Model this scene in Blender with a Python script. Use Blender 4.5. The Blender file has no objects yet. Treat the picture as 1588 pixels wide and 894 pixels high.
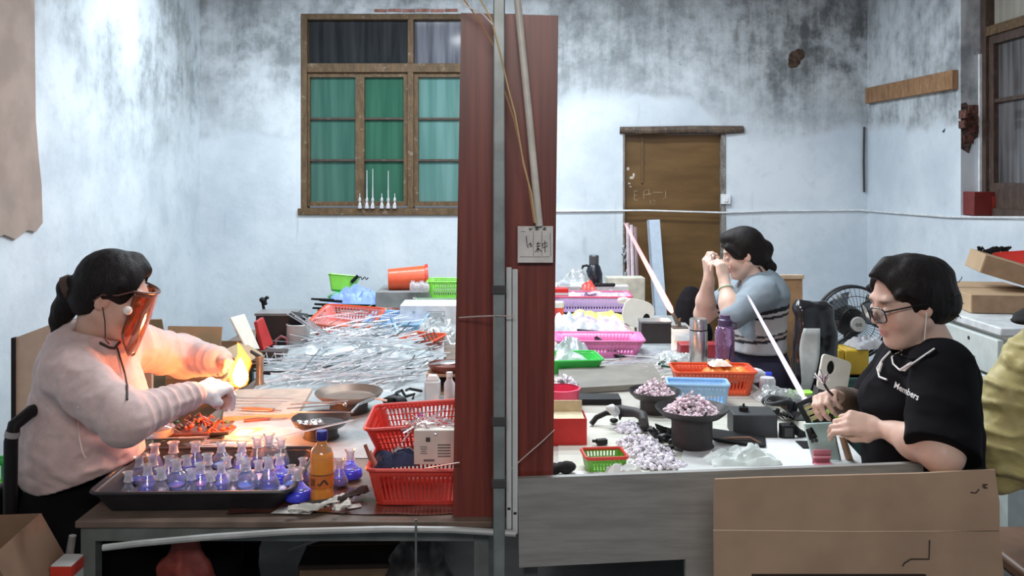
import bpy, bmesh, math, random
import numpy as np
from mathutils import Vector, Matrix, Euler
from mathutils.bvhtree import BVHTree
random.seed(7)
SC = bpy.context.scene
COL = SC.collection
# ---------------------------------------------------------------- camera, sky, lights, exposure
F = 1400.0            # focal length in pixels of a 1588 px wide frame
CX, CY, EYE = 794.0, 274.0, 1.65
cam_d = bpy.data.cameras.new('camera'); cam = bpy.data.objects.new('camera', cam_d); COL.objects.link(cam)
cam.location = (0, 0, EYE); cam.rotation_euler = (math.pi/2, 0, 0)
cam_d.sensor_width = 36; cam_d.lens = 36*F/1588; cam_d.shift_y = -(447-CY)/1588; cam_d.clip_start = .05
SC.camera = cam
world = bpy.data.worlds.new('world'); SC.world = world; world.use_nodes = True
bg = world.node_tree.nodes['Background']; bg.inputs[0].default_value = (.62, .70, .82, 1); bg.inputs[1].default_value = .16
def area(name, loc, sx, sy, power, col, target=None):
    l = bpy.data.lights.new(name, 'AREA'); l.shape = 'RECTANGLE'; l.size = sx; l.size_y = sy; l.energy = power; l.color = col
    o = bpy.data.objects.new(name, l); COL.objects.link(o); o.location = loc
    d = Vector(target)-Vector(loc) if target else Vector((0, 0, -1))
    o.rotation_euler = d.to_track_quat('-Z', 'Y').to_euler()
    return o
area('tube_lamp_near', (.15, 3.2, 3.1), 1.3, .16, 23, (.90, .95, 1.0))
area('tube_lamp_middle', (.1, 4.6, 3.2), 1.5, .2, 34, (.88, .95, 1.0))
area('tube_lamp_wall', (-.4, 5.9, 3.25), 3.2, .25, 62, (.84, .94, 1.0))
area('tube_lamp_behind', (0, -.6, 2.7), 1.5, .5, 22, (1.0, .95, .90), (0, 2.6, .6))
def point(name, loc, power, col, r=.04):
    l = bpy.data.lights.new(name, 'POINT'); l.energy = power; l.color = col; l.shadow_soft_size = r
    o = bpy.data.objects.new(name, l); COL.objects.link(o); o.location = loc; return o
SC.view_settings.view_transform = 'Standard'
try: SC.view_settings.look = 'None'
except Exception: pass
SC.view_settings.exposure = .78; SC.view_settings.gamma = 1; SC.view_settings.use_curve_mapping = False
SC.cycles.max_bounces = 8; SC.cycles.transparent_max_bounces = 24; SC.cycles.sample_clamp_indirect = 4
SC.cycles.caustics_reflective = False; SC.cycles.caustics_refractive = False
# ---------------------------------------------------------------- helpers
def W(px, py, s):                      # a point of the room seen at pixel (px,py) where one metre spans s pixels
    return Vector(((px-CX)/s, F/s, EYE-(py-CY)/s))
TZ = .75                               # height of the table tops
def T(px, py, z=TZ):                   # where the sight line through a pixel meets a level plane
    s = (py-CY)/(EYE-z)
    return Vector(((px-CX)/s, F/s, z))
def sc(py, z=TZ): return (py-CY)/(EYE-z)
MATS = {}
class NT:
    def __init__(s, m): s.t = m.node_tree; s.n = s.t.nodes; s.l = s.t.links
    def new(s, typ, **kw):
        n = s.n.new(typ)
        for k, v in kw.items(): setattr(n, k, v)
        return n
    def set(s, sock, v):
        if isinstance(v, bpy.types.NodeSocket): s.l.new(v, sock)
        elif v is not None:
            if sock.type == 'RGBA' and not hasattr(v, '__len__'): v = (v, v, v, 1)
            elif sock.type == 'RGBA' and len(v) == 3: v = (*v, 1)
            sock.default_value = v
    def coord(s, kind='Object'): return s.new('ShaderNodeTexCoord').outputs[kind]
    def mapping(s, v, scale=(1, 1, 1), loc=(0, 0, 0), rot=(0, 0, 0)):
        m = s.new('ShaderNodeMapping'); s.set(m.inputs[0], v); m.inputs[1].default_value = loc; m.inputs[2].default_value = rot; m.inputs[3].default_value = scale
        return m.outputs[0]
    def noise(s, v, scale=5, detail=4, rough=.55, dist=0):
        m = s.new('ShaderNodeTexNoise'); s.set(m.inputs['Vector'], v); m.inputs['Scale'].default_value = scale
        m.inputs['Detail'].default_value = detail; m.inputs['Roughness'].default_value = rough; m.inputs['Distortion'].default_value = dist
        return m.outputs[0]
    def rng(s, v, a, b, c=0, d=1):
        m = s.new('ShaderNodeMapRange'); m.interpolation_type = 'SMOOTHSTEP'; s.set(m.inputs[0], v)
        for i, x in enumerate((a, b, c, d)): s.set(m.inputs[i+1], x)
        return m.outputs[0]
    def math(s, op, a, b=None, c=None):
        m = s.new('ShaderNodeMath', operation=op)
        s.set(m.inputs[0], a)
        if b is not None: s.set(m.inputs[1], b)
        if c is not None: s.set(m.inputs[2], c)
        return m.outputs[0]
    def mix(s, f, a, b, mode='MIX'):
        m = s.new('ShaderNodeMix', data_type='RGBA', blend_type=mode); s.set(m.inputs[0], f); s.set(m.inputs[6], a); s.set(m.inputs[7], b)
        return m.outputs[2]
    def xyz(s, v):
        m = s.new('ShaderNodeSeparateXYZ'); s.set(m.inputs[0], v); return m.outputs
    def bump(s, h, strength=.3, dist=.01):
        b = s.new('ShaderNodeBump'); s.set(b.inputs['Height'], h); b.inputs['Strength'].default_value = strength; b.inputs['Distance'].default_value = dist
        return b.outputs[0]
def newmat(name):
    m = bpy.data.materials.new(name); m.use_nodes = True; MATS[name] = m
    return m, NT(m), m.node_tree.nodes['Principled BSDF']
def mat(name, col=(.5, .5, .5), rough=.5, metal=0, var=.12, scale=18, bump=0, coat=0, emit=None, estr=0, spec=.5, sheen=0, alpha=None, trans=0, sss=0):
    if name in MATS: return MATS[name]
    m, n, p = newmat(name)
    co = n.coord()
    f = n.noise(co, scale, 3)
    lo = tuple(max(0, c*(1-var)) for c in col); hi = tuple(min(1, c*(1+var)) for c in col)
    n.set(p.inputs['Base Color'], n.mix(n.rng(f, .3, .7), lo, hi))
    p.inputs['Roughness'].default_value = rough; p.inputs['Metallic'].default_value = metal
    p.inputs['Specular IOR Level'].default_value = spec
    if bump: n.set(p.inputs['Normal'], n.bump(n.noise(co, scale*2.5, 4), bump, .004))
    if coat: p.inputs['Coat Weight'].default_value = coat; p.inputs['Coat Roughness'].default_value = .08
    if emit: p.inputs['Emission Color'].default_value = (*emit, 1); p.inputs['Emission Strength'].default_value = estr
    if sheen: p.inputs['Sheen Weight'].default_value = sheen
    if trans: p.inputs['Transmission Weight'].default_value = trans
    if alpha is not None: p.inputs['Alpha'].default_value = alpha
    if sss: p.inputs['Subsurface Weight'].default_value = sss; p.inputs['Subsurface Radius'].default_value = (.02, .008, .004); p.inputs['Subsurface Scale'].default_value = .5
    return m
def thin(name, tint=(.95, .97, 1), rough=.06, body=.0, bcol=(.9, .92, .95), ior=1.45, edge=1.0):
    """thin clear glass or plastic: see-through, glossy towards its edges, a little body colour"""
    if name in MATS: return MATS[name]
    m, n, p = newmat(name)
    n.n.remove(p)
    tr = n.new('ShaderNodeBsdfTransparent'); n.set(tr.inputs[0], tint)
    gl = n.new('ShaderNodeBsdfGlossy'); gl.inputs['Roughness'].default_value = rough; n.set(gl.inputs[0], (1, 1, 1))
    df = n.new('ShaderNodeBsdfDiffuse'); n.set(df.inputs[0], bcol)
    fr = n.new('ShaderNodeFresnel'); fr.inputs[0].default_value = ior
    lw = n.new('ShaderNodeLayerWeight'); lw.inputs[0].default_value = .35
    m1 = n.new('ShaderNodeMixShader'); n.set(m1.inputs[0], n.math('MULTIPLY_ADD', lw.outputs['Facing'], body*1.4*edge, body*.45)); n.l.new(tr.outputs[0], m1.inputs[1]); n.l.new(df.outputs[0], m1.inputs[2])
    m2 = n.new('ShaderNodeMixShader'); n.set(m2.inputs[0], n.math('MINIMUM', n.math('MULTIPLY', fr.outputs[0], 1.6), 1.0)); n.l.new(m1.outputs[0], m2.inputs[1]); n.l.new(gl.outputs[0], m2.inputs[2])
    n.l.new(m2.outputs[0], n.n['Material Output'].inputs[0])
    return m
def flame(name, core, edge, strength, axis=None, dense=.6):
    """glowing gas: bright where one looks through it deeply, fading to nothing at its rim"""
    m, n, p = newmat(name); n.n.remove(p)
    lw = n.new('ShaderNodeLayerWeight'); lw.inputs[0].default_value = .5
    depth = n.math('SUBTRACT', 1, lw.outputs['Facing'])
    fac = n.rng(depth, .03, .75)
    col = n.mix(n.rng(depth, .2, .85), edge, core)
    if axis:
        z = n.xyz(n.coord('Generated'))[2]
        fac = n.math('MULTIPLY', fac, n.rng(z, axis[0], axis[1], 1, axis[2])); col = n.mix(n.rng(z, axis[0], axis[1]), col, axis[3])
    fac = n.math('MULTIPLY', fac, dense)
    em = n.new('ShaderNodeEmission'); n.set(em.inputs[0], col); em.inputs[1].default_value = strength
    tr = n.new('ShaderNodeBsdfTransparent')
    mx = n.new('ShaderNodeMixShader'); n.set(mx.inputs[0], fac); n.l.new(tr.outputs[0], mx.inputs[1]); n.l.new(em.outputs[0], mx.inputs[2])
    n.l.new(mx.outputs[0], n.n['Material Output'].inputs[0])
    return m
class MB:
    """collects vertices and faces of one mesh"""
    def __init__(s): s.v = []; s.f = []
    def add(s, vs, fs, M=None):
        b = len(s.v)
        s.v += [tuple(M @ Vector(v)) for v in vs] if M is not None else [tuple(v) for v in vs]
        s.f += [tuple(b+i for i in f) for f in fs]; return s
    def box(s, c, d, rot=None, taper=1.0):
        x, y, z = d[0]/2, d[1]/2, d[2]/2; t = taper
        vs = [(-x, -y, -z), (x, -y, -z), (x, y, -z), (-x, y, -z), (-x*t, -y*t, z), (x*t, -y*t, z), (x*t, y*t, z), (-x*t, y*t, z)]
        M = Matrix.Translation(c) @ (Euler(rot).to_matrix().to_4x4() if rot else Matrix())
        return s.add(vs, [(3, 2, 1, 0), (4, 5, 6, 7), (0, 1, 5, 4), (1, 2, 6, 5), (2, 3, 7, 6), (3, 0, 4, 7)], M)
    def cyl(s, a, b, r, r2=None, n=12, cap=True):
        return s.tube([a, b], [r, r if r2 is None else r2], n, cap)
    def tube(s, pts, r, n=8, cap=True, flat=None):
        pts = [Vector(p) for p in pts]; k = len(pts)
        rs = list(r) if hasattr(r, '__len__') else [r]*k
        up = None; rings = []
        for i, p in enumerate(pts):
            d = (pts[min(i+1, k-1)]-pts[max(i-1, 0)])
            d = d.normalized() if d.length > 1e-9 else Vector((0, 0, 1))
            if up is None:
                up = Vector((0, 0, 1)) if abs(d.z) < .9 else Vector((0, 1, 0))
            u = (up - d*up.dot(d)); u = u.normalized() if u.length > 1e-6 else d.orthogonal().normalized()
            up = u; w = d.cross(u)
            fl = flat or 1
            rings.append([p+(u*math.sin(2*math.pi*j/n)*fl+w*math.cos(2*math.pi*j/n))*rs[i] for j in range(n)])
        vs = [v for R in rings for v in R]; fs = []
        for i in range(k-1):
            for j in range(n): fs.append((i*n+j, i*n+(j+1) % n, (i+1)*n+(j+1) % n, (i+1)*n+j))
        if cap: fs.append(tuple(range(n-1, -1, -1))); fs.append(tuple((k-1)*n+j for j in range(n)))
        return s.add(vs, fs)
    def lathe(s, prof, n=20, M=None, close=False):
        """prof: (radius, height) pairs; a radius of 0 closes the end"""
        vs = []; fs = []; ring = []
        for r, z in prof:
            if r < 1e-6: ring.append([len(vs)]); vs.append((0, 0, z))
            else:
                ring.append(list(range(len(vs), len(vs)+n)))
                vs += [(r*math.cos(2*math.pi*j/n), r*math.sin(2*math.pi*j/n), z) for j in range(n)]
        for a, b in zip(ring, ring[1:]):
            for j in range(n):
                q = [a[j % len(a)], a[(j+1) % len(a)], b[(j+1) % len(b)], b[j % len(b)]]
                q = list(dict.fromkeys(q))
                if len(q) > 2: fs.append(tuple(q))
        return s.add(vs, fs, M)
    def ball(s, c, r, n=12, m=8, rot=None):
        r = r if hasattr(r, '__len__') else (r, r, r)
        pr = [(math.sin(math.pi*i/m), -math.cos(math.pi*i/m)) for i in range(m+1)]
        M = Matrix.Translation(c) @ (Euler(rot).to_matrix().to_4x4() if rot else Matrix()) @ Matrix.Diagonal((*r, 1))
        return s.lathe([(0 if i in (0, m) else a, b) for i, (a, b) in enumerate(pr)], n, M)
    def prism(s, poly, h, M=None):
        """poly in the xy plane, drawn out by h along z"""
        n = len(poly)
        vs = [(x, y, 0) for x, y in poly]+[(x, y, h) for x, y in poly]
        return s.add(vs, [tuple(range(n-1, -1, -1)), tuple(range(n, 2*n))]+[(i, (i+1) % n, (i+1) % n+n, i+n) for i in range(n)], M)
    def grid(s, fn, nu, nv, M=None):
        vs = [fn(i/nu, j/nv) for j in range(nv+1) for i in range(nu+1)]
        return s.add(vs, [(j*(nu+1)+i, j*(nu+1)+i+1, (j+1)*(nu+1)+i+1, (j+1)*(nu+1)+i) for j in range(nv) for i in range(nu)], M)
    def mesh(s, name, m, smooth=38):
        me = bpy.data.meshes.new(name); me.from_pydata(s.v, [], s.f)
        if smooth:
            me.polygons.foreach_set('use_smooth', [True]*len(me.polygons)); me.update()
            me.set_sharp_from_angle(angle=math.radians(smooth))
        if m: me.materials.append(m)
        return me
def rot_to(d, up=(0, 0, 1)):
    """matrix whose z axis points along d"""
    z = Vector(d).normalized(); u = Vector(up)
    if abs(z.dot(u)) > .98: u = Vector((0, 1, 0))
    x = u.cross(z).normalized(); y = z.cross(x)
    return Matrix((x, y, z)).transposed().to_4x4()
def put(o, loc, rot):
    o.location = loc
    if isinstance(rot, Matrix): o.rotation_euler = rot.to_euler()
    elif hasattr(rot, '__len__'): o.rotation_euler = rot
    else: o.rotation_euler = (0, 0, rot)
def mark(o, label=None, cat=None, group=None, kind=None):
    for k, v in (('label', label), ('category', cat), ('group', group), ('kind', kind)):
        if v: o[k] = v
    return o
def thing(name, label, cat, loc=(0, 0, 0), rot=0, group=None):
    o = bpy.data.objects.new(name, None); COL.objects.link(o); put(o, loc, rot); o.empty_display_size = .05
    return mark(o, label, cat, group)
def part(parent, name, mb, m, smooth=38, label=None, kind=None, bevel=0, solid=0, subsurf=0, loc=None, rot=None):
    me = mb.mesh(name, m, smooth) if isinstance(mb, MB) else mb
    o = bpy.data.objects.new(name, me); COL.objects.link(o); o.parent = parent
    if loc is not None: put(o, loc, rot or 0)
    mods(o, bevel, solid, subsurf); mark(o, label, kind=kind)
    return o
def mods(o, bevel=0, solid=0, subsurf=0):
    if solid: q = o.modifiers.new('thickness', 'SOLIDIFY'); q.thickness = solid; q.offset = 0
    if bevel: q = o.modifiers.new('bevel', 'BEVEL'); q.width = bevel; q.segments = 2; q.limit_method = 'ANGLE'; q.angle_limit = math.radians(40)
    if subsurf: q = o.modifiers.new('subdivision', 'SUBSURF'); q.levels = subsurf; q.render_levels = subsurf
def solo(name, label, cat, mb, m, loc=(0, 0, 0), rot=0, group=None, smooth=38, bevel=0, solid=0, subsurf=0, kind=None):
    o = bpy.data.objects.new(name, mb.mesh(name, m, smooth) if isinstance(mb, MB) else mb); COL.objects.link(o); put(o, loc, rot)
    mods(o, bevel, solid, subsurf)
    return mark(o, label, cat, group, kind)
def struct(name, mb, m, parent=None, smooth=0, bevel=0):
    o = bpy.data.objects.new(name, mb.mesh(name, m, smooth)); COL.objects.link(o); o.parent = parent
    if not parent: o['kind'] = 'structure'
    mods(o, bevel); return o
def dup(root, label=None, loc=None, rot=None, group=None):
    r = root.copy(); COL.objects.link(r)
    if loc is not None: put(r, loc, rot if rot is not None else root.rotation_euler)
    if label: r['label'] = label
    if group: r['group'] = group
    for ch in root.children:
        c = ch.copy(); COL.objects.link(c); c.parent = r
        for g in ch.children:
            d = g.copy(); COL.objects.link(d); d.parent = c
    return r
def vnoise(p, seed=0):
    """smooth value noise on an (N,3) array, range -1..1"""
    p = np.asarray(p, float)+seed*17.31
    i = np.floor(p).astype(np.int64); f = p-i; f = f*f*(3-2*f)
    def h(a, b, c):
        n = (a*374761393+b*668265263+c*2147483647+seed*974711) & 0x7fffffff
        n = ((n ^ (n >> 13))*1274126177) & 0x7fffffff
        return ((n ^ (n >> 16)) & 0xffff)/32767.5-1
    r = 0
    for dx in (0, 1):
        for dy in (0, 1):
            for dz in (0, 1):
                w = (f[:, 0] if dx else 1-f[:, 0])*(f[:, 1] if dy else 1-f[:, 1])*(f[:, 2] if dz else 1-f[:, 2])
                r = r+w*h(i[:, 0]+dx, i[:, 1]+dy, i[:, 2]+dz)
    return r
# ---------------------------------------------------------------- the room
YB = F/190; XL = -484/190; XR = 551/190; ZC = 3.42
def plaster(name, horiz, body):
    """old lime-washed plaster; body(n, h, z, co) returns the dirt mask 0..1"""
    m, n, p = newmat(name); co = n.coord(); X = n.xyz(co); h, z = X[horiz], X[2]
    cl = n.noise(co, 1.6, 6, .6); fine = n.noise(co, 9, 8, .65)
    sc3 = [5, 5, 5]; sc3[2] = .55
    streak = n.noise(n.mapping(co, tuple(sc3)), 2.2, 6, .62)
    spots = n.noise(co, 26, 3, .7)
    dirt, paint = body(n, h, z, co, cl, fine, streak)
    base = n.mix(n.rng(cl, .3, .72), (.74, .80, .85), (.56, .63, .70))
    base = n.mix(n.math('MULTIPLY', n.rng(fine, .5, .75), .35), base, (.50, .56, .62))
    blot = n.noise(co, 3.6, 8, .7)
    grey = n.mix(n.rng(n.math('MULTIPLY_ADD', streak, .35, n.math('MULTIPLY', blot, .65)), .36, .62), (.56, .60, .62), (.12, .13, .135))
    grey = n.mix(n.math('MULTIPLY', n.rng(cl, .5, .8), .7), grey, (.34, .38, .38))
    col = n.mix(dirt, base, grey)
    col = n.mix(n.math('MULTIPLY', n.rng(spots, .66, .74), n.math('MULTIPLY', dirt, .8)), col, (.05, .05, .05))
    n.set(p.inputs['Base Color'], col); p.inputs['Roughness'].default_value = .85
    n.set(p.inputs['Normal'], n.bump(n.math('ADD', n.math('MULTIPLY', paint, .6), fine), .35, .012))
    return m
def d_back(n, h, z, co, cl, fine, streak):
    mid = n.math('MULTIPLY', n.rng(h, .1, .5), n.rng(h, 1.3, 1.9, 1, 0))
    edge = n.math('ADD', n.math('MULTIPLY_ADD', mid, .33, 1.98), n.math('MULTIPLY', n.math('SUBTRACT', cl, .5), .5))
    up = n.rng(n.math('SUBTRACT', z, edge), -.04, .06)
    more = n.rng(z, 1.9, 2.75, .32, .9)
    band = n.math('MULTIPLY', n.rng(h, 1.6, 2.2, .72, 1.15), more)
    d = n.math('MULTIPLY', up, n.math('MULTIPLY', band, n.rng(n.math('ADD', cl, n.math('MULTIPLY', fine, .5)), .50, .80, .30, 1.2)))
    low = n.math('MULTIPLY', n.rng(streak, .6, .75), .22)
    return n.math('MINIMUM', n.math('MAXIMUM', d, low), 1), up
def d_left(n, h, z, co, cl, fine, streak):
    near = n.rng(h, 4.3, 6.4, .35, .85)
    d = n.math('MULTIPLY', n.math('MULTIPLY', near, n.rng(z, 1.4, 2.6, .12, 1)), n.rng(n.math('ADD', cl, n.math('MULTIPLY', fine, .4)), .58, .88, .12, 1.1))
    return n.math('MINIMUM', d, 1), cl
def d_right(n, h, z, co, cl, fine, streak):
    edge = n.math('ADD', 1.98, n.math('MULTIPLY', n.math('SUBTRACT', cl, .5), .6))
    up = n.rng(n.math('SUBTRACT', z, edge), -.03, .08)
    d = n.math('MULTIPLY', up, n.rng(n.math('ADD', cl, n.math('MULTIPLY', fine, .6)), .58, .95, .22, .85))
    return d, up
m_back = plaster('plaster_back', 0, d_back); m_left = plaster('plaster_left', 1, d_left); m_right = plaster('plaster_right', 1, d_right)
def holed(axis, at, out, u0, u1, z0, z1, holes):
    """a wall slab with openings; axis 0: runs along x at y=at, axis 1: runs along y at x=at; out = thickness away from the room"""
    mb = MB(); us = sorted({u0, u1, *[a for q in holes for a in q[:2]]}); zs = sorted({z0, z1, *[a for q in holes for a in q[2:]]})
    P = (lambda u, z, w: (u, at+w, z)) if axis == 0 else (lambda u, z, w: (at+w, u, z))
    hole = lambda i, j: any(q[0] <= us[i] and us[i+1] <= q[1] and q[2] <= zs[j] and zs[j+1] <= q[3] for q in holes) if 0 <= i < len(us)-1 and 0 <= j < len(zs)-1 else True
    idx = {}
    def V(i, j, k):
        if (i, j, k) not in idx: idx[i, j, k] = len(mb.v); mb.v.append(P(us[i], zs[j], out*k))
        return idx[i, j, k]
    for i in range(len(us)-1):
        for j in range(len(zs)-1):
            if hole(i, j): continue
            mb.f.append((V(i, j, 0), V(i+1, j, 0), V(i+1, j+1, 0), V(i, j+1, 0)))
            mb.f.append((V(i, j, 1), V(i, j+1, 1), V(i+1, j+1, 1), V(i+1, j, 1)))
            for di, dj, a, b in ((-1, 0, (i, j), (i, j+1)), (1, 0, (i+1, j), (i+1, j+1)), (0, -1, (i, j), (i+1, j)), (0, 1, (i, j+1), (i+1, j+1))):
                if hole(i+di, j+dj): mb.f.append((V(*a, 0), V(*b, 0), V(*b, 1), V(*a, 1)))
    return mb
WX0, WX1, WZ0, WZ1 = -1.725, .06, 1.345, 2.98
DX0, DX1, DZ1 = .905, 1.745, 2.0
struct('wall_back', holed(0, YB, .24, XL-.2, XR+.3, 0, ZC, [(WX0, WX1, WZ0, WZ1), (DX0, DX1, 0, DZ1)]), m_back)
struct('wall_left', holed(1, XL, -.2, -.5, YB+.2, 0, ZC, []), m_left)
RY0, RY1, RZ0, RZ1 = 4.2, F/240, 1.40, 2.95
struct('wall_right', holed(1, XR, .24, -.5, YB+.2, 0, ZC, [(RY0, RY1, RZ0, RZ1)]), m_right)
m_floor, n_, p_ = newmat('concrete_floor')
co_ = n_.coord(); n_.set(p_.inputs['Base Color'], n_.mix(n_.rng(n_.noise(co_, 2, 8, .65), .3, .75), (.05, .048, .045), (.11, .105, .10))); p_.inputs['Roughness'].default_value = .7
n_.set(p_.inputs['Normal'], n_.bump(n_.noise(co_, 14, 6), .25, .01))
struct('floor', MB().box((.17, 3.45, -.05), (6.2, 8.5, .1)), m_floor)
struct('ceiling', MB().box((.17, 3.45, ZC+.05), (6.2, 8.5, .1)), mat('ceiling_plaster', (.5, .53, .56), .9, var=.2, scale=3))
# timber of the old frames: brown paint flaking to grey wood
def oldwood(name, a, b, c, mix=.45):
    m, n, p = newmat(name); co = n.coord()
    g = n.noise(n.mapping(co, (6, 6, 2)), 5, 6, .7); w = n.noise(co, 22, 5, .7)
    col = n.mix(n.rng(g, .3, .7), a, b); col = n.mix(n.math('MULTIPLY', n.rng(w, .56, .68), mix), col, c)
    n.set(p.inputs['Base Color'], col); p.inputs['Roughness'].default_value = .65; n.set(p.inputs['Normal'], n.bump(w, .4, .006)); return m
m_frame = oldwood('window_timber', (.075, .042, .018), (.15, .09, .04), (.34, .29, .22))
m_frame2 = oldwood('dark_timber', (.045, .028, .022), (.09, .055, .04), (.2, .17, .14), .3)
m_lintel = oldwood('lintel_timber', (.05, .035, .025), (.14, .095, .065), (.33, .3, .26))
def panemat(name, a, b, rough=.08, emit=0):
    m, n, p = newmat(name); co = n.coord()
    v = n.noise(n.mapping(co, (9, 9, .5)), 1.6, 3)
    n.set(p.inputs['Base Color'], n.mix(n.rng(v, .3, .7), a, b)); p.inputs['Roughness'].default_value = rough
    n.set(p.inputs['Normal'], n.bump(n.noise(co, 3, 2), .05, .02)); return m
g1 = panemat('green_pane', (.035, .115, .09), (.07, .17, .135)); g2 = panemat('green_pane_bright', (.026, .10, .066), (.042, .14, .09)); g3 = panemat('green_pane_pale', (.085, .20, .18), (.15, .28, .27))
g4 = panemat('dark_pane', (.012, .015, .017), (.04, .045, .05), .05); g5 = panemat('dark_pane_reflect', (.07, .075, .095), (.20, .21, .25), .1)  # second one has pale curtain-like reflections painted in as grey streaks
wn = bpy.data.objects.new('window_1', None); COL.objects.link(wn); wn['kind'] = 'structure'; wn.location = (0, YB+.06, 0)
def bars(lst, d=.07):
    mb = MB()
    for x0, x1, z0, z1 in lst: mb.box(((x0+x1)/2, 0, (z0+z1)/2), (x1-x0, d, z1-z0))
    return mb
xs = lambda px: (px-CX)/190
zs_ = lambda py: EYE-(py-CY)/190
for nm, x0, x1, z0, z1 in (('jamb', WX0, WX0+.05, WZ0, WZ1), ('jamb', WX1-.05, WX1, WZ0, WZ1), ('head_rail', WX0+.05, WX1-.05, WZ1-.045, WZ1), ('sill', WX0-.02, WX1, WZ0-.01, WZ0+.045),
                           ('transom_rail', WX0+.05, WX1-.05, zs_(112), zs_(98)), ('mullion', xs(632), xs(641), WZ0+.045, zs_(112)), ('mullion', xs(632), xs(641), zs_(98), WZ1-.045)):
    struct(nm, bars([(x0, x1, z0, z1)], .11 if nm != 'sill' else .16), m_frame, wn, bevel=.004)
CAS = ((472, 557, g1), (557, 632, g2), (641, 721, g3), (721, 795, g3))
for a, b, g in CAS:
    x0, x1, z0, z1 = xs(a), xs(b), zs_(320), zs_(112); r = .036
    fr = struct('casement', bars([(x0, x0+r, z0, z1), (x1-r, x1, z0, z1), (x0+r, x1-r, z0, z0+r), (x0+r, x1-r, z1-r, z1)], .05), m_frame, wn)
    n3 = (z1-z0-2*r)/3
    for k in range(3):
        zz = z0+r+k*n3
        struct('pane', MB().box(((x0+x1)/2, .012, zz+n3/2), (x1-x0-2*r-.004, .006, n3-.004)), g, fr)
        if k: struct('glazing_bar', bars([(x0+r, x1-r, zz-.008, zz+.008)], .035), m_frame2, fr)
for a, b, g in ((476, 632, g4), (641, 721, g5), (721, 793, g5)):
    struct('transom_pane', MB().box((xs((a+b)/2), .012, (zs_(98)+WZ1-.045)/2), (xs(b)-xs(a)-.004, .006, WZ1-.045-zs_(98)-.004)), g, wn)
    if b == 721: struct('mullion', bars([(xs(718), xs(724), zs_(98), WZ1-.045)], .06), m_frame, wn)
# window in the right wall, seen very obliquely
w2 = bpy.data.objects.new('window_2', None); COL.objects.link(w2); w2['kind'] = 'structure'; w2.location = (XR+.17, 0, 0)
def ybars(lst, d=.07):
    mb = MB()
    for y0, y1, z0, z1 in lst: mb.box((0, (y0+y1)/2, (z0+z1)/2), (d, y1-y0, z1-z0))
    return mb
zt = EYE+222/240
for nm, y0, y1, z0, z1, mm in (('jamb', RY1-.07, RY1-.002, RZ0+.05, RZ1, m_frame2), ('jamb', RY0, RY0+.06, RZ0+.05, RZ1, m_frame2), ('sill', RY0, RY1-.002, RZ0-.002, RZ0+.05, m_frame2),
                               ('transom_rail', RY0+.06, RY1-.07, zt-.03, zt+.03, m_frame)):
    struct(nm, ybars([(y0, y1, z0, z1)], .09), mm, w2)
m_pale = panemat('pale_pane', (.30, .28, .24), (.42, .40, .34), .15); m_refl = panemat('reflection_pane', (.05, .048, .05), (.17, .165, .17), .12)  # lower panes: grey reflection painted into the glass colour
for k in range(3):
    y1 = RY1-.07-k*.5; y0 = max(y1-.5, RY0+.06); z0, z1, r = RZ0+.05, zt-.03, .055
    fr = struct('casement', ybars([(y0, y0+r, z0, z1), (y1-r, y1, z0, z1), (y0+r, y1-r, z0, z0+.16), (y0+r, y1-r, z1-r, z1)], .05), m_frame2, w2)
    zm = z0+.62*(z1-z0)
    struct('glazing_bar', ybars([(y0+r, y1-r, zm-.012, zm+.012)], .04), m_frame2, fr)
    for a, b in ((z0+.16, zm-.012), (zm+.012, z1-r)):
        struct('pane', MB().box((.01, (y0+y1)/2, (a+b)/2), (.006, y1-y0-2*r, b-a)), m_refl, fr)
    struct('transom_pane', MB().box((.01, (y0+y1)/2, (zt+.03+RZ1)/2), (.006, y1-y0-.01, RZ1-zt-.03)), m_pale, w2)
struct('trim_1', MB().box((XR+.118, RY1-.012, (RZ0+2.5)/2), (.016, .02, 2.5-RZ0-.12)), mat('white_trim', (.75, .78, .8), .5))
# bare bricks where the plaster fell off the window reveal
br = bpy.data.objects.new('trim_2', None); COL.objects.link(br); br['kind'] = 'structure'; br.location = (XR, RY1, 0)
struct('bare_mortar', MB().prism([(0, 1.83), (.05, 1.80), (.075, 1.88), (.14, 1.93), (.15, 2.06), (.07, 2.075), (.03, 2.13), (.0, 2.12)], .004, Matrix(((1, 0, 0, 0), (0, 0, -1, -.0005), (0, 1, 0, 0), (0, 0, 0, 1)))), mat('bare_mortar', (.09, .06, .05), .95, var=.5, scale=40, bump=.5), br)
m_brick = mat('old_brick', (.12, .05, .038), .9, var=.6, scale=30, bump=.5)
for r in range(4):
    for c in range(2):
        if (r, c) in ((0, 1), ): continue
        z = 1.86+r*.065
        struct('brick', MB().box((.018+c*.075+(.03 if r % 2 else 0)+.03, -.001-.004*((r+c) % 3), z+.03), (.066 if c == 0 else .05, .018, .055)), m_brick, br, bevel=.004)
struct('brick', MB().box((-.004, -.04, 2.05), (.02, .09, .055)), m_brick, br, bevel=.004); struct('brick', MB().box((-.004, -.03, 1.985), (.02, .07, .05)), m_brick, br, bevel=.004)
# strip of bare brick over the window
bt = bpy.data.objects.new('trim_3', None); COL.objects.link(bt); bt['kind'] = 'structure'; bt.location = (0, YB, WZ1+.012)
for k in range(6):
    struct('brick', MB().box((xs(590+k*22), -.002, .012+.003*(k % 2)), (.105, .02, .024)), mat('pale_brick', (.36, .16, .13), .9, var=.35, scale=30, bump=.5), bt, bevel=.004)
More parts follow.
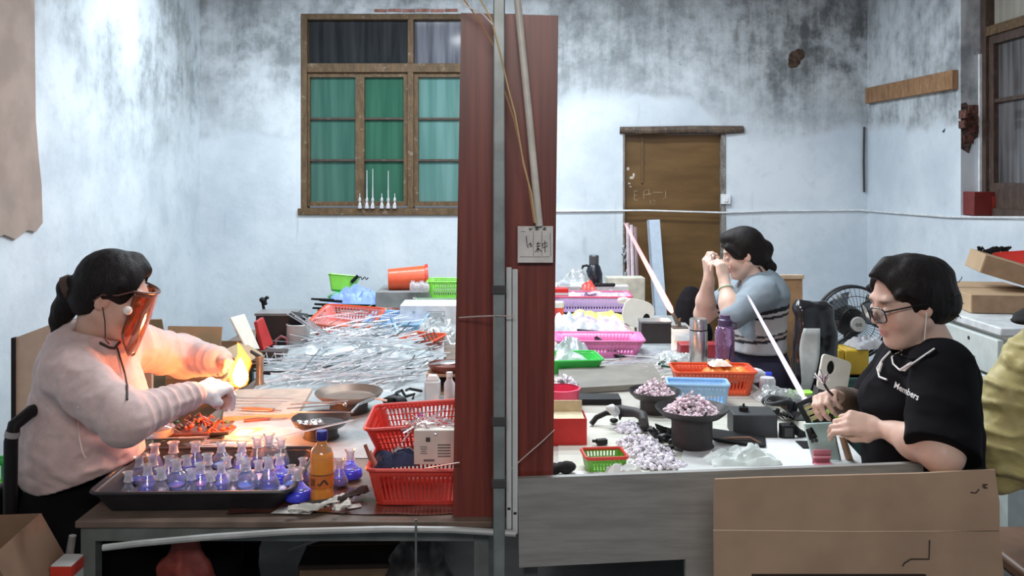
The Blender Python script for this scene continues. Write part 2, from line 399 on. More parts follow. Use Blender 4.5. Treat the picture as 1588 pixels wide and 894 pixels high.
# door
dr = bpy.data.objects.new('door_1', None); COL.objects.link(dr); dr['kind'] = 'structure'; dr.location = (0, YB, 0)
m_door, n_, p_ = newmat('brown_board'); co_ = n_.coord()
v_ = n_.noise(n_.mapping(co_, (1, 1, 4)), 2.2, 5, .6)
n_.set(p_.inputs['Base Color'], n_.mix(n_.rng(v_, .3, .72), (.115, .060, .018), (.175, .095, .032))); p_.inputs['Roughness'].default_value = .42
struct('door_panel', MB().box(((DX0+DX1)/2-.02, .07, 1.0), (DX1-DX0-.04, .03, 1.99)), m_door, dr)
struct('frame_post', MB().box((DX1-.02, .05, 1.0), (.035, .12, 2.0)), oldwood('peeling_post', (.13, .11, .09), (.3, .28, .26), (.6, .6, .58), .8), dr, bevel=.004)
struct('frame_post', MB().box((DX0+.008, .05, 1.0), (.016, .12, 2.0)), MATS['peeling_post'], dr, bevel=.003)
lt = MB(); lt.tube([(xs(961), -.005, zs_(202)), (xs(1000), -.012, zs_(203)), (xs(1070), -.01, zs_(201.5)), (xs(1120), -.012, zs_(202)), (xs(1152), -.005, zs_(201))], [.028, .036, .034, .036, .03], 10)
struct('lintel', lt, m_lintel, dr)
struct('door_strip', MB().box((xs(997), .048, zs_(248)), (.018, .014, .38)), mat('brown_strip', (.13, .07, .028), .5), dr)
m_chalk = mat('chalk', (.30, .22, .14), .9, var=.2)
def strokes(lines, w=.004, d=.0015):
    mb = MB()
    for ln in lines: mb.tube([(x, 0, z) for x, z in ln], w/2, 5)
    return mb
q = lambda x, y: (xs(x)-xs(990), zs_(y)-zs_(303))
ch = strokes([[q(985, 297), q(985, 311)], [q(985, 297), q(990, 297)], [q(985, 304), q(989, 303)], [q(985, 311), q(991, 311)], [q(1000, 296), q(1000, 309)], [q(1001, 296), q(1008, 294), q(1008, 303)], [q(1001, 303), q(1012, 301)], [q(1014, 299), q(1030, 299)],
              [q(1034, 296), q(1034, 308), q(1030, 309)], [q(1010, 311), q(1011, 318)], [q(1014, 311), q(1019, 312), q(1015, 315), q(1019, 318), q(1014, 318)]], .0075)
o = struct('chalk_marks', ch, m_chalk, dr); o.location = (xs(990), .055, zs_(303))
pe = MB()
for (px, py, a, b) in ((975, 262, 5, 6), (981, 276, 8, 5), (977, 285, 5, 3), (984, 272, 4, 7), (979, 290, 4, 2)):
    pe.ball((xs(px), .054, zs_(py)), (a/380, .004, b/380), 7, 4)
o = struct('paint_chips', pe, mat('pale_chips', (.6, .55, .47), .9), dr); o['kind'] = 'stuff'
# rough plaster flakes around lintel
sw = thing('light_switch', 'small white square switch box at the right edge of the brown door', 'switch', (xs(1124.5), YB-.002, zs_(309)))
part(sw, 'back_box', MB().box((0, -.014, 0), (.078, .03, .082)), mat('white_plastic', (.78, .8, .82), .35), bevel=.004)
part(sw, 'rocker', MB().box((0, -.032, 0), (.03, .008, .045)), mat('white_plastic'), bevel=.002)
cb = MB(); cb.tube([(xs(680), YB-.012, zs_(330)), (xs(866), YB-.012, zs_(328)), (xs(1000), YB-.012, zs_(326.5)), (xs(1120), YB-.014, zs_(330)), (xs(1200), YB-.012, zs_(327.5)), (xs(1335), YB-.012, zs_(326)), (XR-.012, YB-.03, zs_(327)), (XR-.012, 6.6, EYE-(332-CY)/212),
         (XR-.012, 5.95, EYE-(337-CY)/236), (XR-.012, 5.5, EYE-(337.5-CY)/255), (XR-.012, 4.6, EYE-(338-CY)/304)], .0075, 8)
solo('wall_cable', 'thin white cable running along the back wall and across the brown door', 'cable', cb, mat('cable_white', (.72, .74, .75), .5))
pl = MB(); a = Vector((XR-.022, YB-.06, EYE+(CY-150)/190)); b = Vector((XR-.022, F/240+.03, EYE+(CY-122.5)/240))
d = (b-a); pl.box((0, 0, 0), (.04, d.length, .125))
solo('wooden_plank', 'short brown wooden plank fixed high on the right wall by the corner', 'plank', pl, oldwood('plank_wood', (.22, .11, .05), (.38, .21, .10), (.5, .35, .2), .3), (a+b)/2, (math.atan2(d.z, -d.y)*-1, 0, 0), bevel=.004)
# cuts, hooks, stains that stand proud of the wall
wr = MB(); wr.tube([(XR-.03, YB-.012, zs_(197)), (XR-.035, YB-.014, zs_(250)), (XR-.03, YB-.012, zs_(298))], .009, 6)
solo('iron_rod', 'thin dark iron rod upright in the corner of the back wall', 'rod', wr, mat('dark_iron', (.05, .05, .05), .7))
hk = MB(); hk.tube([W(1462, 205, 231)-Vector((.0, 0, 0)), W(1470, 196, 232), W(1481, 195, 234), W(1481, 260, 234)], .006, 6); hk.tube([W(1481, 195, 234), W(1484, 182, 234)], .005, 6)
solo('wall_hook', 'dark bent wire hook on the right wall beside the bare bricks', 'hook', hk, MATS['dark_iron'])
mb = MB(); mb.ball(W(1232, 92, 190), (.055, .006, .07), 9, 6); mb.ball(W(1239, 85, 190), (.05, .006, .05), 8, 5); mb.ball(W(1228, 100, 190), (.035, .006, .03), 8, 5)
o = struct('trim_4', mb, mat('broken_plaster', (.075, .045, .03), .95, var=.5, scale=40), smooth=60)
bx = thing('red_box', 'dark red wooden box standing on the sill of the right window', 'box', W(1531, 334, 243))
part(bx, 'body', MB().box((0, 0, .075), (.24, .14, .15)), mat('dark_red', (.16, .015, .012), .5), bevel=.004)
part(bx, 'front_flap', MB().box((.02, -.074, .06), (.05, .008, .12)), mat('dark_red2', (.28, .03, .02), .5))
# ragged cardboard on the left wall
cbm = MB()
pts = [(4.36, 2.3), (4.79, 2.3), (4.80, 1.95), (4.83, 1.75), (4.86, 1.6), (4.87, 1.40), (4.80, 1.355), (4.72, 1.37), (4.6, 1.33), (4.5, 1.36), (4.36, 1.33), (4.2, 1.36), (4.2, 2.9), (4.78, 2.9)]
pts = [(4.2, 3.0), (4.78, 3.0), (4.79, 2.4), (4.80, 1.95), (4.83, 1.75), (4.86, 1.6), (4.87, 1.40), (4.80, 1.355), (4.72, 1.37), (4.6, 1.33), (4.5, 1.36), (4.36, 1.33), (4.2, 1.36)]
M = Matrix(((0, 0, 1, XL+.004), (1, 0, 0, 0), (0, 1, 0, 0), (0, 0, 0, 1)))
cbm.prism(pts, .012, M)
m_card = mat('cardboard', (.40, .27, .18), .8, var=.1, scale=6)
solo('cardboard_sheet', 'tall ragged cardboard sheet hanging flat on the left wall', 'cardboard', cbm, mat('cardboard_dusty', (.36, .28, .24), .85, var=.12, scale=5), smooth=0)
# ---------------------------------------------------------------- distance-field modelling of bodies and cloth
class Sdf:
    """smooth union of tapered capsules and ellipsoids, polygonised by surface nets"""
    def __init__(s): s.p = []
    def cap(s, a, b, ra, rb=None, k=.02, M=None, sub=False):
        a, b = Vector(a), Vector(b)
        if M is not None: a, b = M @ a, M @ b
        s.p.append(('c', np.array(a), np.array(b), ra, ra if rb is None else rb, k, sub)); return s
    def chain(s, pts, rs, k=.02, M=None):
        for i in range(len(pts)-1): s.cap(pts[i], pts[i+1], rs[i], rs[i+1], k, M)
        return s
    def ell(s, c, r, k=.02, M=None, R=None, sub=False):
        A = (M or Matrix()) @ Matrix.Translation(c) @ (R.to_4x4() if R is not None else Matrix())
        s.p.append(('e', np.array(A.to_3x3().transposed()), np.array(A.translation), np.array(r if hasattr(r, '__len__') else (r,)*3), 0, k, sub)); return s
    def ev(s, P):
        d = np.full(len(P), 1.0)
        for q in s.p:
            k = q[5]
            if q[0] == 'c':
                _, a, b, ra, rb, _, sub = q
                c = (a+b)/2; R = np.linalg.norm(b-a)/2+max(ra, rb)
            else:
                _, A, c, r, _, _, sub = q; R = r.max()
            ix = np.nonzero(((P-c)**2).sum(1) < (R+k+.06)**2)[0]
            if not len(ix): continue
            X = P[ix]
            if q[0] == 'c':
                ab = b-a; L = max(ab @ ab, 1e-12); t = np.clip(((X-a) @ ab)/L, 0, 1)
                e = np.sqrt(((X-a-t[:, None]*ab)**2).sum(1))-(ra+(rb-ra)*t)
            else:
                Y = (X-c) @ A.T; k0 = np.sqrt(((Y/r)**2).sum(1)); k1 = np.sqrt(((Y/(r*r))**2).sum(1))
                e = k0*(k0-1)/np.maximum(k1, 1e-9)
            o = d[ix]
            if sub:
                e = -e; h = np.clip(.5+.5*(e-o)/k, 0, 1); d[ix] = o+(e-o)*h+k*h*(1-h)
            else:
                h = np.clip(.5+.5*(o-e)/k, 0, 1); d[ix] = o+(e-o)*h-k*h*(1-h)
        return d
    def bounds(s):
        lo = np.full(3, 9.); hi = np.full(3, -9.)
        for q in s.p:
            if q[6]: continue
            if q[0] == 'c': e = [(q[1], q[3]), (q[2], q[4])]
            else: e = [(q[2], q[3].max())]
            for c, r in e: lo = np.minimum(lo, c-r); hi = np.maximum(hi, c+r)
        return lo-.03, hi+.03
    def mesh(s, name, m, h=.005, post=None, colour=None):
        lo, hi = s.bounds(); B = 8
        nb = np.ceil((hi-lo)/(h*B)).astype(int)+1; n = nb*B+1
        f = lambda P: post(P, s.ev(P)) if post else s.ev(P)
        ci = np.stack(np.meshgrid(*[np.arange(k) for k in nb], indexing='ij'), -1).reshape(-1, 3)
        cd = f(lo+(ci+.5)*h*B)
        G = np.ones(n, np.float32)
        act = np.abs(cd) < h*B*.87+.035
        for b in ci[~act & (cd < 0)]: G[b[0]*B:b[0]*B+B, b[1]*B:b[1]*B+B, b[2]*B:b[2]*B+B] = -1
        loc = np.stack(np.meshgrid(*[np.arange(B)]*3, indexing='ij'), -1).reshape(-1, 3)
        gi = (ci[act][:, None, :]*B+loc[None]).reshape(-1, 3)
        G[gi[:, 0], gi[:, 1], gi[:, 2]] = f(lo+gi*h)
        S = G < 0; nx, ny, nz = [k-1 for k in n]
        cnt = np.zeros((nx, ny, nz), np.int8)
        C = [(a, b, c) for a in (0, 1) for b in (0, 1) for c in (0, 1)]
        for a, b, c in C: cnt += S[a:a+nx, b:b+ny, c:c+nz]
        cell = np.argwhere((cnt > 0) & (cnt < 8)); idx = np.full((nx, ny, nz), -1, np.int64); idx[cell[:, 0], cell[:, 1], cell[:, 2]] = np.arange(len(cell))
        acc = np.zeros((len(cell), 3)); num = np.zeros(len(cell))
        for i in range(8):
            for j in range(i+1, 8):
                if sum(x != y for x, y in zip(C[i], C[j])) != 1: continue
                p, q = np.array(C[i]), np.array(C[j]); ga = G[tuple((cell+p).T)]; gb = G[tuple((cell+q).T)]
                w = (ga < 0) != (gb < 0); t = np.where(w, ga/np.where(w, ga-gb, 1), 0)
                acc += w[:, None]*(p+t[:, None]*(q-p)); num += w
        V = lo+(cell+acc/num[:, None])*h
        faces = []
        for ax in range(3):
            u, v = (ax+1) % 3, (ax+2) % 3
            sl0 = [slice(1, -1)]*3; sl1 = [slice(1, -1)]*3; sl0[ax] = slice(0, -1); sl1[ax] = slice(1, None)
            A, Bm = S[tuple(sl0)], S[tuple(sl1)]
            e = np.argwhere(A != Bm); fl = A[tuple(e.T)]; off = np.ones(3, int); off[ax] = 0; e = e+off
            def cellat(du, dv):
                w = e.copy(); w[:, u] -= du; w[:, v] -= dv; return idx[tuple(w.T)]
            qd = np.stack([cellat(1, 1), cellat(0, 1), cellat(0, 0), cellat(1, 0)], 1)
            qd[~fl] = qd[~fl][:, ::-1]; faces.append(qd)
        Fq = np.concatenate(faces); Fq = Fq[(Fq >= 0).all(1)]
        # two rounds of gentle smoothing
        for lam in (.5, -.35):
            sm = np.zeros_like(V); ct = np.zeros(len(V))
            for a, b in ((0, 1), (1, 2), (2, 3), (3, 0)):
                for x, y in ((a, b), (b, a)):
                    np.add.at(sm, Fq[:, x], V[Fq[:, y]]); np.add.at(ct, Fq[:, x], 1)
            V = V+lam*(sm/np.maximum(ct, 1)[:, None]-V)
        me = bpy.data.meshes.new(name); me.vertices.add(len(V)); me.vertices.foreach_set('co', V.ravel())
        me.loops.add(Fq.size); me.loops.foreach_set('vertex_index', Fq.ravel().astype(np.int32))
        me.polygons.add(len(Fq)); me.polygons.foreach_set('loop_start', np.arange(0, Fq.size, 4, dtype=np.int32))
        me.update(calc_edges=True); me.polygons.foreach_set('use_smooth', np.ones(len(Fq), bool)); me.materials.append(m)
        if colour:
            at = me.color_attributes.new('tint', 'FLOAT_COLOR', 'POINT'); c4 = np.ones((len(V), 4)); c4[:, :3] = colour(V); at.data.foreach_set('color', c4.ravel())
        return me
def tinted(name, rough=.5, sss=.12, bump=.12, bscale=160, sheen=0, spec=.4):
    m, n, p = newmat(name)
    a = n.new('ShaderNodeAttribute'); a.attribute_name = 'tint'; co = n.coord()
    f = n.noise(co, 40, 3)
    n.set(p.inputs['Base Color'], n.mix(n.rng(f, .3, .7, 0, .16), a.outputs['Color'], n.mix(1, a.outputs['Color'], (.85, .62, .55), 'MULTIPLY') if sss else n.mix(1, a.outputs['Color'], (.7, .7, .7), 'MULTIPLY')))
    p.inputs['Roughness'].default_value = rough; p.inputs['Specular IOR Level'].default_value = spec
    if sss: p.inputs['Subsurface Weight'].default_value = sss; p.inputs['Subsurface Radius'].default_value = (.012, .005, .003); p.inputs['Subsurface Scale'].default_value = .6
    if sheen: p.inputs['Sheen Weight'].default_value = sheen
    n.set(p.inputs['Normal'], n.bump(n.noise(co, bscale, 3), bump, .002))
    return m
def frame(loc, fwd, up):
    """head frame: x forward, y to the person's own left, z up"""
    f = Vector(fwd).normalized(); u = Vector(up); l = u.cross(f).normalized(); u = f.cross(l)
    return Matrix.Translation(loc) @ Matrix((f, l, u)).transposed().to_4x4()
def head(s, H, jaw=1.0, k=.02):
    e = lambda c, r, k=.02, **w: s.ell(c, r, k, H, **w)
    c = lambda a, b, ra, rb, k=.012, **w: s.cap(a, b, ra, rb, k, H, **w)
    e((-.014, 0, .03), (.092, .076, .088)); e((.024, 0, -.035), (.062, .060, .082), .03)
    for y in (-1, 1):
        c((-.008, y*.052, -.045), (.050, y*.016, -.095), .020*jaw, .018*jaw, .022)
        e((.050, y*.040, -.032), (.030, .026, .028), .02)            # cheek
    e((.064, 0, -.096), (.018, .022, .016), .018)                    # chin
    c((.070, -.034, .027), (.070, .034, .027), .015, .015, .012)     # brow
    for y in (-1, 1): e((.088, y*.032, .003), (.015, .018, .012), .012, sub=True)
    c((.083, 0, .012), (.099, 0, -.022), .0075, .0105, .010); e((.098, 0, -.027), (.0115, .012, .0095), .006)
    for y in (-1, 1): e((.089, y*.0125, -.031), (.0095, .0075, .0075), .005)
    c((.0835, -.013, -.0575), (.0835, .013, -.0575), .0062, .0062, .006); e((.0885, 0, -.0575), (.006, .012, .006), .005)
    e((.083, 0, -.0695), (.009, .017, .0065), .006)
    e((.094, 0, -.0632), (.008, .024, .0016), .003, sub=True)
    for y in (-1, 1):
        e((-.008, y*.077, -.004), (.020, .009, .031), .006, R=Euler((0, .25, -y*.35)).to_matrix())
        e((-.003, y*.086, -.002), (.010, .006, .018), .004, sub=True)
        e((.076, y*.032, .0035), (.0115, .0165, .0095), .004)        # closed-down lid bulge
def head_tint(H, skin, lip, brow=(.05, .035, .03), ear=None):
    Hi = np.array(H.inverted())
    def fn(V):
        L = V @ Hi[:3, :3].T+Hi[:3, 3]
        c = np.tile(np.array(skin), (len(V), 1))
        near = (np.abs(L) < .16).all(1)
        def blend(mask, col, a): c[:] = c+(np.array(col)-c)*(mask*near*a)[:, None]
        g = lambda x, y, z, a, b, d: np.exp(-(((L[:, 0]-x)/a)**2+((np.abs(L[:, 1])-y)/b)**2+((L[:, 2]-z)/d)**2))
        blend(np.minimum(1, 1.4*g(.088, 0, -.064, .02, .021, .0105)), lip, .8)
        blend(g(.06, .045, -.03, .04, .025, .03), (skin[0], skin[1]*.72, skin[2]*.66), .5)
        blend(g(.10, 0, -.026, .02, .016, .014), (skin[0], skin[1]*.75, skin[2]*.7), .4)
        blend(np.minimum(1, 1.6*g(.08, .034, .0265+.0, .03, .017, .0045)), brow, .85)
        blend(np.minimum(1, 1.8*g(.086, .032, -.004, .012, .0155, .0022)), (.04, .03, .03), .9)
        blend(g(-.008, .08, -.004, .02, .012, .03), (skin[0], skin[1]*.7, skin[2]*.64), .5)
        return c
    return fn
def hand(s, wrist, d, n, curl, spread=.0, thumb=None, size=1.0, side=1, k=.005, wr=.021):
    """wrist point, d towards the fingers, n out of the back of the hand; curl = bends (degrees) of index..little; side = +1 when the thumb lies along d x n"""
    d = Vector(d).normalized(); n = Vector(n); n = (n-d*n.dot(d)).normalized(); t = d.cross(n).normalized()*side
    w = Vector(wrist); S = size
    at = lambda x, y, z: w+(d*x+t*y+n*z)*S
    L = ((.040, .024, .020), (.044, .028, .022), (.041, .026, .021), (.033, .020, .018)); ys = (.030, .010, -.010, -.028); kx = (.088, .091, .086, .078); rr = (.0088, .0092, .0087, .0076)
    tips = []
    for i in range(4):
        s.cap(at(.004, ys[i]*.55, 0), at(kx[i], ys[i], .002), .0135*S, .0112*S, .012)
    s.ell(at(.046, 0, -.004), (.040*S, .034*S, .013*S), .014, R=Matrix((d, t, n)).transposed())
    s.cap(at(-.03, 0, 0), at(.012, 0, 0), wr*S, .019*S, .016)
    for i in range(4):
        p = at(kx[i], ys[i], .002); a = 0; cu = curl[i] if hasattr(curl[i], '__len__') else (curl[i]*.8, curl[i], curl[i]*.6)
        for j in range(3):
            a += math.radians(cu[j]); sp = spread*(1.5-i)*.12
            q = p+(d*math.cos(a)-n*math.sin(a)+t*sp).normalized()*L[i][j]*S
            s.cap(p, q, (rr[i]-.0006*j)*S, (rr[i]-.0006*(j+1))*S, k if j else .008); p = q
        tips.append(p)
    th = thumb or ((.030, .036, -.014), (.060, .050, -.030), (.088, .040, -.040))
    P = [at(.014, .018, -.004)]+[at(*q) for q in th]
    s.cap(P[0], P[1], .0155*S, .0135*S, .012); s.cap(P[1], P[2], .0115*S, .0105*S, .006); s.cap(P[2], P[3], .0102*S, .0085*S, .004)
    tips.append(P[3]); return tips
def wrinkle(amp, freq, seed=0, stretch=(1, 1, 1)):
    st = np.array(stretch)
    def post(P, d):
        ix = np.nonzero(np.abs(d) < .05)[0]
        if len(ix):
            q = P[ix]*st*freq; a = vnoise(q, seed); b = vnoise(q*2.1+3, seed+1)
            d[ix] = d[ix]+amp*((np.abs(a)*2-.7)+.45*(np.abs(b)*2-.7))
        return d
    return post
def strands(amp, freq, seed=0, axis=(1, 1, .25)):
    st = np.array(axis)
    def post(P, d):
        ix = np.nonzero(np.abs(d) < .03)[0]
        if len(ix): d[ix] = d[ix]+amp*vnoise(P[ix]*st*freq, seed)
        return d
    return post
def hairmat(name='black_hair', col=(.006, .0045, .0045)):
    if name in MATS: return MATS[name]
    m, n, p = newmat(name); co = n.coord()
    f = n.noise(n.mapping(co, (60, 60, 9)), 4, 4, .6)
    n.set(p.inputs['Base Color'], n.mix(n.rng(f, .35, .7), col, tuple(c*2.6 for c in col))); p.inputs['Roughness'].default_value = .55; p.inputs['Specular IOR Level'].default_value = .18
    n.set(p.inputs['Normal'], n.bump(f, .5, .004)); return m
def along(V, a, b):
    ab = np.array(b)-np.array(a); return ((V-np.array(a)) @ ab)/(ab @ ab)
# ---------------------------------------------------------------- the three workers
def seq(*fs):
    def post(P, d):
        for f in fs: d = f(P, d)
        return d
    return post
def ridges(a, b, rad, freq, amp, seed=0):
    a = np.array(a); b = np.array(b); ab = b-a; L = np.linalg.norm(ab); u = ab/L
    def post(P, d):
        ix = np.nonzero(((P-(a+b)/2)**2).sum(1) < (L/2+rad+.03)**2)[0]
        if len(ix):
            X = P[ix]-a; t = X @ u; r = np.sqrt(np.maximum(((X-t[:, None]*u)**2).sum(1), 0))
            w = np.clip((rad+.03-r)/.03, 0, 1)*np.clip(t/.03, 0, 1)*np.clip((L-t)/.03, 0, 1)
            ph = t*freq+2.2*vnoise(P[ix]*14, seed)
            d[ix] = d[ix]-amp*w*np.maximum(0, np.sin(ph))*(.6+.4*vnoise(P[ix]*20, seed+5))
        return d
    return post
def cut(p, n, rad):
    p = np.array(p); n = np.array(Vector(n).normalized())
    def post(P, d):
        ix = np.nonzero(((P-p)**2).sum(1) < rad*rad)[0]
        if len(ix): d[ix] = np.maximum(d[ix], (P[ix]-p) @ n)
        return d
    return post
def hem(z, p=None, tilt=(0, 0)):
    p = p or (0, 0, 0)
    return lambda P, d: np.maximum(d, z+(P[:, 0]-p[0])*tilt[0]+(P[:, 1]-p[1])*tilt[1]-P[:, 2])
def own(root, o):
    o.parent = root; o.matrix_parent_inverse = Matrix.Translation(root.location).inverted(); return o
def ppart(root, name, me, m=None, label=None, **kw):
    if isinstance(me, MB): me = me.mesh(name, m, kw.pop('smooth', 40))
    o = bpy.data.objects.new(name, me); COL.objects.link(o); own(root, o); mods(o, **kw); mark(o, label); return o
def thing_child(root, name):
    o = bpy.data.objects.new(name, None); COL.objects.link(o); o.parent = root; o.empty_display_size = .03; return o
def reparent(root, parent, *objs):
    for o in objs: o.parent = parent; o.matrix_parent_inverse = Matrix() if parent.type == "MESH" else Matrix.Translation(root.location).inverted()
skin_m = tinted('skin', .45, .15, .1)
def legs(s, pel, knees, ankles, k=.04, r=(.088, .062, .042), foot=None, grow=0):
    for kn, an, hp in zip(knees, ankles, pel):
        s.chain([hp, kn, an], [r[0]+grow, r[1]+grow, r[2]+grow], k)
        if foot is not None: s.cap(Vector(an)-Vector((0, 0, .03)), Vector(an)+Vector(foot)-Vector((0, 0, .03)), .036, .028, .03)
def shoes(root, ankles, foot, m):
    for an in ankles:
        q = Sdf(); a = Vector(an); f = Vector(foot)
        q.cap(a+Vector((0, 0, -.035))-f*.15, a+f*1.15+Vector((0, 0, -.04)), .046, .036, .03); q.cap(a+Vector((0, 0, -.02)), a+Vector((0, 0, .02)), .05, .048, .03)
        ppart(root, 'shoe', q.mesh('shoe', m, .008, lambda P, d: np.maximum(d, .004-P[:, 2])))
# ======================= woman at the left table
def left_worker():
    root = thing('person', 'woman in a pale pink sweater and amber face shield holding glass in a flame', 'person', W(118, 894, 515)*1)
    root.location.z = 0
    H = frame(W(176, 459, 530), (.93, .16, -.30), (.0, -.03, 1)); Hm = lambda *p: H @ Vector(p)
    N = W(147, 532, 524)
    S1, E1, W1 = W(112, 580, 552), W(192, 652, 583), W(303, 612, 530)
    S2, E2, W2 = W(203, 536, 485), W(285, 554, 445), W(345, 561, 470)
    Cc, Bc, Pc = W(133, 600, 520), W(129, 672, 520), W(122, 752, 515)
    FL = W(370, 588, 497)
    hip = [Vector((Pc.x+.02, Pc.y-.09, .58)), Vector((Pc.x+.02, Pc.y+.10, .58))]
    kn = [hip[0]+Vector((.40, -.01, -.02)), hip[1]+Vector((.40, .03, -.02))]; an = [Vector((k.x+.02, k.y, .085)) for k in kn]
    b = Sdf(); head(b, H, 1.1)
    b.cap(Hm(-.03, 0, -.05), N, .052, .058, .03)
    b.cap(S1, S2, .05, .05, .05); b.ell(Cc, (.105, .145, .16), .05); b.ell(Bc, (.125, .15, .13), .05); b.ell(Pc, (.13, .16, .10), .05)
    b.chain([S1, E1, W1], [.052, .042, .026], .03); b.chain([S2, E2, W2], [.052, .044, .028], .03)
    d1 = (FL-W1); d2 = (W(372, 572, 487)-W2)
    hand(b, W1+d1.normalized()*.012, d1+Vector((0, 0, .0)), (.15, -.5, .9), [(48, 62, 34), (52, 70, 40), (58, 76, 45), (62, 78, 45)], 0, ((.032, .034, -.016), (.066, .036, -.034), (.098, .024, -.036)), 1.0, 1)
    hand(b, W2+d2.normalized()*.012, d2, (.1, .6, .8), [(45, 60, 30), (52, 65, 35), (58, 72, 40), (62, 74, 40)], 0, ((.032, .034, -.016), (.066, .036, -.034), (.098, .024, -.036)), 1.0, -1)
    legs(b, hip, kn, an, foot=(.15, 0, -.01))
    body = ppart(root, 'body', b.mesh('body', skin_m, .0042, colour=head_tint(H, (.62, .40, .31), (.50, .20, .18))))
    # sweater
    q = Sdf()
    q.cap(S1+Vector((0, .02, .0)), S2+Vector((0, -.02, 0)), .066, .066, .06); q.cap(N+Vector((-.01, 0, -.02)), Cc, .085, .10, .06)
    q.ell(Cc+Vector((0, 0, -.01)), (.136, .172, .165), .06); q.ell(W(128, 545, 522), (.10, .15, .08), .06); q.ell(Bc, (.162, .182, .14), .06); q.ell(W(128, 715, 516), (.168, .19, .12), .05)
    q.ell(W(188, 618, 518), (.05, .11, .065), .06)
    q.chain([S1, E1], [.079, .064], .035); q.chain([E1, W1+(E1-W1)*.05], [.062, .039], .03)
    q.chain([S2, E2], [.075, .066], .035); q.chain([E2, W2+(E2-W2)*.12], [.066, .046], .03)
    q.cap(N+(N-Hm(-.03, 0, -.05))*-.05, Hm(-.03, 0, -.05), .066, .062, .012, sub=True)
    post = seq(wrinkle(.0045, 11, 3, (1, 1, 1.5)), ridges(E1, W1, .05, 190, .0075, 2), ridges(S1, E1, .07, 75, .007, 4), ridges(E2, W2, .06, 150, .006, 6), ridges(S2, E2, .07, 80, .006, 8),
               ridges(W(200, 600, 520), W(95, 745, 520), .2, 62, .0055, 11), hem(.762, Bc, (.3, 0)))
    swm = mat('pink_knit', (.61, .455, .43), .85, var=.05, scale=60, bump=.15, sheen=.25)
    sw = ppart(root, 'sweater', q.mesh('sweater', swm, .0055, post))
    seam = MB(); tree = BVHTree.FromPolygons([v.co for v in sw.data.vertices], [p.vertices for p in sw.data.polygons])
    def onto(tree, px, py, s0=650, off=.001):
        o = Vector((0, 0, EYE)); d = (W(px, py, s0)-o).normalized(); h = tree.ray_cast(o, d)
        return (h[0]+h[1]*off) if h[0] is not None else None
    pts = [onto(tree, x, y) for x, y in ((122, 632), (121, 655), (123, 680), (127, 700), (133, 712))]
    seam.tube([p for p in pts if p], .0022, 5); reparent(root, sw, ppart(root, 'seam', seam, mat('pink_seam', (.80, .66, .62), .9)))
    # trousers
    t = Sdf(); t.ell(Vector((Pc.x, Pc.y, .675)), (.155, .19, .16), .05); legs(t, hip, kn, [a+Vector((0, 0, .02)) for a in an], r=(.112, .082, .07))
    for a, z in zip(hip, kn): t.cap(a, z, .108, .088, .05)
    ppart(root, 'trousers', t.mesh('trousers', mat('black_cotton', (.005, .0045, .0055), .95, spec=.12), .009, seq(wrinkle(.005, 10, 9), hem(.10))))
    shoes(root, an, (.15, 0, 0), mat('black_shoe', (.02, .02, .02), .6))
    # hair
    h = Sdf(); e = lambda c, r, k=.015, **w: h.ell(c, r, k, H, **w)
    e((-.018, 0, .036), (.104, .089, .099)); e((-.05, 0, -.01), (.07, .078, .08))
    for y in (-1, 1): h.cap((.02, y*.075, .05), (.0, y*.074, .0), .014, .010, .02, H)
    h.cap((.03, .02, .118), (.066, .015, .098), .016, .009, .035, H)
    e((.105, 0, -.035), (.10, .072, .118), .010, sub=True); h.ell((.012, -.10, -.045), (.042, .05, .055), .010, H, sub=True); h.ell((.012, .10, -.045), (.042, .05, .055), .010, H, sub=True); h.cap((-.01, 0, -.09), (-.01, 0, -.16), .07, .07, .01, H, sub=True)
    h.cap((-.105, 0, -.005), (-.122, 0, -.012), .036, .036, .01, H)
    pt = [Hm(-.10, 0, -.01), W(112, 462, 530), W(100, 480, 530), W(92, 497, 530), W(85, 520, 530)]
    h.chain(pt, [.034, .038, .034, .026, .012], .012)
    hr = ppart(root, 'hair', h.mesh('hair', hairmat(), .0045, strands(.0016, 70, 1, (1, 1, .3))))
    tie = MB(); a, c = Hm(-.118, 0, -.01), Hm(-.130, 0, -.02); tie.cyl(a+(a-c)*.3, c, .040, .040, 14); ppart(root, 'hair_tie', tie, mat('brown_band', (.06, .03, .02), .7))
    # eyes under the shield
    for y in (-1, 1):
        ppart(root, 'eyeball', MB().ball(Hm(.0765, y*.032, .0015), .0115, 12, 8), mat('eye_white', (.75, .72, .7), .2))
    # face shield: brow band, amber curved screen, temple arms
    sh = MB()
    def scr(u, v):
        a = (u-.5)*2.1; z = .045-.195*v; r = .098+.012*v-.02*v*v; x0 = .018
        w = 1 if v < .6 else 1-.55*((v-.6)/.4)**1.6
        return Hm(x0+r*math.cos(a*w), r*.92*math.sin(a*w), z)
    sh.grid(scr, 22, 14)
    vis = thing_child(root, 'face_shield')
    amber = thin('amber_screen', (.88, .50, .33), .05, .34, (.60, .20, .08), 1.5)
    for nm, mb, mm, kw in (('screen', sh, amber, dict(solid=.003)),):
        o = ppart(root, nm, mb, mm, **kw); o.parent = vis; o.matrix_parent_inverse = Matrix.Translation(root.location).inverted()
    bd = MB(); bd.tube([Hm(.018+.101*math.cos(a), .094*math.sin(a), .045) for a in np.linspace(-1.1, 1.1, 15)], .0036, 8)
    o = ppart(root, 'brow_band', bd, mat('dark_plastic', (.10, .04, .03), .3)); o.parent = vis; o.matrix_parent_inverse = Matrix.Translation(root.location).inverted()
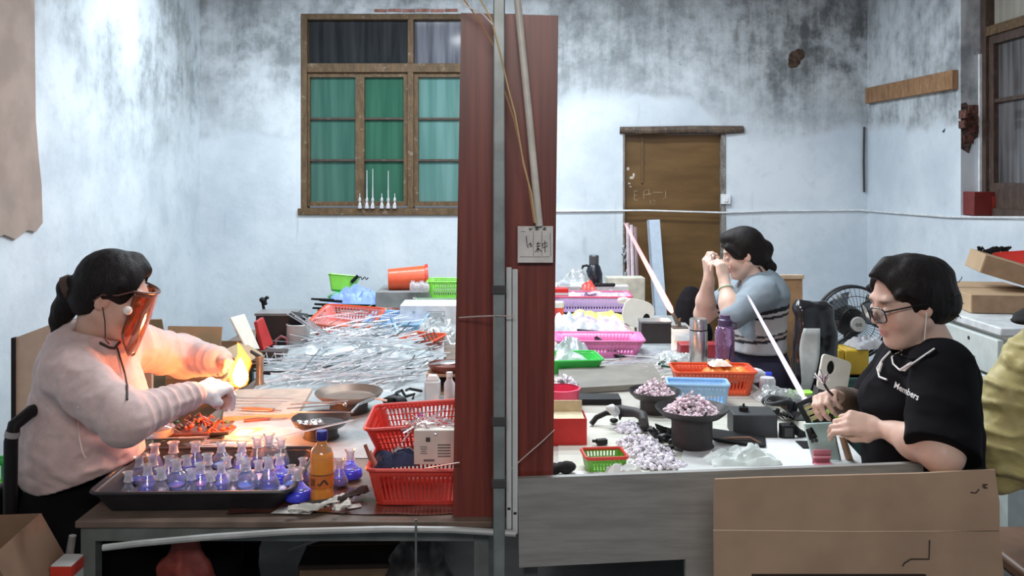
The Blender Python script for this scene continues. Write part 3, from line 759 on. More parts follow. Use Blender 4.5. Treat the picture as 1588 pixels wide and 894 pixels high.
    for y in (-1, 1):
        tm = MB(); tm.tube([Hm(.018+.101*math.cos(1.1), y*.094*math.sin(1.1), .045), Hm(.03, y*.088, .025), Hm(-.012, y*.089, .014), Hm(-.03, y*.085, -.01)], .0024, 6)
        o = ppart(root, 'temple_arm', tm, MATS['dark_plastic']); o.parent = vis; o.matrix_parent_inverse = Matrix.Translation(root.location).inverted()
        hn = MB(); hn.ball(Hm(.068, y*.094, -.008), (.013, .012, .013), 12, 8)  # pale ball imitating a round white reflection on the shield
        o = ppart(root, 'round_glint', hn, mat('glint_pale', (.85, .75, .68), .25)); o.parent = vis; o.matrix_parent_inverse = Matrix.Translation(root.location).inverted()
    # lanyard
    ln = MB()
    P = [onto(tree, *p, off=.004) for p in ((122, 478), (131, 500), (143, 520), (155, 534), (168, 540), (176, 541), (184, 532))]
    P = [p for p in P if p]
    if len(P) > 3: ln.tube(P, .0042, 6)
    P = [onto(tree, *p, off=.004) for p in ((180, 540), (186, 560), (192, 580), (196, 600), (197, 622))]; P = [p for p in P if p]
    if len(P) > 2: ln.tube(P, .003, 6)
    if ln.v: ppart(root, 'lanyard', ln, mat('dark_cord', (.035, .025, .025), .8))
    ear = MB(); ear.tube([Hm(.0, -.088, -.02), Hm(.018, -.085, -.06), Hm(.03, -.07, -.11), N+Vector((.07, -.05, .0))], .0016, 5); ppart(root, 'earphone_wire', ear, MATS['dark_cord'])
    # pale glove on the near hand
    g = Sdf(); g.cap(W1+(E1-W1).normalized()*.03, W1+d1.normalized()*.02, .036, .028, .012)
    hand(g, W1+d1.normalized()*.012, d1, (.15, -.5, .9), [(48, 20, 10), (52, 20, 10), (58, 20, 10), (62, 78, 45)], 0, ((.032, .034, -.016), (.05, .036, -.026), (.052, .034, -.028)), 1.1, 1)
    ppart(root, 'glove', g.mesh('glove', mat('pale_glove', (.80, .77, .76), .9, var=.05, bump=.2, scale=80), .004, wrinkle(.0015, 30, 4)), label='pale cotton glove')
    return root, FL
pw_left, FLAME = left_worker()
# ======================= woman at the right table, black T-shirt
def right_worker():
    root = thing('person', 'woman in a black T-shirt and glasses looking down at glass in her hands', 'person', W(1435, 894, 535)); root.location.z = 0
    H = frame(W(1404, 470, 548), (-.93, -.13, -.22), (.0, 0, 1)); Hm = lambda *p: H @ Vector(p)
    N = W(1453, 552, 545); V = Vector
    S1, E1, W1 = W(1462, 572, 580), W(1462, 704, 612), W(1372, 664, 556)
    S2, E2, W2 = W(1402, 556, 500), W(1350, 640, 482), W(1302, 620, 502)
    Cc, Bc, Pc = W(1432, 620, 540), W(1428, 690, 540), W(1440, 765, 535)
    hip = [V((Pc.x-.02, Pc.y-.05, .58)), V((Pc.x-.02, Pc.y+.11, .58))]; kn = [h+V((-.40, 0.02, -.02)) for h in hip]; an = [V((k.x+.02, k.y, .085)) for k in kn]
    b = Sdf(); head(b, H, 1.25)
    b.cap(Hm(-.03, 0, -.06), N, .056, .060, .03)
    b.cap(S1, S2, .05, .05, .05); b.ell(Cc, (.105, .145, .15), .05); b.ell(Bc, (.12, .15, .12), .05); b.ell(Pc, (.13, .16, .10), .05)
    b.chain([S1, E1], [.056, .047], .03); b.cap(E1, E1+(W1-E1)*.45, .048, .044, .03); b.cap(E1+(W1-E1)*.45, W1, .044, .027, .03)
    b.chain([S2, E2, W2], [.05, .042, .027], .03)
    d1 = W(1318, 656, 552)-W1; d2 = W(1268, 612, 520)-W2
    hand(b, W1+d1.normalized()*.012, d1, (.1, -.75, .65), [(28, 48, 25), (34, 55, 30), (40, 60, 34), (46, 62, 36)], 0, ((.034, .034, -.012), (.068, .034, -.028), (.098, .022, -.030)), .98, -1)
    hand(b, W2+d2.normalized()*.012, d2, (-.2, .5, .85), [(40, 55, 30), (46, 62, 34), (52, 66, 36), (58, 70, 36)], 0, ((.034, .034, -.012), (.068, .034, -.028), (.098, .022, -.030)), .98, 1)
    legs(b, hip, kn, an, foot=(-.15, 0, -.01))
    ppart(root, 'body', b.mesh('body', skin_m, .0042, colour=head_tint(H, (.70, .485, .39), (.55, .22, .2))))
    q = Sdf()
    q.cap(S1+V((0, .03, -.012)), S2+V((0, -.03, -.012)), .068, .068, .06); q.cap(N+V((0, 0, -.03)), Cc, .085, .10, .06)
    q.ell(Cc, (.14, .17, .165), .06); q.ell(W(1440, 575, 543), (.11, .14, .07), .05); q.ell(Bc, (.155, .185, .14), .06); q.ell(W(1430, 740, 538), (.155, .19, .10), .05); q.ell(W(1372, 625, 540), (.05, .12, .06), .06)
    hm = S1+(E1-S1)*1.0
    q.chain([S1, hm+(E1-S1)*.15], [.082, .092], .04); q.chain([S2, S2+(E2-S2)*.95], [.078, .082], .04)
    q.cap(N+V((0.0, 0, .012)), Hm(-.03, 0, -.05), .068, .064, .010, sub=True); q.ell(N+V((-.075, -.01, .005)), (.05, .055, .04), .012, sub=True)
    n1 = (E1-S1).normalized()+V((-.25, 0, -.1))
    post = seq(wrinkle(.004, 10, 21, (1, 1, 1.2)), ridges(S1, hm, .08, 55, .006, 22), ridges(W(1350, 600, 540), W(1440, 740, 540), .2, 58, .0055, 25), cut(hm-(E1-S1)*.02, n1, .17), hem(.765))
    shm = mat('black_jersey', (.0055, .0055, .0075), .9, var=.1, spec=.12)
    sw = ppart(root, 'shirt', q.mesh('shirt', shm, .0055, post))
    tree = BVHTree.FromPolygons([v.co for v in sw.data.vertices], [p.vertices for p in sw.data.polygons])
    def onto(px, py, off=.0015):
        o = V((0, 0, EYE)); d = (W(px, py, 650)-o).normalized(); h = tree.ray_cast(o, d)
        return (h[0]+h[1]*off) if h[0] is not None else W(px, py, 580)
    # the printed word, laid onto the cloth
    fc = bpy.data.curves.new('print', 'FONT'); fc.body = 'Members'; fc.size = 1; fc.resolution_u = 2; fc.offset = .015
    fo = bpy.data.objects.new('print', fc); COL.objects.link(fo); bpy.context.view_layer.update()
    me = bpy.data.meshes.new_from_object(fo.evaluated_get(bpy.context.evaluated_depsgraph_get())); bpy.data.objects.remove(fo)
    bm = bmesh.new(); bm.from_mesh(me); bmesh.ops.triangulate(bm, faces=bm.faces[:]); bmesh.ops.subdivide_edges(bm, edges=[e for e in bm.edges if e.calc_length() > .12], cuts=2); bm.to_mesh(me); bm.free()
    xsz = max(v.co.x for v in me.vertices); a, c = (1386, 601), (1424, 622)
    ux, uy = (c[0]-a[0])/xsz, (c[1]-a[1])/xsz
    for v in me.vertices:
        x, y = v.co.x, v.co.y; v.co = onto(a[0]+ux*x+4.0*y, a[1]+uy*x-13.5*y)
    me.materials.clear(); me.materials.append(mat('white_print', (.8, .8, .8), .7))
    reparent(root, sw, ppart(root, 'print', me, label='white printed word Members'))
    nb = MB(); nk = [onto(x, y, .003) for x, y in ((1398, 548), (1404, 553), (1415, 557), (1428, 557), (1442, 552), (1452, 544))]
    reparent(root, sw, ppart(root, 'collar_rib', nb.tube(nk, .004, 6), MATS['black_jersey']))
    t = Sdf(); t.ell(V((Pc.x, Pc.y, .68)), (.15, .18, .16), .05); legs(t, hip, kn, [a+V((0, 0, .02)) for a in an], r=(.11, .08, .07))
    ppart(root, 'trousers', t.mesh('trousers', MATS['black_cotton'], .010, seq(wrinkle(.005, 10, 29), hem(.10)))); shoes(root, an, (-.15, 0, 0), MATS['black_shoe'])
    # dark brown layer over the far forearm
    g = Sdf(); g.chain([S2+(E2-S2)*.85, E2, W2+(E2-W2)*.02], [.066, .062, .042], .03)
    ppart(root, 'forearm_layer', g.mesh('forearm_layer', mat('brown_layer', (.075, .045, .025), .7, sheen=.1), .005, ridges(E2, W2, .06, 110, .005, 31)), label='dark brown layer over the far forearm')
    # hair drawn back into a loose knot
    h = Sdf(); e = lambda c, r, k=.015, **w: h.ell(c, r, k, H, **w)
    e((-.018, 0, .036), (.107, .094, .102)); e((-.05, 0, -.005), (.085, .085, .085)); h.cap((.03, 0, .122), (.078, 0, .098), .018, .010, .03, H)
    for y in (-1, 1): h.cap((.055, y*.078, .045), (.018, y*.083, -.02), .012, .010, .02, H)
    e((.112, 0, -.025), (.106, .080, .122), .010, sub=True)
    for y in (-1, 1): h.ell((.018, y*.105, -.055), (.046, .05, .055), .010, H, sub=True)
    h.cap((-.01, 0, -.105), (-.01, 0, -.2), .075, .075, .01, H, sub=True)
    h.cap((-.10, 0, .045), W(1455, 462, 548)+V((0, 0, 0)), .07, .055, .03); 
    h.p[-1] = ('c', np.array(Hm(-.09, 0, .04)), np.array(W(1456, 462, 548)), .068, .052, .03, False)
    h.ell(W(1464, 470, 546), (.044, .05, .052), .02); [h.ell((.052, y*.098, -.008), (.040, .045, .05), .012, H, sub=True) for y in (-1, 1)]; h.cap(W(1452, 485, 546), W(1462, 492, 546), .03, .014, .015)
    for i, (x, y, dx, dy) in enumerate(((1478, 440, 9, -8), (1486, 462, 8, 10), (1483, 478, 10, 6), (1470, 490, 5, 8), (1462, 492, 1, 8))): h.cap(W(x-6, y, 546), W(x+dx*.5, y+dy*.5, 546), .008, .003, .01)
    ppart(root, 'hair', h.mesh('hair', hairmat(), .0045, strands(.0018, 70, 5, (1, 1, .3))))
    wisps = MB()
    for i in range(16):
        x = 1474+random.uniform(-14, 14); y = random.uniform(425, 500); s0 = 546+random.uniform(-20, 20); p = [W(x, y, s0)]
        for k in range(3): x += random.uniform(0, 7); y += random.uniform(-6, 7); p.append(W(x, y, s0))
        wisps.tube(p, .0011, 4)
    o = ppart(root, 'loose_hair', wisps, hairmat()); o['kind'] = 'stuff'
    for y in (-1, 1): ppart(root, 'eyeball', MB().ball(Hm(.0775, y*.032, .0005), .0112, 12, 8), MATS['eye_white'])
    # glasses
    gl = thing_child(root, 'glasses'); fm = mat('black_frame', (.012, .012, .014), .25); lm = thin('spectacle_lens', (.96, .98, .97), .03, .02)
    for y in (-1, 1):
        c = V((.104, y*.034, -.004)); R = Euler((0, .10, y*.20)).to_matrix()
        rr = lambda a, f=1: H @ (c+R @ V((0, .027*f*(abs(math.cos(a))**.55)*math.copysign(1, math.cos(a)), .021*f*(abs(math.sin(a))**.55)*math.copysign(1, math.sin(a)))))
        ring = [rr(a) for a in np.linspace(0, 2*math.pi, 29)]
        o = ppart(root, 'rim', MB().tube(ring, .0021, 6, cap=False), fm); reparent(root, gl, o)
        lb = MB(); lb.add([H @ c]+ring[:-1], [(0, i+1, (i+1) % 28+1) for i in range(28)]); o = ppart(root, 'lens', lb, lm); reparent(root, gl, o)
        o = ppart(root, 'temple_arm', MB().tube([H @ (c+R @ V((0, y*.028, .012))), Hm(.088, y*.073, .010), Hm(.03, y*.086, .010), Hm(-.012, y*.088, .006), Hm(-.03, y*.084, -.02)], .0024, 6), fm); reparent(root, gl, o)
    o = ppart(root, 'bridge', MB().tube([Hm(.106, -.008, .002), Hm(.110, 0, .005), Hm(.106, .008, .002)], .002, 6), fm); reparent(root, gl, o)
    # white earphones on a neckband
    wm = mat('white_rubber', (.80, .78, .76), .4); ep = thing_child(root, 'neckband_earphones')
    bnd = [onto(x, y, .007) for x, y in ((1378, 590), (1367, 586), (1364, 573), (1372, 560), (1382, 549))]+[Hm(.0, -.02, -.15)*.5+N*.5+V((-.05, .07, .03))]
    o = ppart(root, 'band', MB().tube([onto(1450, 543, .006), onto(1432, 556, .006), onto(1418, 566, .007), onto(1408, 575, .007), onto(1398, 575, .007), onto(1388, 566, .007), onto(1386, 556, .007), onto(1392, 545, .007)], .0026, 7), wm); reparent(root, ep, o)
    o = ppart(root, 'band', MB().tube(bnd[:5], .003, 7), wm); reparent(root, ep, o)
    o = ppart(root, 'control_bar', MB().tube([onto(1418, 566, .010), onto(1403, 575, .010)], .0044, 8), wm); reparent(root, ep, o)
    o = ppart(root, 'control_bar', MB().tube([onto(1372, 566, .010), onto(1368, 578, .010)], .0042, 8), wm); reparent(root, ep, o)
    o = ppart(root, 'wire', MB().tube([Hm(-.004, .090, -.016), Hm(.012, .092, -.06), Hm(.02, .085, -.10), Hm(.02, .08, -.14), onto(1400, 552, .006)], .0019, 6), wm); reparent(root, ep, o)
    return root
pw_right = right_worker()
# ======================= woman at the far end of the right table
def far_worker():
    root = thing('person', 'woman in a striped grey sweater holding both hands up before her eyes', 'person', W(1175, 894, 312)); root.location.z = 0
    V = Vector; H = frame(W(1151, 394, 312), (-.90, .10, -.26), (0, 0, 1)); Hm = lambda *p: H @ V(p)
    N = W(1176, 434, 312)
    S1, E1, W1 = W(1180, 455, 324), W(1135, 492, 329), W(1124, 441, 322)
    S2, E2, W2 = W(1160, 447, 297), W(1091, 488, 300), W(1099, 434, 308)
    Cc, Bc, Pc = W(1178, 475, 312), W(1176, 520, 312), W(1178, 562, 312)
    hip = [V((Pc.x-.02, Pc.y-.02, .55)), V((Pc.x-.02, Pc.y+.12, .55))]; kn = [h+V((-.38, 0, -.01)) for h in hip]; an = [V((k.x+.02, k.y, .085)) for k in kn]
    b = Sdf(); head(b, H, 1.1); b.cap(Hm(-.03, 0, -.06), N, .052, .056, .03)
    b.cap(S1, S2, .05, .05, .05); b.ell(Cc, (.10, .14, .15), .05); b.ell(Bc, (.11, .14, .12), .05); b.ell(Pc, (.12, .155, .10), .05)
    for S, E, Wr in ((S1, E1, W1), (S2, E2, W2)): b.chain([S, E], [.05, .044], .03); b.cap(E, E+(Wr-E)*.4, .046, .044, .03); b.cap(E+(Wr-E)*.4, Wr, .044, .028, .03)
    hand(b, W1+(W1-E1).normalized()*.01, W(1117, 402, 318)-W1, (.55, -.8, .1), [(35, 55, 30), (42, 62, 35), (48, 66, 38), (54, 70, 40)], 0, ((.034, .034, -.012), (.068, .034, -.028), (.096, .022, -.030)), 1.0, 1)
    hand(b, W2+(W2-E2).normalized()*.01, W(1096, 398, 310)-W2, (-.85, -.3, .2), [(38, 60, 30), (48, 66, 35), (52, 70, 38), (56, 72, 40)], 0, ((.034, .034, -.012), (.068, .034, -.028), (.096, .022, -.030)), 1.0, -1)
    legs(b, hip, kn, an, foot=(-.15, 0, -.01))
    ppart(root, 'body', b.mesh('body', skin_m, .005, colour=head_tint(H, (.72, .51, .41), (.55, .22, .2))))
    q = Sdf(); q.cap(S1+V((0, .02, 0)), S2+V((0, -.02, 0)), .068, .066, .06); q.cap(N+V((.01, 0, -.02)), Cc, .08, .10, .06)
    q.ell(Cc, (.128, .165, .15), .06); q.ell(W(1188, 455, 312), (.10, .14, .09), .06); q.ell(Bc, (.128, .175, .13), .06); q.ell(W(1174, 545, 312), (.13, .178, .09), .05)
    hm = S1+(E1-S1)*.97; q.chain([S1, hm], [.080, .060], .035); q.chain([S2, S2+(E2-S2)*.6], [.078, .068], .035)
    q.cap(N+V((0, 0, .01)), Hm(-.03, 0, -.05), .066, .06, .01, sub=True); q.ell(N+V((-.07, -.01, -.01)), (.045, .04, .05), .012, sub=True)
    def tint(Vv):
        z = Vv[:, 2]+(Vv[:, 0]-1.22)*-.12; c = np.tile(np.array((.27, .33, .38)), (len(Vv), 1))
        arm = along(Vv, S1, E1); near = (np.linalg.norm(Vv-np.array((S1+E1)/2), axis=1) < .19) & (arm > .2) & (Vv[:, 0] < 1.17)
        lo = ~near
        for z0, z1, col in ((.99, 1.012, (.02, .02, .03)), (.975, .99, (.6, .57, .57)), (.962, .975, (.02, .02, .03)), (.888, .962, (.55, .53, .54)), (.878, .888, (.02, .02, .03)), (.866, .878, (.5, .42, .4)), (.852, .866, (.02, .02, .03)), (0, .852, (.50, .50, .53))):
            c[lo & (z >= z0) & (z < z1)] = col
        return c
    ppart(root, 'sweater', q.mesh('sweater', tinted('striped_knit', .85, 0, .2, 200), .006, seq(wrinkle(.004, 11, 41), ridges(S1, hm, .075, 70, .006, 42), ridges(W(1140, 500, 312), W(1200, 540, 312), .15, 70, .005, 45), hem(.79)), tint))
    t = Sdf(); t.ell(V((Pc.x, Pc.y, .68)), (.145, .18, .19), .05); legs(t, hip, kn, [a+V((0, 0, .02)) for a in an], r=(.108, .08, .07))
    ppart(root, 'trousers', t.mesh('trousers', mat('navy_cotton', (.03, .028, .06), .85), .011, seq(wrinkle(.005, 10, 49), hem(.10)))); shoes(root, an, (-.15, 0, 0), MATS['black_shoe'])
    h = Sdf(); e = lambda c, r, k=.015, **w: h.ell(c, r, k, H, **w)
    e((-.016, 0, .036), (.108, .093, .100)); e((-.05, 0, -.01), (.08, .082, .085)); e((.035, 0, .09), (.055, .07, .04))
    for y in (-1, 1): h.cap((.068, y*.068, .055), (.02, y*.082, -.005), .016, .012, .02, H)
    e((.116, 0, -.035), (.10, .076, .118), .010, sub=True)
    for y in (-1, 1): h.ell((.022, y*.105, -.055), (.044, .05, .05), .010, H, sub=True)
    h.cap((-.01, 0, -.105), (-.01, 0, -.2), .075, .075, .01, H, sub=True)
    h.chain([Hm(-.11, 0, -.005), W(1180, 408, 312), W(1187, 411, 312), W(1195, 415, 312)], [.045, .04, .04, .03], .012); h.cap(W(1190, 408, 312), W(1197, 414, 312), .02, .012, .01)
    ppart(root, 'hair', h.mesh('hair', hairmat(), .0055, strands(.0016, 60, 7, (1, 1, .3))))
    for y in (-1, 1): ppart(root, 'eyeball', MB().ball(Hm(.0775, y*.032, .0005), .0112, 10, 7), MATS['eye_white'])
    br = MB(); ax = (W1-E1).normalized(); c = E1+(W1-E1)*.86; u = ax.orthogonal().normalized(); w = ax.cross(u)
    br.tube([c+(u*math.cos(a)+w*math.sin(a))*.034 for a in np.linspace(0, 2*math.pi, 21)], .0045, 7, cap=False); ppart(root, 'bracelet', br, mat('jade', (.45, .58, .42), .25))
    cd = MB(); cd.tube([Hm(-.05, .065, -.075), N+V((.02, -.06, .02)), N+V((-.04, -.065, -.03)), N+V((-.085, -.02, -.085)), N+V((-.10, .0, -.13))], .0042, 6); ppart(root, 'neck_cord', cd, MATS['dark_cord'])
    bead = MB().ball(W(1106, 398, 312), (.012, .012, .016), 10, 7); solo('glass_piece', 'tiny clear glass piece held up before the eyes of the far woman', 'glass', bead, thin('clear_glass', (.96, .98, 1), .04, .12))
    return root
pw_far = far_worker()
# ---------------------------------------------------------------- work tables, dividing board, post, panels
m_top = mat('worn_table_wood', (.15, .105, .08), .55, var=.25, scale=9, bump=.1)
m_top2 = mat('pale_table_board', (.42, .40, .35), .6, var=.1, scale=6, bump=.05)
m_steel = mat('painted_steel', (.13, .145, .135), .45, var=.2, scale=14)
m_wpvc = mat('white_pvc', (.62, .64, .64), .35, var=.04)
def worktable(label, x0, x1, y0, y1, mtop):
    t = thing('work_table', label, 'table', ((x0+x1)/2, (y0+y1)/2, 0)); w, d = x1-x0, y1-y0
    part(t, 'table_top', MB().box((0, 0, TZ-.009), (w, d, .018)), mtop, bevel=.003)
    for sx in (-1, 1):
        for sy in (-1, 1):
            part(t, 'leg', MB().box((sx*(w/2-.03), sy*(d/2-.03), (TZ-.018)/2), (.038, .038, TZ-.018)), m_steel)
    for sy in (-1, 1): part(t, 'apron_rail', MB().box((0, sy*(d/2-.022), TZ-.036), (w-.098, .028, .036)), m_steel)
    for sx in (-1, 1): part(t, 'apron_rail', MB().box((sx*(w/2-.022), 0, TZ-.036), (.028, d-.098, .036)), m_steel)
    return t
worktable('worn brown work table in front, under the black tray of flasks', -1.14, -.05, 2.353, 4.38, m_top)
worktable('middle work table under the glass heap and the pale red tray', -1.56, -.05, 4.40, 5.30, m_top)
worktable('farthest left work table carrying the red bucket and green baskets', -1.12, -.05, 5.32, 6.45, m_top)
worktable('pale work table behind the grey board, in front of the woman in black', .02, 1.05, 2.42, 4.25, m_top2)
worktable('far pale work table where the woman in the striped sweater sits', .0, 1.05, 4.27, 5.60, m_top2)
worktable('narrow far table by the door under the violet basket and black thermos', .0, .90, 5.62, 6.55, m_top2)
# steel post
po = thing('steel_post', 'grey square steel post standing before the red board', 'post', (-.033, 2.322, 0))
part(po, 'tube', MB().box((0, 0, ZC/2), (.030, .030, ZC)), mat('grey_steel', (.23, .26, .26), .4, .3, var=.15), bevel=.003)
part(po, 'base_plate', MB().box((0, 0, .004), (.09, .09, .008)), MATS['grey_steel'])
wz = lambda py, s=600: EYE-(py-CY)/s
for py in (448, 650, 745):
    mb = MB(); mb.box((0, -.002, wz(py)), (.036, .036, .022)); part(po, 'clamp', mb, MATS['dark_iron'], bevel=.002)
# red board
m_red, n_, p_ = newmat('red_brown_board'); co_ = n_.coord()
g_ = n_.noise(n_.mapping(co_, (14, 14, .5)), 3, 5, .6)
n_.set(p_.inputs['Base Color'], n_.mix(n_.rng(g_, .3, .7), (.115, .020, .014), (.225, .045, .03))); p_.inputs['Roughness'].default_value = .38
S0 = 587
def slab(name, label, cat, pix, s, th, m, **kw):
    """upright slab whose outline is given in pixels at one distance, set back by its thickness"""
    P = [W(x, y, s(x) if callable(s) else s) for x, y in pix]
    c = sum(P, Vector())/len(P); a = (P[1]-P[0]).normalized(); nrm = a.cross(Vector((0, 0, 1))).normalized()
    if nrm.y < 0: nrm = -nrm
    mb = MB(); k = len(P); vs = [p-c for p in P]+[p-c+nrm*th for p in P]
    mb.add(vs, [tuple(range(k)), tuple(range(2*k-1, k-1, -1))]+[(i, i+k, (i+1) % k+k, (i+1) % k) for i in range(k)])
    return solo(name, label, cat, mb, m, c, 0, smooth=0, **kw)
slab('red_board', 'tall red-brown board standing upright between the two tables behind the steel post', 'board', [(715, 20), (866, 24), (857, 804), (702, 802)], S0, .016, m_red)
# grey laminate board guarding the front of the right table
m_lam, n_, p_ = newmat('grey_laminate'); co_ = n_.coord()
g_ = n_.noise(n_.mapping(co_, (1.2, 1.2, 12)), 3, 6, .65); b_ = n_.noise(co_, 7, 3)
n_.set(p_.inputs['Base Color'], n_.mix(n_.rng(b_, .62, .75, 0, .3), n_.mix(n_.rng(g_, .3, .7), (.235, .23, .215), (.335, .33, .315)), (.2, .2, .19))); p_.inputs['Roughness'].default_value = .45
ps = lambda x: 597+(x-803)/(1432-803)*(589-597)
zf = lambda s: CY+EYE*s-4
gp = slab('grey_board', 'wide grey wood-grain board closing the front of the right table', 'board', [(803, 743), (1432, 719), (1432, zf(589)), (1063, zf(594)), (1063, 868), (805, 881)], ps, .018, m_lam)
# big cardboard sheet leaning on it
m_card = mat('cardboard', (.53, .30, .165), .8, var=.07, scale=4, bump=.05)
ct = thing('cardboard_sheet', 'large flattened brown cardboard sheet leaning on the grey board in front', 'cardboard', W(1330, 894, 640)); ct.location.z = 0
cs = 640; cz = lambda y: EYE-(y-CY)/cs; cx = lambda x: (x-CX)/cs-ct.location.x
def sheet(pix, dy, th=.007):
    mb = MB(); M = Matrix(((1, 0, 0, 0), (0, 0, 1, 0), (0, 1, 0, 0), (0, 0, 0, 1)))
    mb.prism([(cx(x), cz(y)) for x, y in pix], th, M); mb.v = [(x, y+dy+(cz(745)-z)*-.012, z) for x, y, z in mb.v]; return mb
part(ct, 'upper_panel', sheet([(1109, 744), (1180, 741), (1300, 738), (1420, 735), (1500, 731), (1543, 729), (1546, 752), (1550, 780), (1550, 823), (1330, 824), (1107, 822), (1107, 780)], 0), m_card, smooth=0)
part(ct, 'lower_panel', sheet([(1107, 824), (1330, 826), (1550, 825), (1553, 850), (1556, 885), (1558, 1100), (1560, 1318), (1330, 1318), (1109, 1318), (1107, 1100)], .002), m_card, smooth=0)
sl = MB(); sl.box((cx(1300), -.0035, cz(895)), (.42, .006, .014)); part(ct, 'hand_slot', sl, mat('slot_dark', (.03, .018, .012), .9))
mk = MB()
for ln in ([(1441, 838), (1440, 867), (1412, 867), (1402, 873), (1399, 878)], [(1505, 764), (1513, 765), (1518, 759)], [(1524, 756), (1524, 752), (1531, 752)], [(1525, 757), (1531, 757)], [(1527, 752), (1527, 758)]):
    mk.tube([(cx(x), -.0005+(cz(745)-cz(y))*-.012, cz(y)) for x, y in ln], .0016, 5)
part(ct, 'pen_mark', mk, mat('pen_ink', (.03, .02, .02), .8))
mb = MB(); mb.tube([W(1085, 845, 583), W(1094, 848, 584), W(1105, 846, 585)], .003, 5); mb.ball(W(1087, 845, 583), .004, 6, 4)
solo('wire_clip', 'small dark bent wire clip on the face of the grey board', 'clip', mb, MATS['dark_iron'])
# white pipes
mb = MB(); mb.tube([W(799, -30, 590), W(808, 60, 590), (W(820, 180, 590)), W(836, 350, 590)], .0098, 12)
for v in range(len(mb.v)): mb.v[v] = (mb.v[v][0], mb.v[v][1]-.022, mb.v[v][2])
solo('white_conduit', 'long white plastic conduit running down the red board to the paper card', 'pipe', mb, mat('cream_pvc', (.66, .62, .55), .4))
for i, (x0, x1, y0, y1) in enumerate(((785, 793.5, 415, 822), (794.5, 803, 418, 829))):
    c = (x0+x1)/2; mb = MB(); z0, z1 = wz(y1, 598), wz(y0, 598); w = (x1-x0)/598
    mb.box((0, 0, (z1-z0)/2), (w, .014, z1-z0))
    t = thing('cable_trunking', ('slim white plastic trunking strip next to the steel post' if i == 0 else 'slim white plastic trunking strip on the side of the red board, lower of two'), 'trunking', (W(c, y1, 598).x, 2.347, z0))
    part(t, 'channel', mb, m_wpvc, bevel=.002)
    part(t, 'cover_ridge', MB().box((0, -.0075, (z1-z0)/2), (w*.25, .003, (z1-z0)*.99)), m_wpvc)
    mb = MB(); mb.box((0, -.0075, .055), (.008, .003, .006)); part(t, 'screw', mb, MATS['dark_iron'])
mb = MB(); mb.tube([W(160, 850, 604), W(220, 843, 604), W(330, 833, 604), W(450, 825, 604), W(600, 821, 604), W(700, 822, 604), W(800, 828, 604)], .0085, 8)
solo('white_conduit', 'white plastic pipe sagging under the front edge of the left table', 'pipe', mb, mat('grey_pvc', (.42, .43, .42), .4))
mb = MB(); mb.cyl(W(645, 806, 612), W(645, 1180, 612), .003, None, 8)
solo('hanging_rod', 'thin pale rod hanging from the front rail of the left table', 'rod', mb, m_steel)
# card with writing
cd = thing('paper_card', 'white card with black handwriting fixed under the conduit on the red board', 'card', W(830, 379, 590)+Vector((0, -.012, 0)))
px = lambda x, y: ((x-830)/590, 0, (379-y)/590)
part(cd, 'plate', MB().box((0, .005, 0), (.093, .012, .096)), mat('card_white', (.66, .63, .60), .6), bevel=.0015)
ink = mat('black_ink', (.02, .02, .02), .7); m_line = mat('line_ink', (.12, .12, .12), .7)
def pen(lines, w): 
    mb = MB()
    for ln in lines: mb.tube([(px(x, y)[0], -.0015, px(x, y)[2]) for x, y in ln], w, 5)
    return mb
part(cd, 'handwriting', pen([[(816, 366), (817, 378)], [(817, 379), (819, 384)], [(819, 380), (822, 376), (822, 383)], [(823, 377), (825, 383)], [(831, 378), (838, 377)], [(831, 382), (838, 381)], [(834, 375), (834, 391)], [(834, 384), (830, 391)], [(834, 384), (839, 390)], [(832, 386), (837, 386)],
                             [(841, 378), (848, 376), (848, 382), (842, 384), (841, 378)], [(844.5, 373), (845, 391)]], .0011), ink)
part(cd, 'heading', pen([[(820, 354), (823, 356)], [(821, 357), (825, 354)], [(829, 353), (835, 353)], [(832, 352), (832, 357)], [(830, 356), (835, 356)], [(842, 354), (847, 353)], [(844, 352), (844, 357)], [(841, 356), (847, 356)]], .0011), ink)
part(cd, 'ruled_lines', pen([[(808, 359), (815, 359)], [(806, 398), (852, 398)], [(853, 362), (854, 397)], [(827, 359), (827, 396)], [(840, 358), (840, 396)]], .0006), m_line)
# loose wires on post and board
for i, (pts, c, lab) in enumerate(((((716, -5), (742, 30), (768, 75), (782, 140), (797, 185), (806, 225), (818, 275), (828, 345)), (.42, .22, .10), 'thin copper-coloured wire looping down past the post to the card'),
                                   (((742, -5), (762, 30), (775, 80), (789, 140), (799, 178), (812, 255), (824, 300), (830, 346)), (.62, .45, .22), 'thin yellowish wire running beside the conduit to the card'),
                                   (((700, -5), (722, 10), (748, 22), (765, 40)), (.75, .75, .75), 'thin white wire at the top of the steel post'))):
    mb = MB(); mb.tube([W(x, y, 606)+Vector((0, -.006*i, 0)) for x, y in pts], .0022, 6)
    solo('loose_wire', lab, 'wire', mb, mat('wire%d' % i, c, .5))
mb = MB(); mb.tube([W(712, 493, 594), W(740, 491, 600), W(770, 490, 608), W(798, 491, 606)], .0018, 6)
mb2 = solo('tie_wire', 'thin pale wire tied across the red board and the steel post', 'wire', mb, mat('pale_wire', (.5, .42, .38), .5))
mb = MB(); mb.tube([W(790, 730, 598), W(818, 705, 595), W(840, 686, 591.5), W(860, 667, 589)], .0016, 6)
solo('thin_stick', 'thin pale stick leaning against the lower right edge of the red board', 'stick', mb, MATS['pale_wire'])
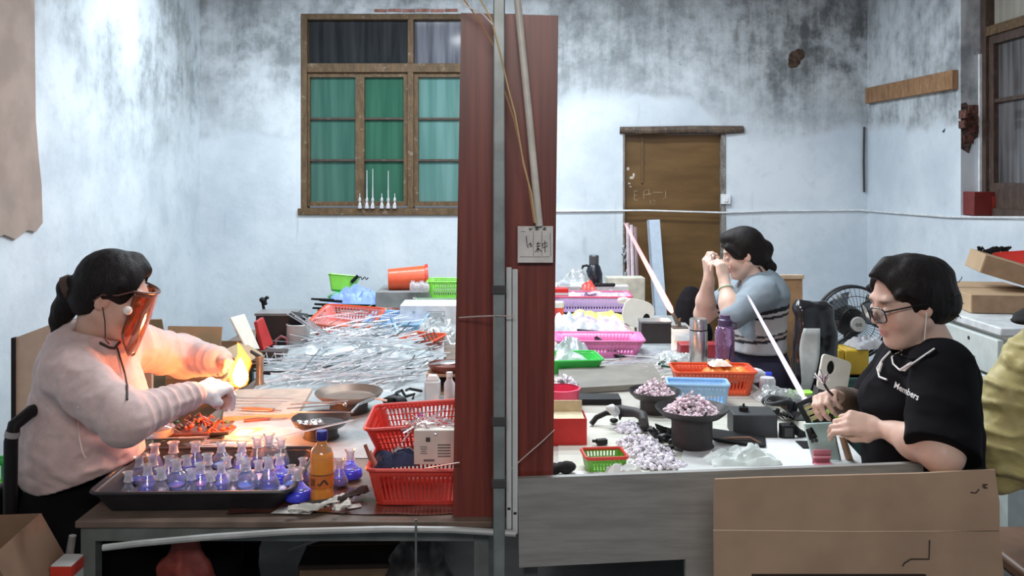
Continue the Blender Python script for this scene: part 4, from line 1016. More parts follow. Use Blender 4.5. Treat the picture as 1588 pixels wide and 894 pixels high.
# ---------------------------------------------------------------- containers
def plastic(name, col, rough=.32, t=.0): return mat(name, col, rough, var=.05, spec=.5, coat=.1)
P_RED = plastic('red_plastic', (.62, .045, .03)); P_ORED = plastic('orange_red_plastic', (.72, .10, .035)); P_PINK = plastic('pink_plastic', (.80, .22, .48)); P_BLUE = plastic('pale_blue_plastic', (.27, .50, .78))
P_GREEN = plastic('green_plastic', (.05, .55, .09)); P_LIME = plastic('lime_plastic', (.25, .72, .08)); P_VIO = plastic('violet_plastic', (.50, .36, .66)); P_SKY = plastic('sky_plastic', (.38, .62, .88)); P_ROSE = plastic('rose_plastic', (.78, .07, .16)); P_BLK = mat('black_plastic', (.010, .010, .011), .5, spec=.25); P_PRED = plastic('pale_red_plastic', (.80, .26, .24))
def rrect(L, Wd, r, cols):
    """outline of a rounded rectangle; cols = numbers of open columns on the (long, short) sides; returns points and a flag for open spans"""
    pts = []; op = []
    L2, W2 = L/2, Wd/2
    for side, (a, b, n) in enumerate((((L2-r, -W2), (L2, -W2+r), 0), )): pass
    def line(p, q, n):
        if n == 0: pts.append(p); op.append(False); return
        k = 2*n+1
        for i in range(k): pts.append((p[0]+(q[0]-p[0])*i/k, p[1]+(q[1]-p[1])*i/k)); op.append(i % 2 == 1)
    def arc(cx, cy, a0):
        for i in range(3): a = a0+math.pi/2*i/3; pts.append((cx+r*math.cos(a), cy+r*math.sin(a))); op.append(False)
    line((-L2+r, -W2), (L2-r, -W2), cols[0]); arc(L2-r, -W2+r, -math.pi/2)
    line((L2, -W2+r), (L2, W2-r), cols[1]); arc(L2-r, W2-r, 0)
    line((L2-r, W2), (-L2+r, W2), cols[0]); arc(-L2+r, W2-r, math.pi/2)
    line((-L2, W2-r), (-L2, -W2+r), cols[1]); arc(-L2+r, -W2+r, math.pi)
    return pts, op
def basket_parts(L, Wd, H, taper=.85, cols=(12, 8), rows=2, r=None, base_holes=True, lo=.16, hi=.82):
    r = r or min(L, Wd)*.12
    pts, op = rrect(L, Wd, r, cols)
    lv = [0, lo]
    for i in range(rows): lv += [lo+(hi-lo)*(i+.82)/rows if i < rows-1 else hi] + ([lo+(hi-lo)*(i+1)/rows] if i < rows-1 else [])
    lv.append(1); opn = [False]+[i % 2 == 0 for i in range(len(lv)-3)]+[False]
    mb = MB(); n = len(pts)
    for t in lv:
        k = taper+(1-taper)*t
        mb.v += [(x*k, y*k, .002+H*t) for x, y in pts]
    for j in range(len(lv)-1):
        for i in range(n):
            if cols[0] and op[i] and opn[j]: continue
            mb.f.append((j*n+i, j*n+(i+1) % n, (j+1)*n+(i+1) % n, (j+1)*n+i))
    mb.f.append(tuple(range(n-1, -1, -1)))
    rim = MB(); rim.tube([(x*1.012, y*1.012, H+.001) for x, y in pts[::1]]+[(pts[0][0]*1.012, pts[0][1]*1.012, H+.001)], .0055, 6, cap=False)
    return mb, rim
def basket(label, loc, L, Wd, H, m, rot=0, taper=.85, cols=(12, 8), rows=2, name='plastic_basket', cat='basket', rimm=None, th=.0028, **kw):
    t = thing(name, label, cat, loc, rot)
    a, b = basket_parts(L, Wd, H, taper, cols, rows, **kw)
    part(t, 'lattice' if cols[0] else 'tub', a, m, solid=th, smooth=45); part(t, 'rim', b, rimm or m)
    return t
def carton(label, loc, size, m, rot=0, open_=True, flaps=(1, 1, 1, 1), name='cardboard_box', ang=(35, 35, 35, 35), th=.004):
    """box of five walls; with flaps when open"""
    x, y, z = size; t = thing(name, label, 'box', loc, rot)
    mb = MB(); mb.v = [(-x/2, -y/2, 0), (x/2, -y/2, 0), (x/2, y/2, 0), (-x/2, y/2, 0), (-x/2, -y/2, z), (x/2, -y/2, z), (x/2, y/2, z), (-x/2, y/2, z)]
    mb.f = [(3, 2, 1, 0), (0, 1, 5, 4), (1, 2, 6, 5), (2, 3, 7, 6), (3, 0, 4, 7)]+([] if open_ else [(4, 5, 6, 7)])
    part(t, 'body', mb, m, solid=th if open_ else 0, smooth=0, bevel=0 if open_ else .003)
    if open_:
        for i, (ln, dp, px_, py_, rz) in enumerate(((x, y/2, 0, -y/2, 0), (y, x/2, x/2, 0, math.pi/2), (x, y/2, 0, y/2, math.pi), (y, x/2, -x/2, 0, -math.pi/2))):
            if not flaps[i]: continue
            f = MB().box((0, -dp*.45, 0), (ln-.006, dp*.9, th)); 
            part(t, 'flap', f, m, smooth=0, loc=(px_, py_, z), rot=(Matrix.Rotation(rz, 3, 'Z') @ Matrix.Rotation(math.radians(ang[i]), 3, 'X')).to_euler())
    return t
def crumple(L, Wd, H, nu, nv, seed, edge=.25, freq=9):
    """a crumpled mound of film or cloth, thick at its middle"""
    mb = MB()
    us = np.array([(i/nu, j/nv) for j in range(nv+1) for i in range(nu+1)])
    a = vnoise(np.c_[us*freq*.5, us[:, :1]*0], seed); b = np.abs(vnoise(np.c_[us*freq, us[:, :1]*0+3], seed+1)); c = vnoise(np.c_[us*freq*1.1, us[:, :1]*0+7], seed+2)
    dx = np.minimum(us[:, 0], 1-us[:, 0])*2; dy = np.minimum(us[:, 1], 1-us[:, 1])*2
    env = np.clip(np.minimum(dx, dy)/edge, 0, 1)**.7
    z = env*H*(.45+.35*a+.5*b)+.0015
    X = (us[:, 0]-.5)*L+c*L*.05; Y = (us[:, 1]-.5)*Wd+a*Wd*.05
    mb.v = [tuple(q) for q in np.c_[X, Y, np.maximum(z, .001)]]
    mb.f = [(j*(nu+1)+i, j*(nu+1)+i+1, (j+1)*(nu+1)+i+1, (j+1)*(nu+1)+i) for j in range(nv) for i in range(nu)]
    return mb
# ---------------------------------------------------------------- left table
GLASS = thin('clear_glass', (.96, .98, 1), .04, .12)
M_LILAC = thin('lilac_glass', (.95, .94, 1), .05, .24, (.90, .88, 1))
M_BLUEG = mat('blue_glass_base', (.07, .08, .80), .12, var=.2, scale=30)
M_BLUEG2 = mat('bright_blue_base', (.04, .16, .85), .15, var=.2, scale=30)
M_FROST = thin('ground_glass', (.94, .94, .98), .3, .75, (.95, .93, .98))
# flame in the left worker's hands
bl = lambda prof, M=None: MB().lathe(prof, 20, M)
fl = thing('torch_flame', 'yellow and orange flame burning at the glass in her gloved hand', 'flame', FLAME+Vector((.002, .01, .0)))
fo = bl([(0, -.032), (.020, -.024), (.031, -.008), (.036, .008), (.034, .024), (.028, .042), (.021, .06), (.013, .08), (.007, .10), (0, .12)])
nv_ = vnoise(np.array(fo.v)*np.array([[45, 45, 28]]), 5)
for i, v in enumerate(fo.v): k = 1+.35*nv_[i]; fo.v[i] = (v[0]*k+.018*math.sin(v[2]*34)*max(0, v[2])*6, v[1]*k, v[2]*(1+.10*nv_[i]))
part(fl, 'outer_flame', fo, flame('flame_outer', (1, .50, .07), (1, .20, .015), 2.2, None, .62), smooth=80)
fi = bl([(0, -.03), (.014, -.022), (.024, -.006), (.026, .010), (.020, .030), (.010, .052), (0, .07)])
part(fl, 'inner_flame', fi, flame('flame_inner', (1, .93, .62), (1, .62, .12), 5, None, .9), smooth=80)
point('flame_light', FLAME+Vector((.0, -.005, .045)), 8.5, (1, .23, .06), .035)
GF = T(376, 683)+Vector((0, 0, .025))
f2 = thing('low_flame', 'small low yellow flame just above the table behind the black tray', 'flame', GF)
part(f2, 'outer_flame', bl([(0, -.045), (.008, -.035), (.013, -.01), (.011, .025), (.005, .06), (0, .085)], Matrix.Rotation(1.35, 4, 'Y')), flame('flame_low', (1, .50, .08), (1, .26, .02), 1.6, None, .45), smooth=80)
part(f2, 'inner_flame', bl([(0, -.03), (.008, -.02), (.011, .0), (.007, .03), (0, .045)], Matrix.Rotation(1.35, 4, 'Y')), flame('flame_low_core', (1, .93, .55), (1, .62, .12), 4, None, .85), smooth=80)
point('low_flame_light', GF+Vector((0, -.01, .045)), 5.5, (1, .26, .045), .02)
bn = thing('burner', 'small dark gas burner lying behind the tray at the low flame', 'burner', GF+Vector((-.06, 0, -.024)))
part(bn, 'nozzle', MB().cyl((-.05, 0, .016), (.012, 0, .022), .008, .006, 10), P_BLK); part(bn, 'foot', MB().box((-.03, 0, .005), (.05, .03, .010)), P_BLK)
bt = thing('bench_torch', 'upright metal bench torch lit orange behind the big flame', 'torch', T(403, 597))
part(bt, 'barrel', MB().lathe([(0, 0), (.021, 0), (.021, .006), (.017, .012), (.017, .10), (.019, .11), (.019, .125), (0, .125)], 16), mat('brass_warm', (.45, .30, .2), .35, .6)); part(bt, 'valve', MB().cyl((.015, 0, .05), (.045, 0, .05), .006, .009, 10), P_BLK)
part(bt, 'nozzle', MB().cyl((0, 0, .12), (-.03, -.03, .15), .009, .007, 10), MATS['dark_iron'])
gp_ = MB(); a, b = FLAME+Vector((-.06, -.02, -.012)), FLAME+Vector((.005, .0, -.006)); gp_.tube([a, a*.5+b*.5, b], [.004, .005, .009], 8); gp_.tube([b, FLAME+Vector((.0, .05, .0))], [.006, .004], 8)
solo('glass_piece', 'small clear glass piece held in the flame between the gloved and the bare hand', 'glass', gp_, GLASS)
# black tray
TY0, TY1 = 2.405, 2.80
tr = thing('baking_tray', 'shallow black metal tray full of blue-based glass flasks at the table corner', 'tray', (-.865, 2.60, TZ), .03)
a, b = basket_parts(.53, .39, .056, .86, (0, 0), 1, r=.03)
m_tray = mat('tray_enamel', (.022, .021, .024), .35, var=.2, scale=20)
part(tr, 'pan', a, m_tray, solid=.003, smooth=40); part(tr, 'rim', b, m_tray)
part(tr, 'liner', MB().box((0, 0, .0055), (.435, .305, .002)), mat('tray_liner', (.62, .64, .86), .35, var=.15, scale=20, coat=.3))
# flasks
MJ = [(.0125, 0), (.011, .003), (.0095, .012), (.0105, .019), (.0145, .024)]
def mouth(z, s=1): return [(r*s, z+h) for r, h in MJ]
def flask(kind, label, loc, rot, s=1.0, group='blue-based glass flasks in the black tray', tilt=0):
    t = thing('glass_flask', label, 'flask', loc, (tilt, 0, rot), group); t.scale = (s, s, s)
    if kind == 'cone':
        part(t, 'body', MB().lathe([(0, .001), (.024, .001), (.026, .004), (.0245, .012), (.015, .032), (.0092, .046)], 18), M_LILAC, smooth=50)
        part(t, 'blue_base', MB().lathe([(0, .003), (.0225, .003), (.0242, .006), (.0225, .014), (.0185, .021), (0, .021)], 18), M_BLUEG, smooth=50); mz = .045
    elif kind == 'bulb':
        part(t, 'body', MB().lathe([(0, .001), (.012, .001), (.022, .008), (.027, .020), (.025, .032), (.016, .041), (.0092, .048)], 18), M_LILAC, smooth=60)
        part(t, 'blue_base', MB().lathe([(0, .003), (.011, .003), (.020, .009), (.0235, .016), (0, .017)], 18), M_BLUEG2, smooth=50); mz = .047
    elif kind == 'bell':
        part(t, 'body', MB().lathe([(0, .001), (.028, .001), (.030, .004), (.029, .016), (.020, .026), (.011, .036), (.0092, .044)], 18), M_LILAC, smooth=50)
        part(t, 'blue_base', MB().lathe([(0, .0), (.0285, .0), (.0308, .004), (.0298, .017), (.024, .022), (0, .022)], 18), M_BLUEG, smooth=50); mz = .043
    else:   # tube: short straight neck with a round foot
        part(t, 'body', MB().lathe([(0, .001), (.017, .001), (.019, .006), (.0165, .018), (.010, .028), (.009, .040)], 16), M_LILAC, smooth=50)
        part(t, 'foot', MB().lathe([(0, .0), (.0185, .0), (.0198, .004), (.018, .009), (0, .009)], 16), M_LILAC, smooth=50); mz = .039
    part(t, 'ground_joint', MB().lathe(mouth(mz), 16), M_FROST, smooth=50, label='frosted flared mouth')
    return t
ORD = ('first', 'second', 'third', 'fourth', 'fifth', 'sixth', 'seventh', 'eighth', 'ninth', 'tenth', 'eleventh', 'twelfth')
KN = {'cone': 'conical glass flask with deep blue base', 'bulb': 'round-bodied glass flask with bright blue bottom', 'bell': 'squat glass flask with broad blue base', 'tube': 'small clear straight-necked glass adapter'}
front = [(199, 770, 'tube', .95), (229, 766, 'cone', 1.05), (250, 770, 'tube', 1.1), (274, 762, 'bulb', 1.1), (297, 768, 'tube', 1.0), (311, 764, 'cone', 1.05), (327, 768, 'tube', .9), (343, 762, 'cone', 1.0), (362, 768, 'tube', .95), (381, 763, 'bulb', 1.15), (401, 757, 'bulb', .95), (417, 757, 'cone', 1.1)]
midr = [(216, 752, 'bulb', 1.0), (237, 748, 'tube', 1.1), (290, 748, 'bell', 1.0), (322, 746, 'tube', 1.1), (352, 748, 'tube', 1.0), (373, 747, 'cone', 1.0), (434, 746, 'bell', 1.0), (262, 750, 'cone', 1.0)]
back = [(240, 732, 'cone', 1.05), (269, 728, 'tube', 1.15), (303, 728, 'cone', 1.05), (343, 728, 'bulb', 1.0), (375, 728, 'cone', 1.05), (399, 722, 'cone', 1.1), (417, 722, 'bulb', 1.2), (436, 722, 'cone', 1.05)]
for nm, rw in (('front', sorted(front)), ('middle', sorted(midr)), ('back', sorted(back))):
    for i, (x, y, k, s) in enumerate(rw):
        p = T(x, y, TZ+.008); flask(k, f'{KN[k]}, {ORD[i]} from left in the tray {nm} row', p, random.uniform(0, 6), s*1.13)
for x, y, k, s, lab in ((462, 774, 'bell', 1.25, 'squat blue-based glass flask standing between the tray and the orange bottle'), (543, 740, 'bell', 1.2, 'squat blue-based glass flask lying next to the lower red basket'),
                        (470, 748, 'cone', 1.0, 'conical blue-based flask half hidden behind the orange bottle'), (526, 752, 'cone', 1.05, 'conical blue-based flask just right of the orange bottle'), (452, 757, 'bulb', .9, 'small round blue-bottomed flask beside the tray corner')):
    flask(k, lab, T(x, y, TZ+.009), random.uniform(0, 6), s, 'blue-based flasks beside the tray')
# orange bottle
ob = thing('drink_bottle', 'orange-filled plastic bottle with a dark blue cap beside the tray', 'bottle', T(499, 775, TZ+.009), .2)
m_or = mat('orange_liquid', (.85, .30, .05), .18, var=.04, coat=.3)
part(ob, 'body', MB().lathe([(0, 0), (.028, 0), (.0315, .004), (.0325, .012), (.030, .03), (.0315, .045), (.0325, .062), (.0325, .11), (.0315, .125), (.026, .140), (.015, .150), (.0135, .156), (.0135, .168), (0, .168)], 24), m_or, smooth=50)
part(ob, 'clear_shoulder', MB().lathe([(.0322, .118), (.0268, .1405), (.0158, .151), (.0145, .157)], 24), thin('bottle_plastic', (1, .9, .8), .1, .3, (1, .75, .5)))
part(ob, 'label', MB().lathe([(.0330, .038), (.0334, .040), (.0334, .072), (.0330, .074)], 24), mat('orange_label', (.68, .17, .03), .5))
part(ob, 'cap', MB().lathe([(0, .190), (.0145, .190), (.016, .187), (.016, .166), (.0145, .164), (0, .164)], 24), mat('navy_cap', (.02, .025, .22), .4))
lb = MB(); arc = lambda a, z, r=.0340: (r*math.sin(a), -r*math.cos(a), z)
for j in range(5): lb.tube([arc(a, .048+j*.004) for a in np.linspace(-1.0, -.55, 6)], .0012, 4)
lb.tube([arc(a, .056+.006*math.sin(a*9)) for a in np.linspace(-.3, .5, 10)], .003, 5); lb.tube([arc(a, .0755) for a in np.linspace(-1.5, 1.5, 20)], .0012, 4)
part(ob, 'label_print', lb, mat('brown_print', (.10, .04, .02), .6))
# mats, rags and sheets on the near part of the table
sh = MB(); sh.grid(lambda u, v: (-.36+u*.72, -.10+v*.2+.012*math.sin(u*7), .002+.0016*math.sin(u*23+v*9)), 40, 10)
solo('brown_mat', 'glossy dark brown plastic mat under the orange bottle and lower red basket', 'mat', sh, mat('brown_vinyl', (.10, .035, .025), .25, var=.2, coat=.3), (-.40, 2.50, TZ+.002), .02)
rg = thing('torn_rag', 'torn dark rag with ragged white edges hanging at the front of the table', 'rag', T(520, 785, TZ+.012), .15)
def rag(pts, w, seed, h=.016):
    mb = MB(); n = len(pts)-1
    def fn(u, v):
        i = min(int(u*n), n-1); t = u*n-i; a, b = Vector(pts[i]), Vector(pts[i+1]); p = a.lerp(b, t); d = (b-a).normalized(); nn = Vector((-d.y, d.x))
        o = (v-.5)*w*(.7+.3*math.sin(u*9+seed)); return (p.x+nn.x*o, p.y+nn.y*o, .004+h*abs(math.sin(v*5+u*6+seed))*(1-abs(v-.5)))
    return mb.grid(fn, 28, 8)
part(rg, 'dark_cloth', rag([(-.09, -.02), (-.02, -.01), (.03, .03), (.08, .09)], .035, 0, .02), mat('dark_rag', (.05, .035, .03), .85), solid=.002)
part(rg, 'white_edge', rag([(-.12, -.045), (-.05, -.04), (-.005, -.005), (.02, .04)], .018, 1, .022), mat('white_rag', (.72, .70, .64), .9), solid=.002, label='ragged whitish edge')
part(rg, 'white_edge', rag([(0, -.055), (.03, -.03), (.035, .0)], .022, 2, .018), MATS['white_rag'], solid=.002, label='ragged whitish edge')
mb = MB(); mb.add([(-.055, -.02, 0), (.05, -.022, .001), (.06, .012, .003), (-.04, .02, .002)], [(0, 1, 2, 3)])
solo('white_paper_scrap', 'flat strip of white paper at the table edge below the tray corner', 'paper', mb, MATS['white_rag'], T(455, 793, TZ+.006), -.05, solid=.001)
mb = MB(); mb.add([(-.02, -.015, 0), (.02, -.012, .001), (.018, .012, .002), (-.018, .014, .001)], [(0, 1, 2, 3)])
solo('white_paper_scrap', 'small square white paper scrap on the brown mat left of the lower basket', 'paper', mb, MATS['white_rag'], T(549, 786, TZ+.006), .3, solid=.001)
# red baskets with their contents
basket('lower red slatted basket at the table edge beside the red board', T(650, 787, TZ+.004)+Vector((.015, .105, 0)), .315, .21, .098, P_RED, .0, .86, (20, 12), 1, lo=.12, hi=.80)
basket('upper red lattice basket stacked tilted above the lower red basket', W(646, 716, 541)+Vector((0, .10, .022)), .285, .20, .088, P_RED, (.10, -.07, -.02), .80, (18, 12), 4, lo=.1, hi=.86)
bx = thing('paper_carton', 'small white printed carton standing in the lower red basket', 'box', W(673, 722, 556)+Vector((0, .035, 0)), .03)
m_wc = mat('white_card', (.66, .63, .56), .7, var=.06)
part(bx, 'body', MB().box((0, 0, .048), (.115, .06, .096)), m_wc, bevel=.002)
part(bx, 'brown_side', MB().box((.0585, 0, .048), (.003, .058, .094)), mat('brown_card', (.42, .25, .12), .8))
pr = MB(); pr.box((-.018, -.0305, .07), (.012, .001, .012)); part(bx, 'print', pr, ink)
for z in (.055, .047, .039, .031, .023): pr.box((.027, -.0305, z), (.036, .001, .0035))
for z in (.05, .044, .038, .032): pr.box((-.03, -.0305, z), (.02 if z != .038 else .014, .001, .002))
pr.box((-.015, -.0305, .012), (.03, .001, .006)); part(bx, 'lettering', pr, mat('grey_print', (.16, .15, .14), .7))
m_pgl = thin('pinkish_glass', (.98, .9, .92), .08, .55, (.92, .78, .80)); m_wgl = thin('whitish_glass', (.97, .98, 1), .10, .95, (.92, .95, 1))
rods = [MB().tube([(-l/2, 0, 0), (-l/6, 0, .002), (l/6, 0, -.001), (l/2, 0, 0)], r, 6).mesh('glass_rod', m) for l, r, m in ((.34, .0036, m_wgl), (.42, .003, m_wgl), (.28, .0045, m_wgl), (.36, .0032, m_wgl), (.38, .0034, GLASS))]
prods = [MB().tube([(-l/2, 0, 0), (0, 0, .003), (l/2, 0, 0)], r, 6).mesh('glass_straw', m_pgl) for l, r in ((.09, .0032), (.12, .0028), (.075, .0036))]
c0 = W(668, 668, 552)+Vector((0, .035, 0))
for i in range(26):
    p = c0+Vector((random.uniform(-.055, .055), random.uniform(-.03, .05), random.uniform(-.006, .02)))
    solo('glass_straw', 'short pinkish glass straw in the loose bunch above the white carton', 'glass', random.choice(prods), None, p, (random.uniform(-.6, .6), random.uniform(-.9, .5), random.uniform(-1, 1.5)), 'pinkish glass straws above the white carton')
cr = crumple(.12, .07, .045, 22, 14, 5); solo('knitted_glove', 'crumpled navy and white work glove in the lower red basket', 'glove', cr, (lambda: (lambda m: m)(mat('navy_glove', (.03, .04, .09), .9, var=.5)))(), W(610, 727, 560)+Vector((0, .05, -.003)), .2)
cr = crumple(.10, .06, .055, 20, 12, 8); solo('knitted_glove', 'crumpled whitish work glove behind the navy glove in the lower red basket', 'glove', cr, mat('white_glove', (.62, .64, .66), .9, var=.2), W(630, 722, 545)+Vector((0, .05, -.003)), .5)
for i, (a, b, c, lab) in enumerate((((573, 700), (583, 728), (.55, .2, .16), 'reddish handle standing in the lower red basket'), ((566, 690), (577, 730), (.30, .10, .07), 'dark red handle in the corner of the lower red basket'))):
    solo('tool_handle', lab, 'tool', MB().cyl(W(*a, 555), W(*b, 565)+Vector((0, .04, -.01)), .005, .006, 8), mat('handle%d' % i, c, .4))
solo('glass_rod_tip', 'thin pinkish rod sticking out of the lower red basket across the red board', 'rod', MB().cyl(W(660, 727, 572), W(712, 718, 596), .0022, .002, 6), m_pgl)
# pans
def pan(label, px, py, rim_y, R, m, rot=0, foot=True, name='metal_pan'):
    """shallow round pan on a short drum; rim_y = pixel row of the rim's centre"""
    base = T(px, py); s = F/base.y; h = (EYE-(rim_y-CY)/s)-TZ
    t = thing(name, label, 'pan', base, rot)
    part(t, 'dish', MB().lathe([(0, h-.020), (R*.80, h-.020), (R*.93, h-.006), (R, h+.002), (R*1.012, h), (R*.94, h-.012), (R*.80, h-.026), (R*.55, h-.028), (0, h-.028)], 40), m, smooth=40)
    if foot: part(t, 'drum', MB().lathe([(0, .001), (R*.62, .001), (R*.62, .006), (R*.56, .012), (R*.56, h-.028), (0, h-.028)], 32), mat('sooty_metal', (.03, .026, .026), .6, var=.3), smooth=40)
    return t, h
m_pan1 = mat('warm_steel', (.20, .15, .12), .42, .5, var=.25, scale=8); m_pan2 = mat('dark_steel', (.06, .055, .055), .4, .5, var=.3, scale=12)
pan('round steel pan standing behind the dark pan on the left table', 541, 640, 608, .128, m_pan1, name='metal_pan')
t, h = pan('dark round pan on a drum holding foil scraps, before the steel pan', 498, 680, 648, .100, m_pan2)
mb = crumple(.10, .06, .018, 18, 12, 31); solo('foil_scrap', 'crumpled silver foil lying in the dark pan', 'foil', mb, mat('foil', (.5, .5, .5), .25, .8, var=.3, bump=.4), t.location+Vector((-.035, -.02, h-.0205)), .4)
for i, (a, b) in enumerate((((450, 628), (540, 622)), ((445, 634), (520, 628)), ((452, 640), (548, 640)), ((470, 624), (535, 627)))):
    A, B = T(*a, .845), T(*b, .848); solo('steel_pick', f'thin steel pick lying across the dark pan, {ORD[i]} from the back', 'tool', MB().cyl(A, B, .003, .0022, 6), mat('bright_steel', (.45, .45, .46), .3, .8), group='steel picks on the dark pan')
solo('steel_ball', 'small bright steel knob on the picks by the pans', 'knob', MB().ball(T(535, 628, .852), .008, 10, 7), MATS['bright_steel'])
solo('glass_rod', 'long thin pinkish glass rod lying before the dark pan', 'glass', MB().cyl(T(425, 680, .80), T(548, 652, .845), .0028, None, 6), m_pgl)
mb = MB(); p = [T(545, 640, .83), T(556, 628, .84), T(580, 618, .845), T(600, 622, .84)]; mb.tube(p, .004, 6)
solo('bent_wire', 'curved pale wire hoop between the steel pan and the upper red basket', 'wire', mb, MATS['bright_steel'])
mb = MB()
for i in range(7): x, y = random.uniform(596, 630), random.uniform(605, 630); mb.tube([T(x, y, .77), T(x+random.uniform(5, 14), y-random.uniform(-3, 8), .80), T(x+random.uniform(10, 24), y+random.uniform(-4, 6), .765)], .006, 6)
mb.ball(T(612, 622, .775), (.05, .03, .022), 10, 6)
solo('clamp_tool', 'small black clamp tool lying behind the upper red basket', 'tool', mb, P_BLK)
# plank, knives, wire basket of ornaments
pb = thing('soldering_board', 'flat wooden work board lit orange beneath the flame', 'board', T(404, 640), .0)
pm = MB(); P = [T(345, 655), T(462, 650), T(484, 610), T(352, 612)]; c = T(404, 640)
pm.v = [tuple(q-c+Vector((0, 0, z))) for z in (.001, .02) for q in P]; pm.f = [(3, 2, 1, 0), (4, 5, 6, 7), (0, 1, 5, 4), (1, 2, 6, 5), (2, 3, 7, 6), (3, 0, 4, 7)]
part(pb, 'plank', pm, mat('board_wood', (.50, .36, .28), .6, var=.15, scale=12), bevel=.002)
for i, (a, b, c, d, lab) in enumerate((((376, 645), (424, 647), (437, 648), (6, 3), 'knife with a broad pale wooden handle on the work board'), ((378, 657), (419, 654), (443, 652), (5, 2), 'file with a dark red handle lying in front of the work board'))):
    t = thing('hand_tool', lab, 'tool', T(*b)); z = .026 if i == 0 else .008
    A, B, Cq = [T(*q)-T(*b)+Vector((0, 0, z)) for q in (a, b, c)]
    part(t, 'handle', MB().tube([A, A*.5+B*.5, B], [.007, .0095, .006], 8), mat('tool_handle%d' % i, ((.42, .22, .12), (.14, .035, .02))[i], .45)); part(t, 'blade', MB().cyl(B, Cq, .003, .0018, 6), MATS['bright_steel'])
for i in range(6):
    y = 616+i*5; a, b = T(352+i*4, y, .774), T(455-i*9, y+random.uniform(-2, 2), .774); solo('glass_rod', 'thin glass rod lying on the orange-lit work board', 'glass', MB().cyl(a, b, .0022, None, 6), m_wgl, group='glass rods on the work board')
rk = thing('glass_tray', 'reddish tray heaped with small dark glass ornaments beneath her hands', 'tray', T(312, 672), .03)
part(rk, 'plate', MB().box((0, 0, .006), (.22, .10, .010)), mat('rust_plate', (.20, .06, .035), .5), bevel=.003)
hp = MB()
for i in range(46):
    x, y = random.gauss(0, .055), random.gauss(0, .025); x = max(-.1, min(.1, x)); z = .013+max(0, .05-abs(x)*.5)*random.random()
    if i % 3: hp.ball((x, y, z), (random.uniform(.006, .013), random.uniform(.006, .012), random.uniform(.004, .01)), 7, 5)
    else: hp.tube([(x, y, z), (x+random.uniform(-.02, .02), y, z+.02), (x+random.uniform(-.03, .03), y, z+.008)], .0035, 5)
o = part(rk, 'ornaments', hp, mat('red_glass_bits', (.28, .06, .03), .18, var=.8, scale=60, coat=.4)); o['kind'] = 'stuff'
wr_ = MB()
for k in range(3): wr_.tube([(.09+.012*k+.0*k, -.02+.02*math.sin(a), .03+.03*k*.3+.022*math.cos(a)) if 0 else (-.02+.075*math.cos(a), -.03+.03*k, .045+.042*math.sin(a)) for a in np.linspace(math.pi, 2*math.pi, 13)], .0028, 6)
wr_.tube([(-.095, -.03, .045), (-.095, .03, .045)], .0028, 6); wr_.tube([(.055, -.03, .045), (.055, .03, .045)], .0028, 6)
part(rk, 'wire_cradle', wr_, MATS['warm_steel'])
for x, w in ((252, .034), (285, .03), (330, .028)):
    solo('leaf_scrap', 'small dark green glass leaf lying on the reddish tray at x' if 0 else {252: 'dark green glass scrap on the near corner of the reddish tray', 285: 'dark green glass scrap in the middle of the reddish tray', 330: 'dark green glass scrap on the far side of the reddish tray'}[x], 'glass', MB().ball(T(x+22, 655, .79), (w*.3, w*.25, .006), 8, 5), mat('dark_green_glass', (.03, .09, .04), .2))
bw = thing('glass_dish', 'clear round glass dish with a lid knob at the table edge by her sweater', 'dish', T(243, 678))
part(bw, 'bowl', MB().lathe([(0, .001), (.045, .001), (.055, .010), (.058, .032), (.060, .034)], 28), M_FROST, smooth=50); part(bw, 'lid', MB().lathe([(.061, .035), (.05, .042), (.02, .046), (.010, .05), (.008, .056), (.016, .062), (.014, .068), (0, .07)], 28), M_LILAC, smooth=50)
# flat rods and blue cloth between dish and flasks
for i in range(26):
    y = 680+random.uniform(0, 26); x0 = 235+random.uniform(0, 60); x1 = x0+random.uniform(90, 190)
    solo('glass_rod', 'thin clear glass rod lying flat on the table behind the flask tray', 'glass', MB().cyl(T(x0, y, TZ+.004+.003*(i % 3)), T(min(x1, 470), y+random.uniform(-7, 3), TZ+.005+.003*(i % 3)), .0026, None, 6), (GLASS, m_wgl)[i % 2], group='glass rods behind the flask tray')
cr = crumple(.20, .07, .022, 26, 12, 12); solo('blue_cloth', 'dull blue folded cloth lying behind the flask tray', 'cloth', cr, mat('dull_blue', (.10, .15, .22), .8), T(268, 700), .06)
mb = MB()
for i in range(5): mb.tube([T(225+i*2, 716-i*5, TZ+.01), T(250+i*3, 700-i*4, TZ+.025), T(300+i*4, 694-i*3, TZ+.012)], .005, 6)
solo('black_cable', 'bundle of thin black cables curling beside the blue cloth', 'cable', mb, P_BLK)
# clear film over the table middle
def film(name, label, P, m, nz=.008, seed=0, nu=36, nv=26):
    mb = MB(); A, B, C_, D = P
    us = [(i/nu, j/nv) for j in range(nv+1) for i in range(nu+1)]
    nn = vnoise(np.array([(u*9, v*6, 0) for u, v in us]), seed)
    for (u, v), q in zip(us, nn): p = (A*(1-u)+B*u)*(1-v)+(D*(1-u)+C_*u)*v; mb.v.append((p.x, p.y, p.z+.002+max(0, q)*nz))
    mb.f = [(j*(nu+1)+i, j*(nu+1)+i+1, (j+1)*(nu+1)+i+1, (j+1)*(nu+1)+i) for j in range(nv) for i in range(nu)]
    return solo(name, label, 'sheet', mb, m, smooth=60)
m_paper = mat('pale_sheet', (.42, .455, .47), .3, var=.15, coat=.3, bump=.12)
film('plastic_sheet', 'large crinkled pale plastic sheet covering the middle of the left table', [T(330, 712), T(700, 712), T(690, 560), T(420, 560)], m_paper, .006, 3)
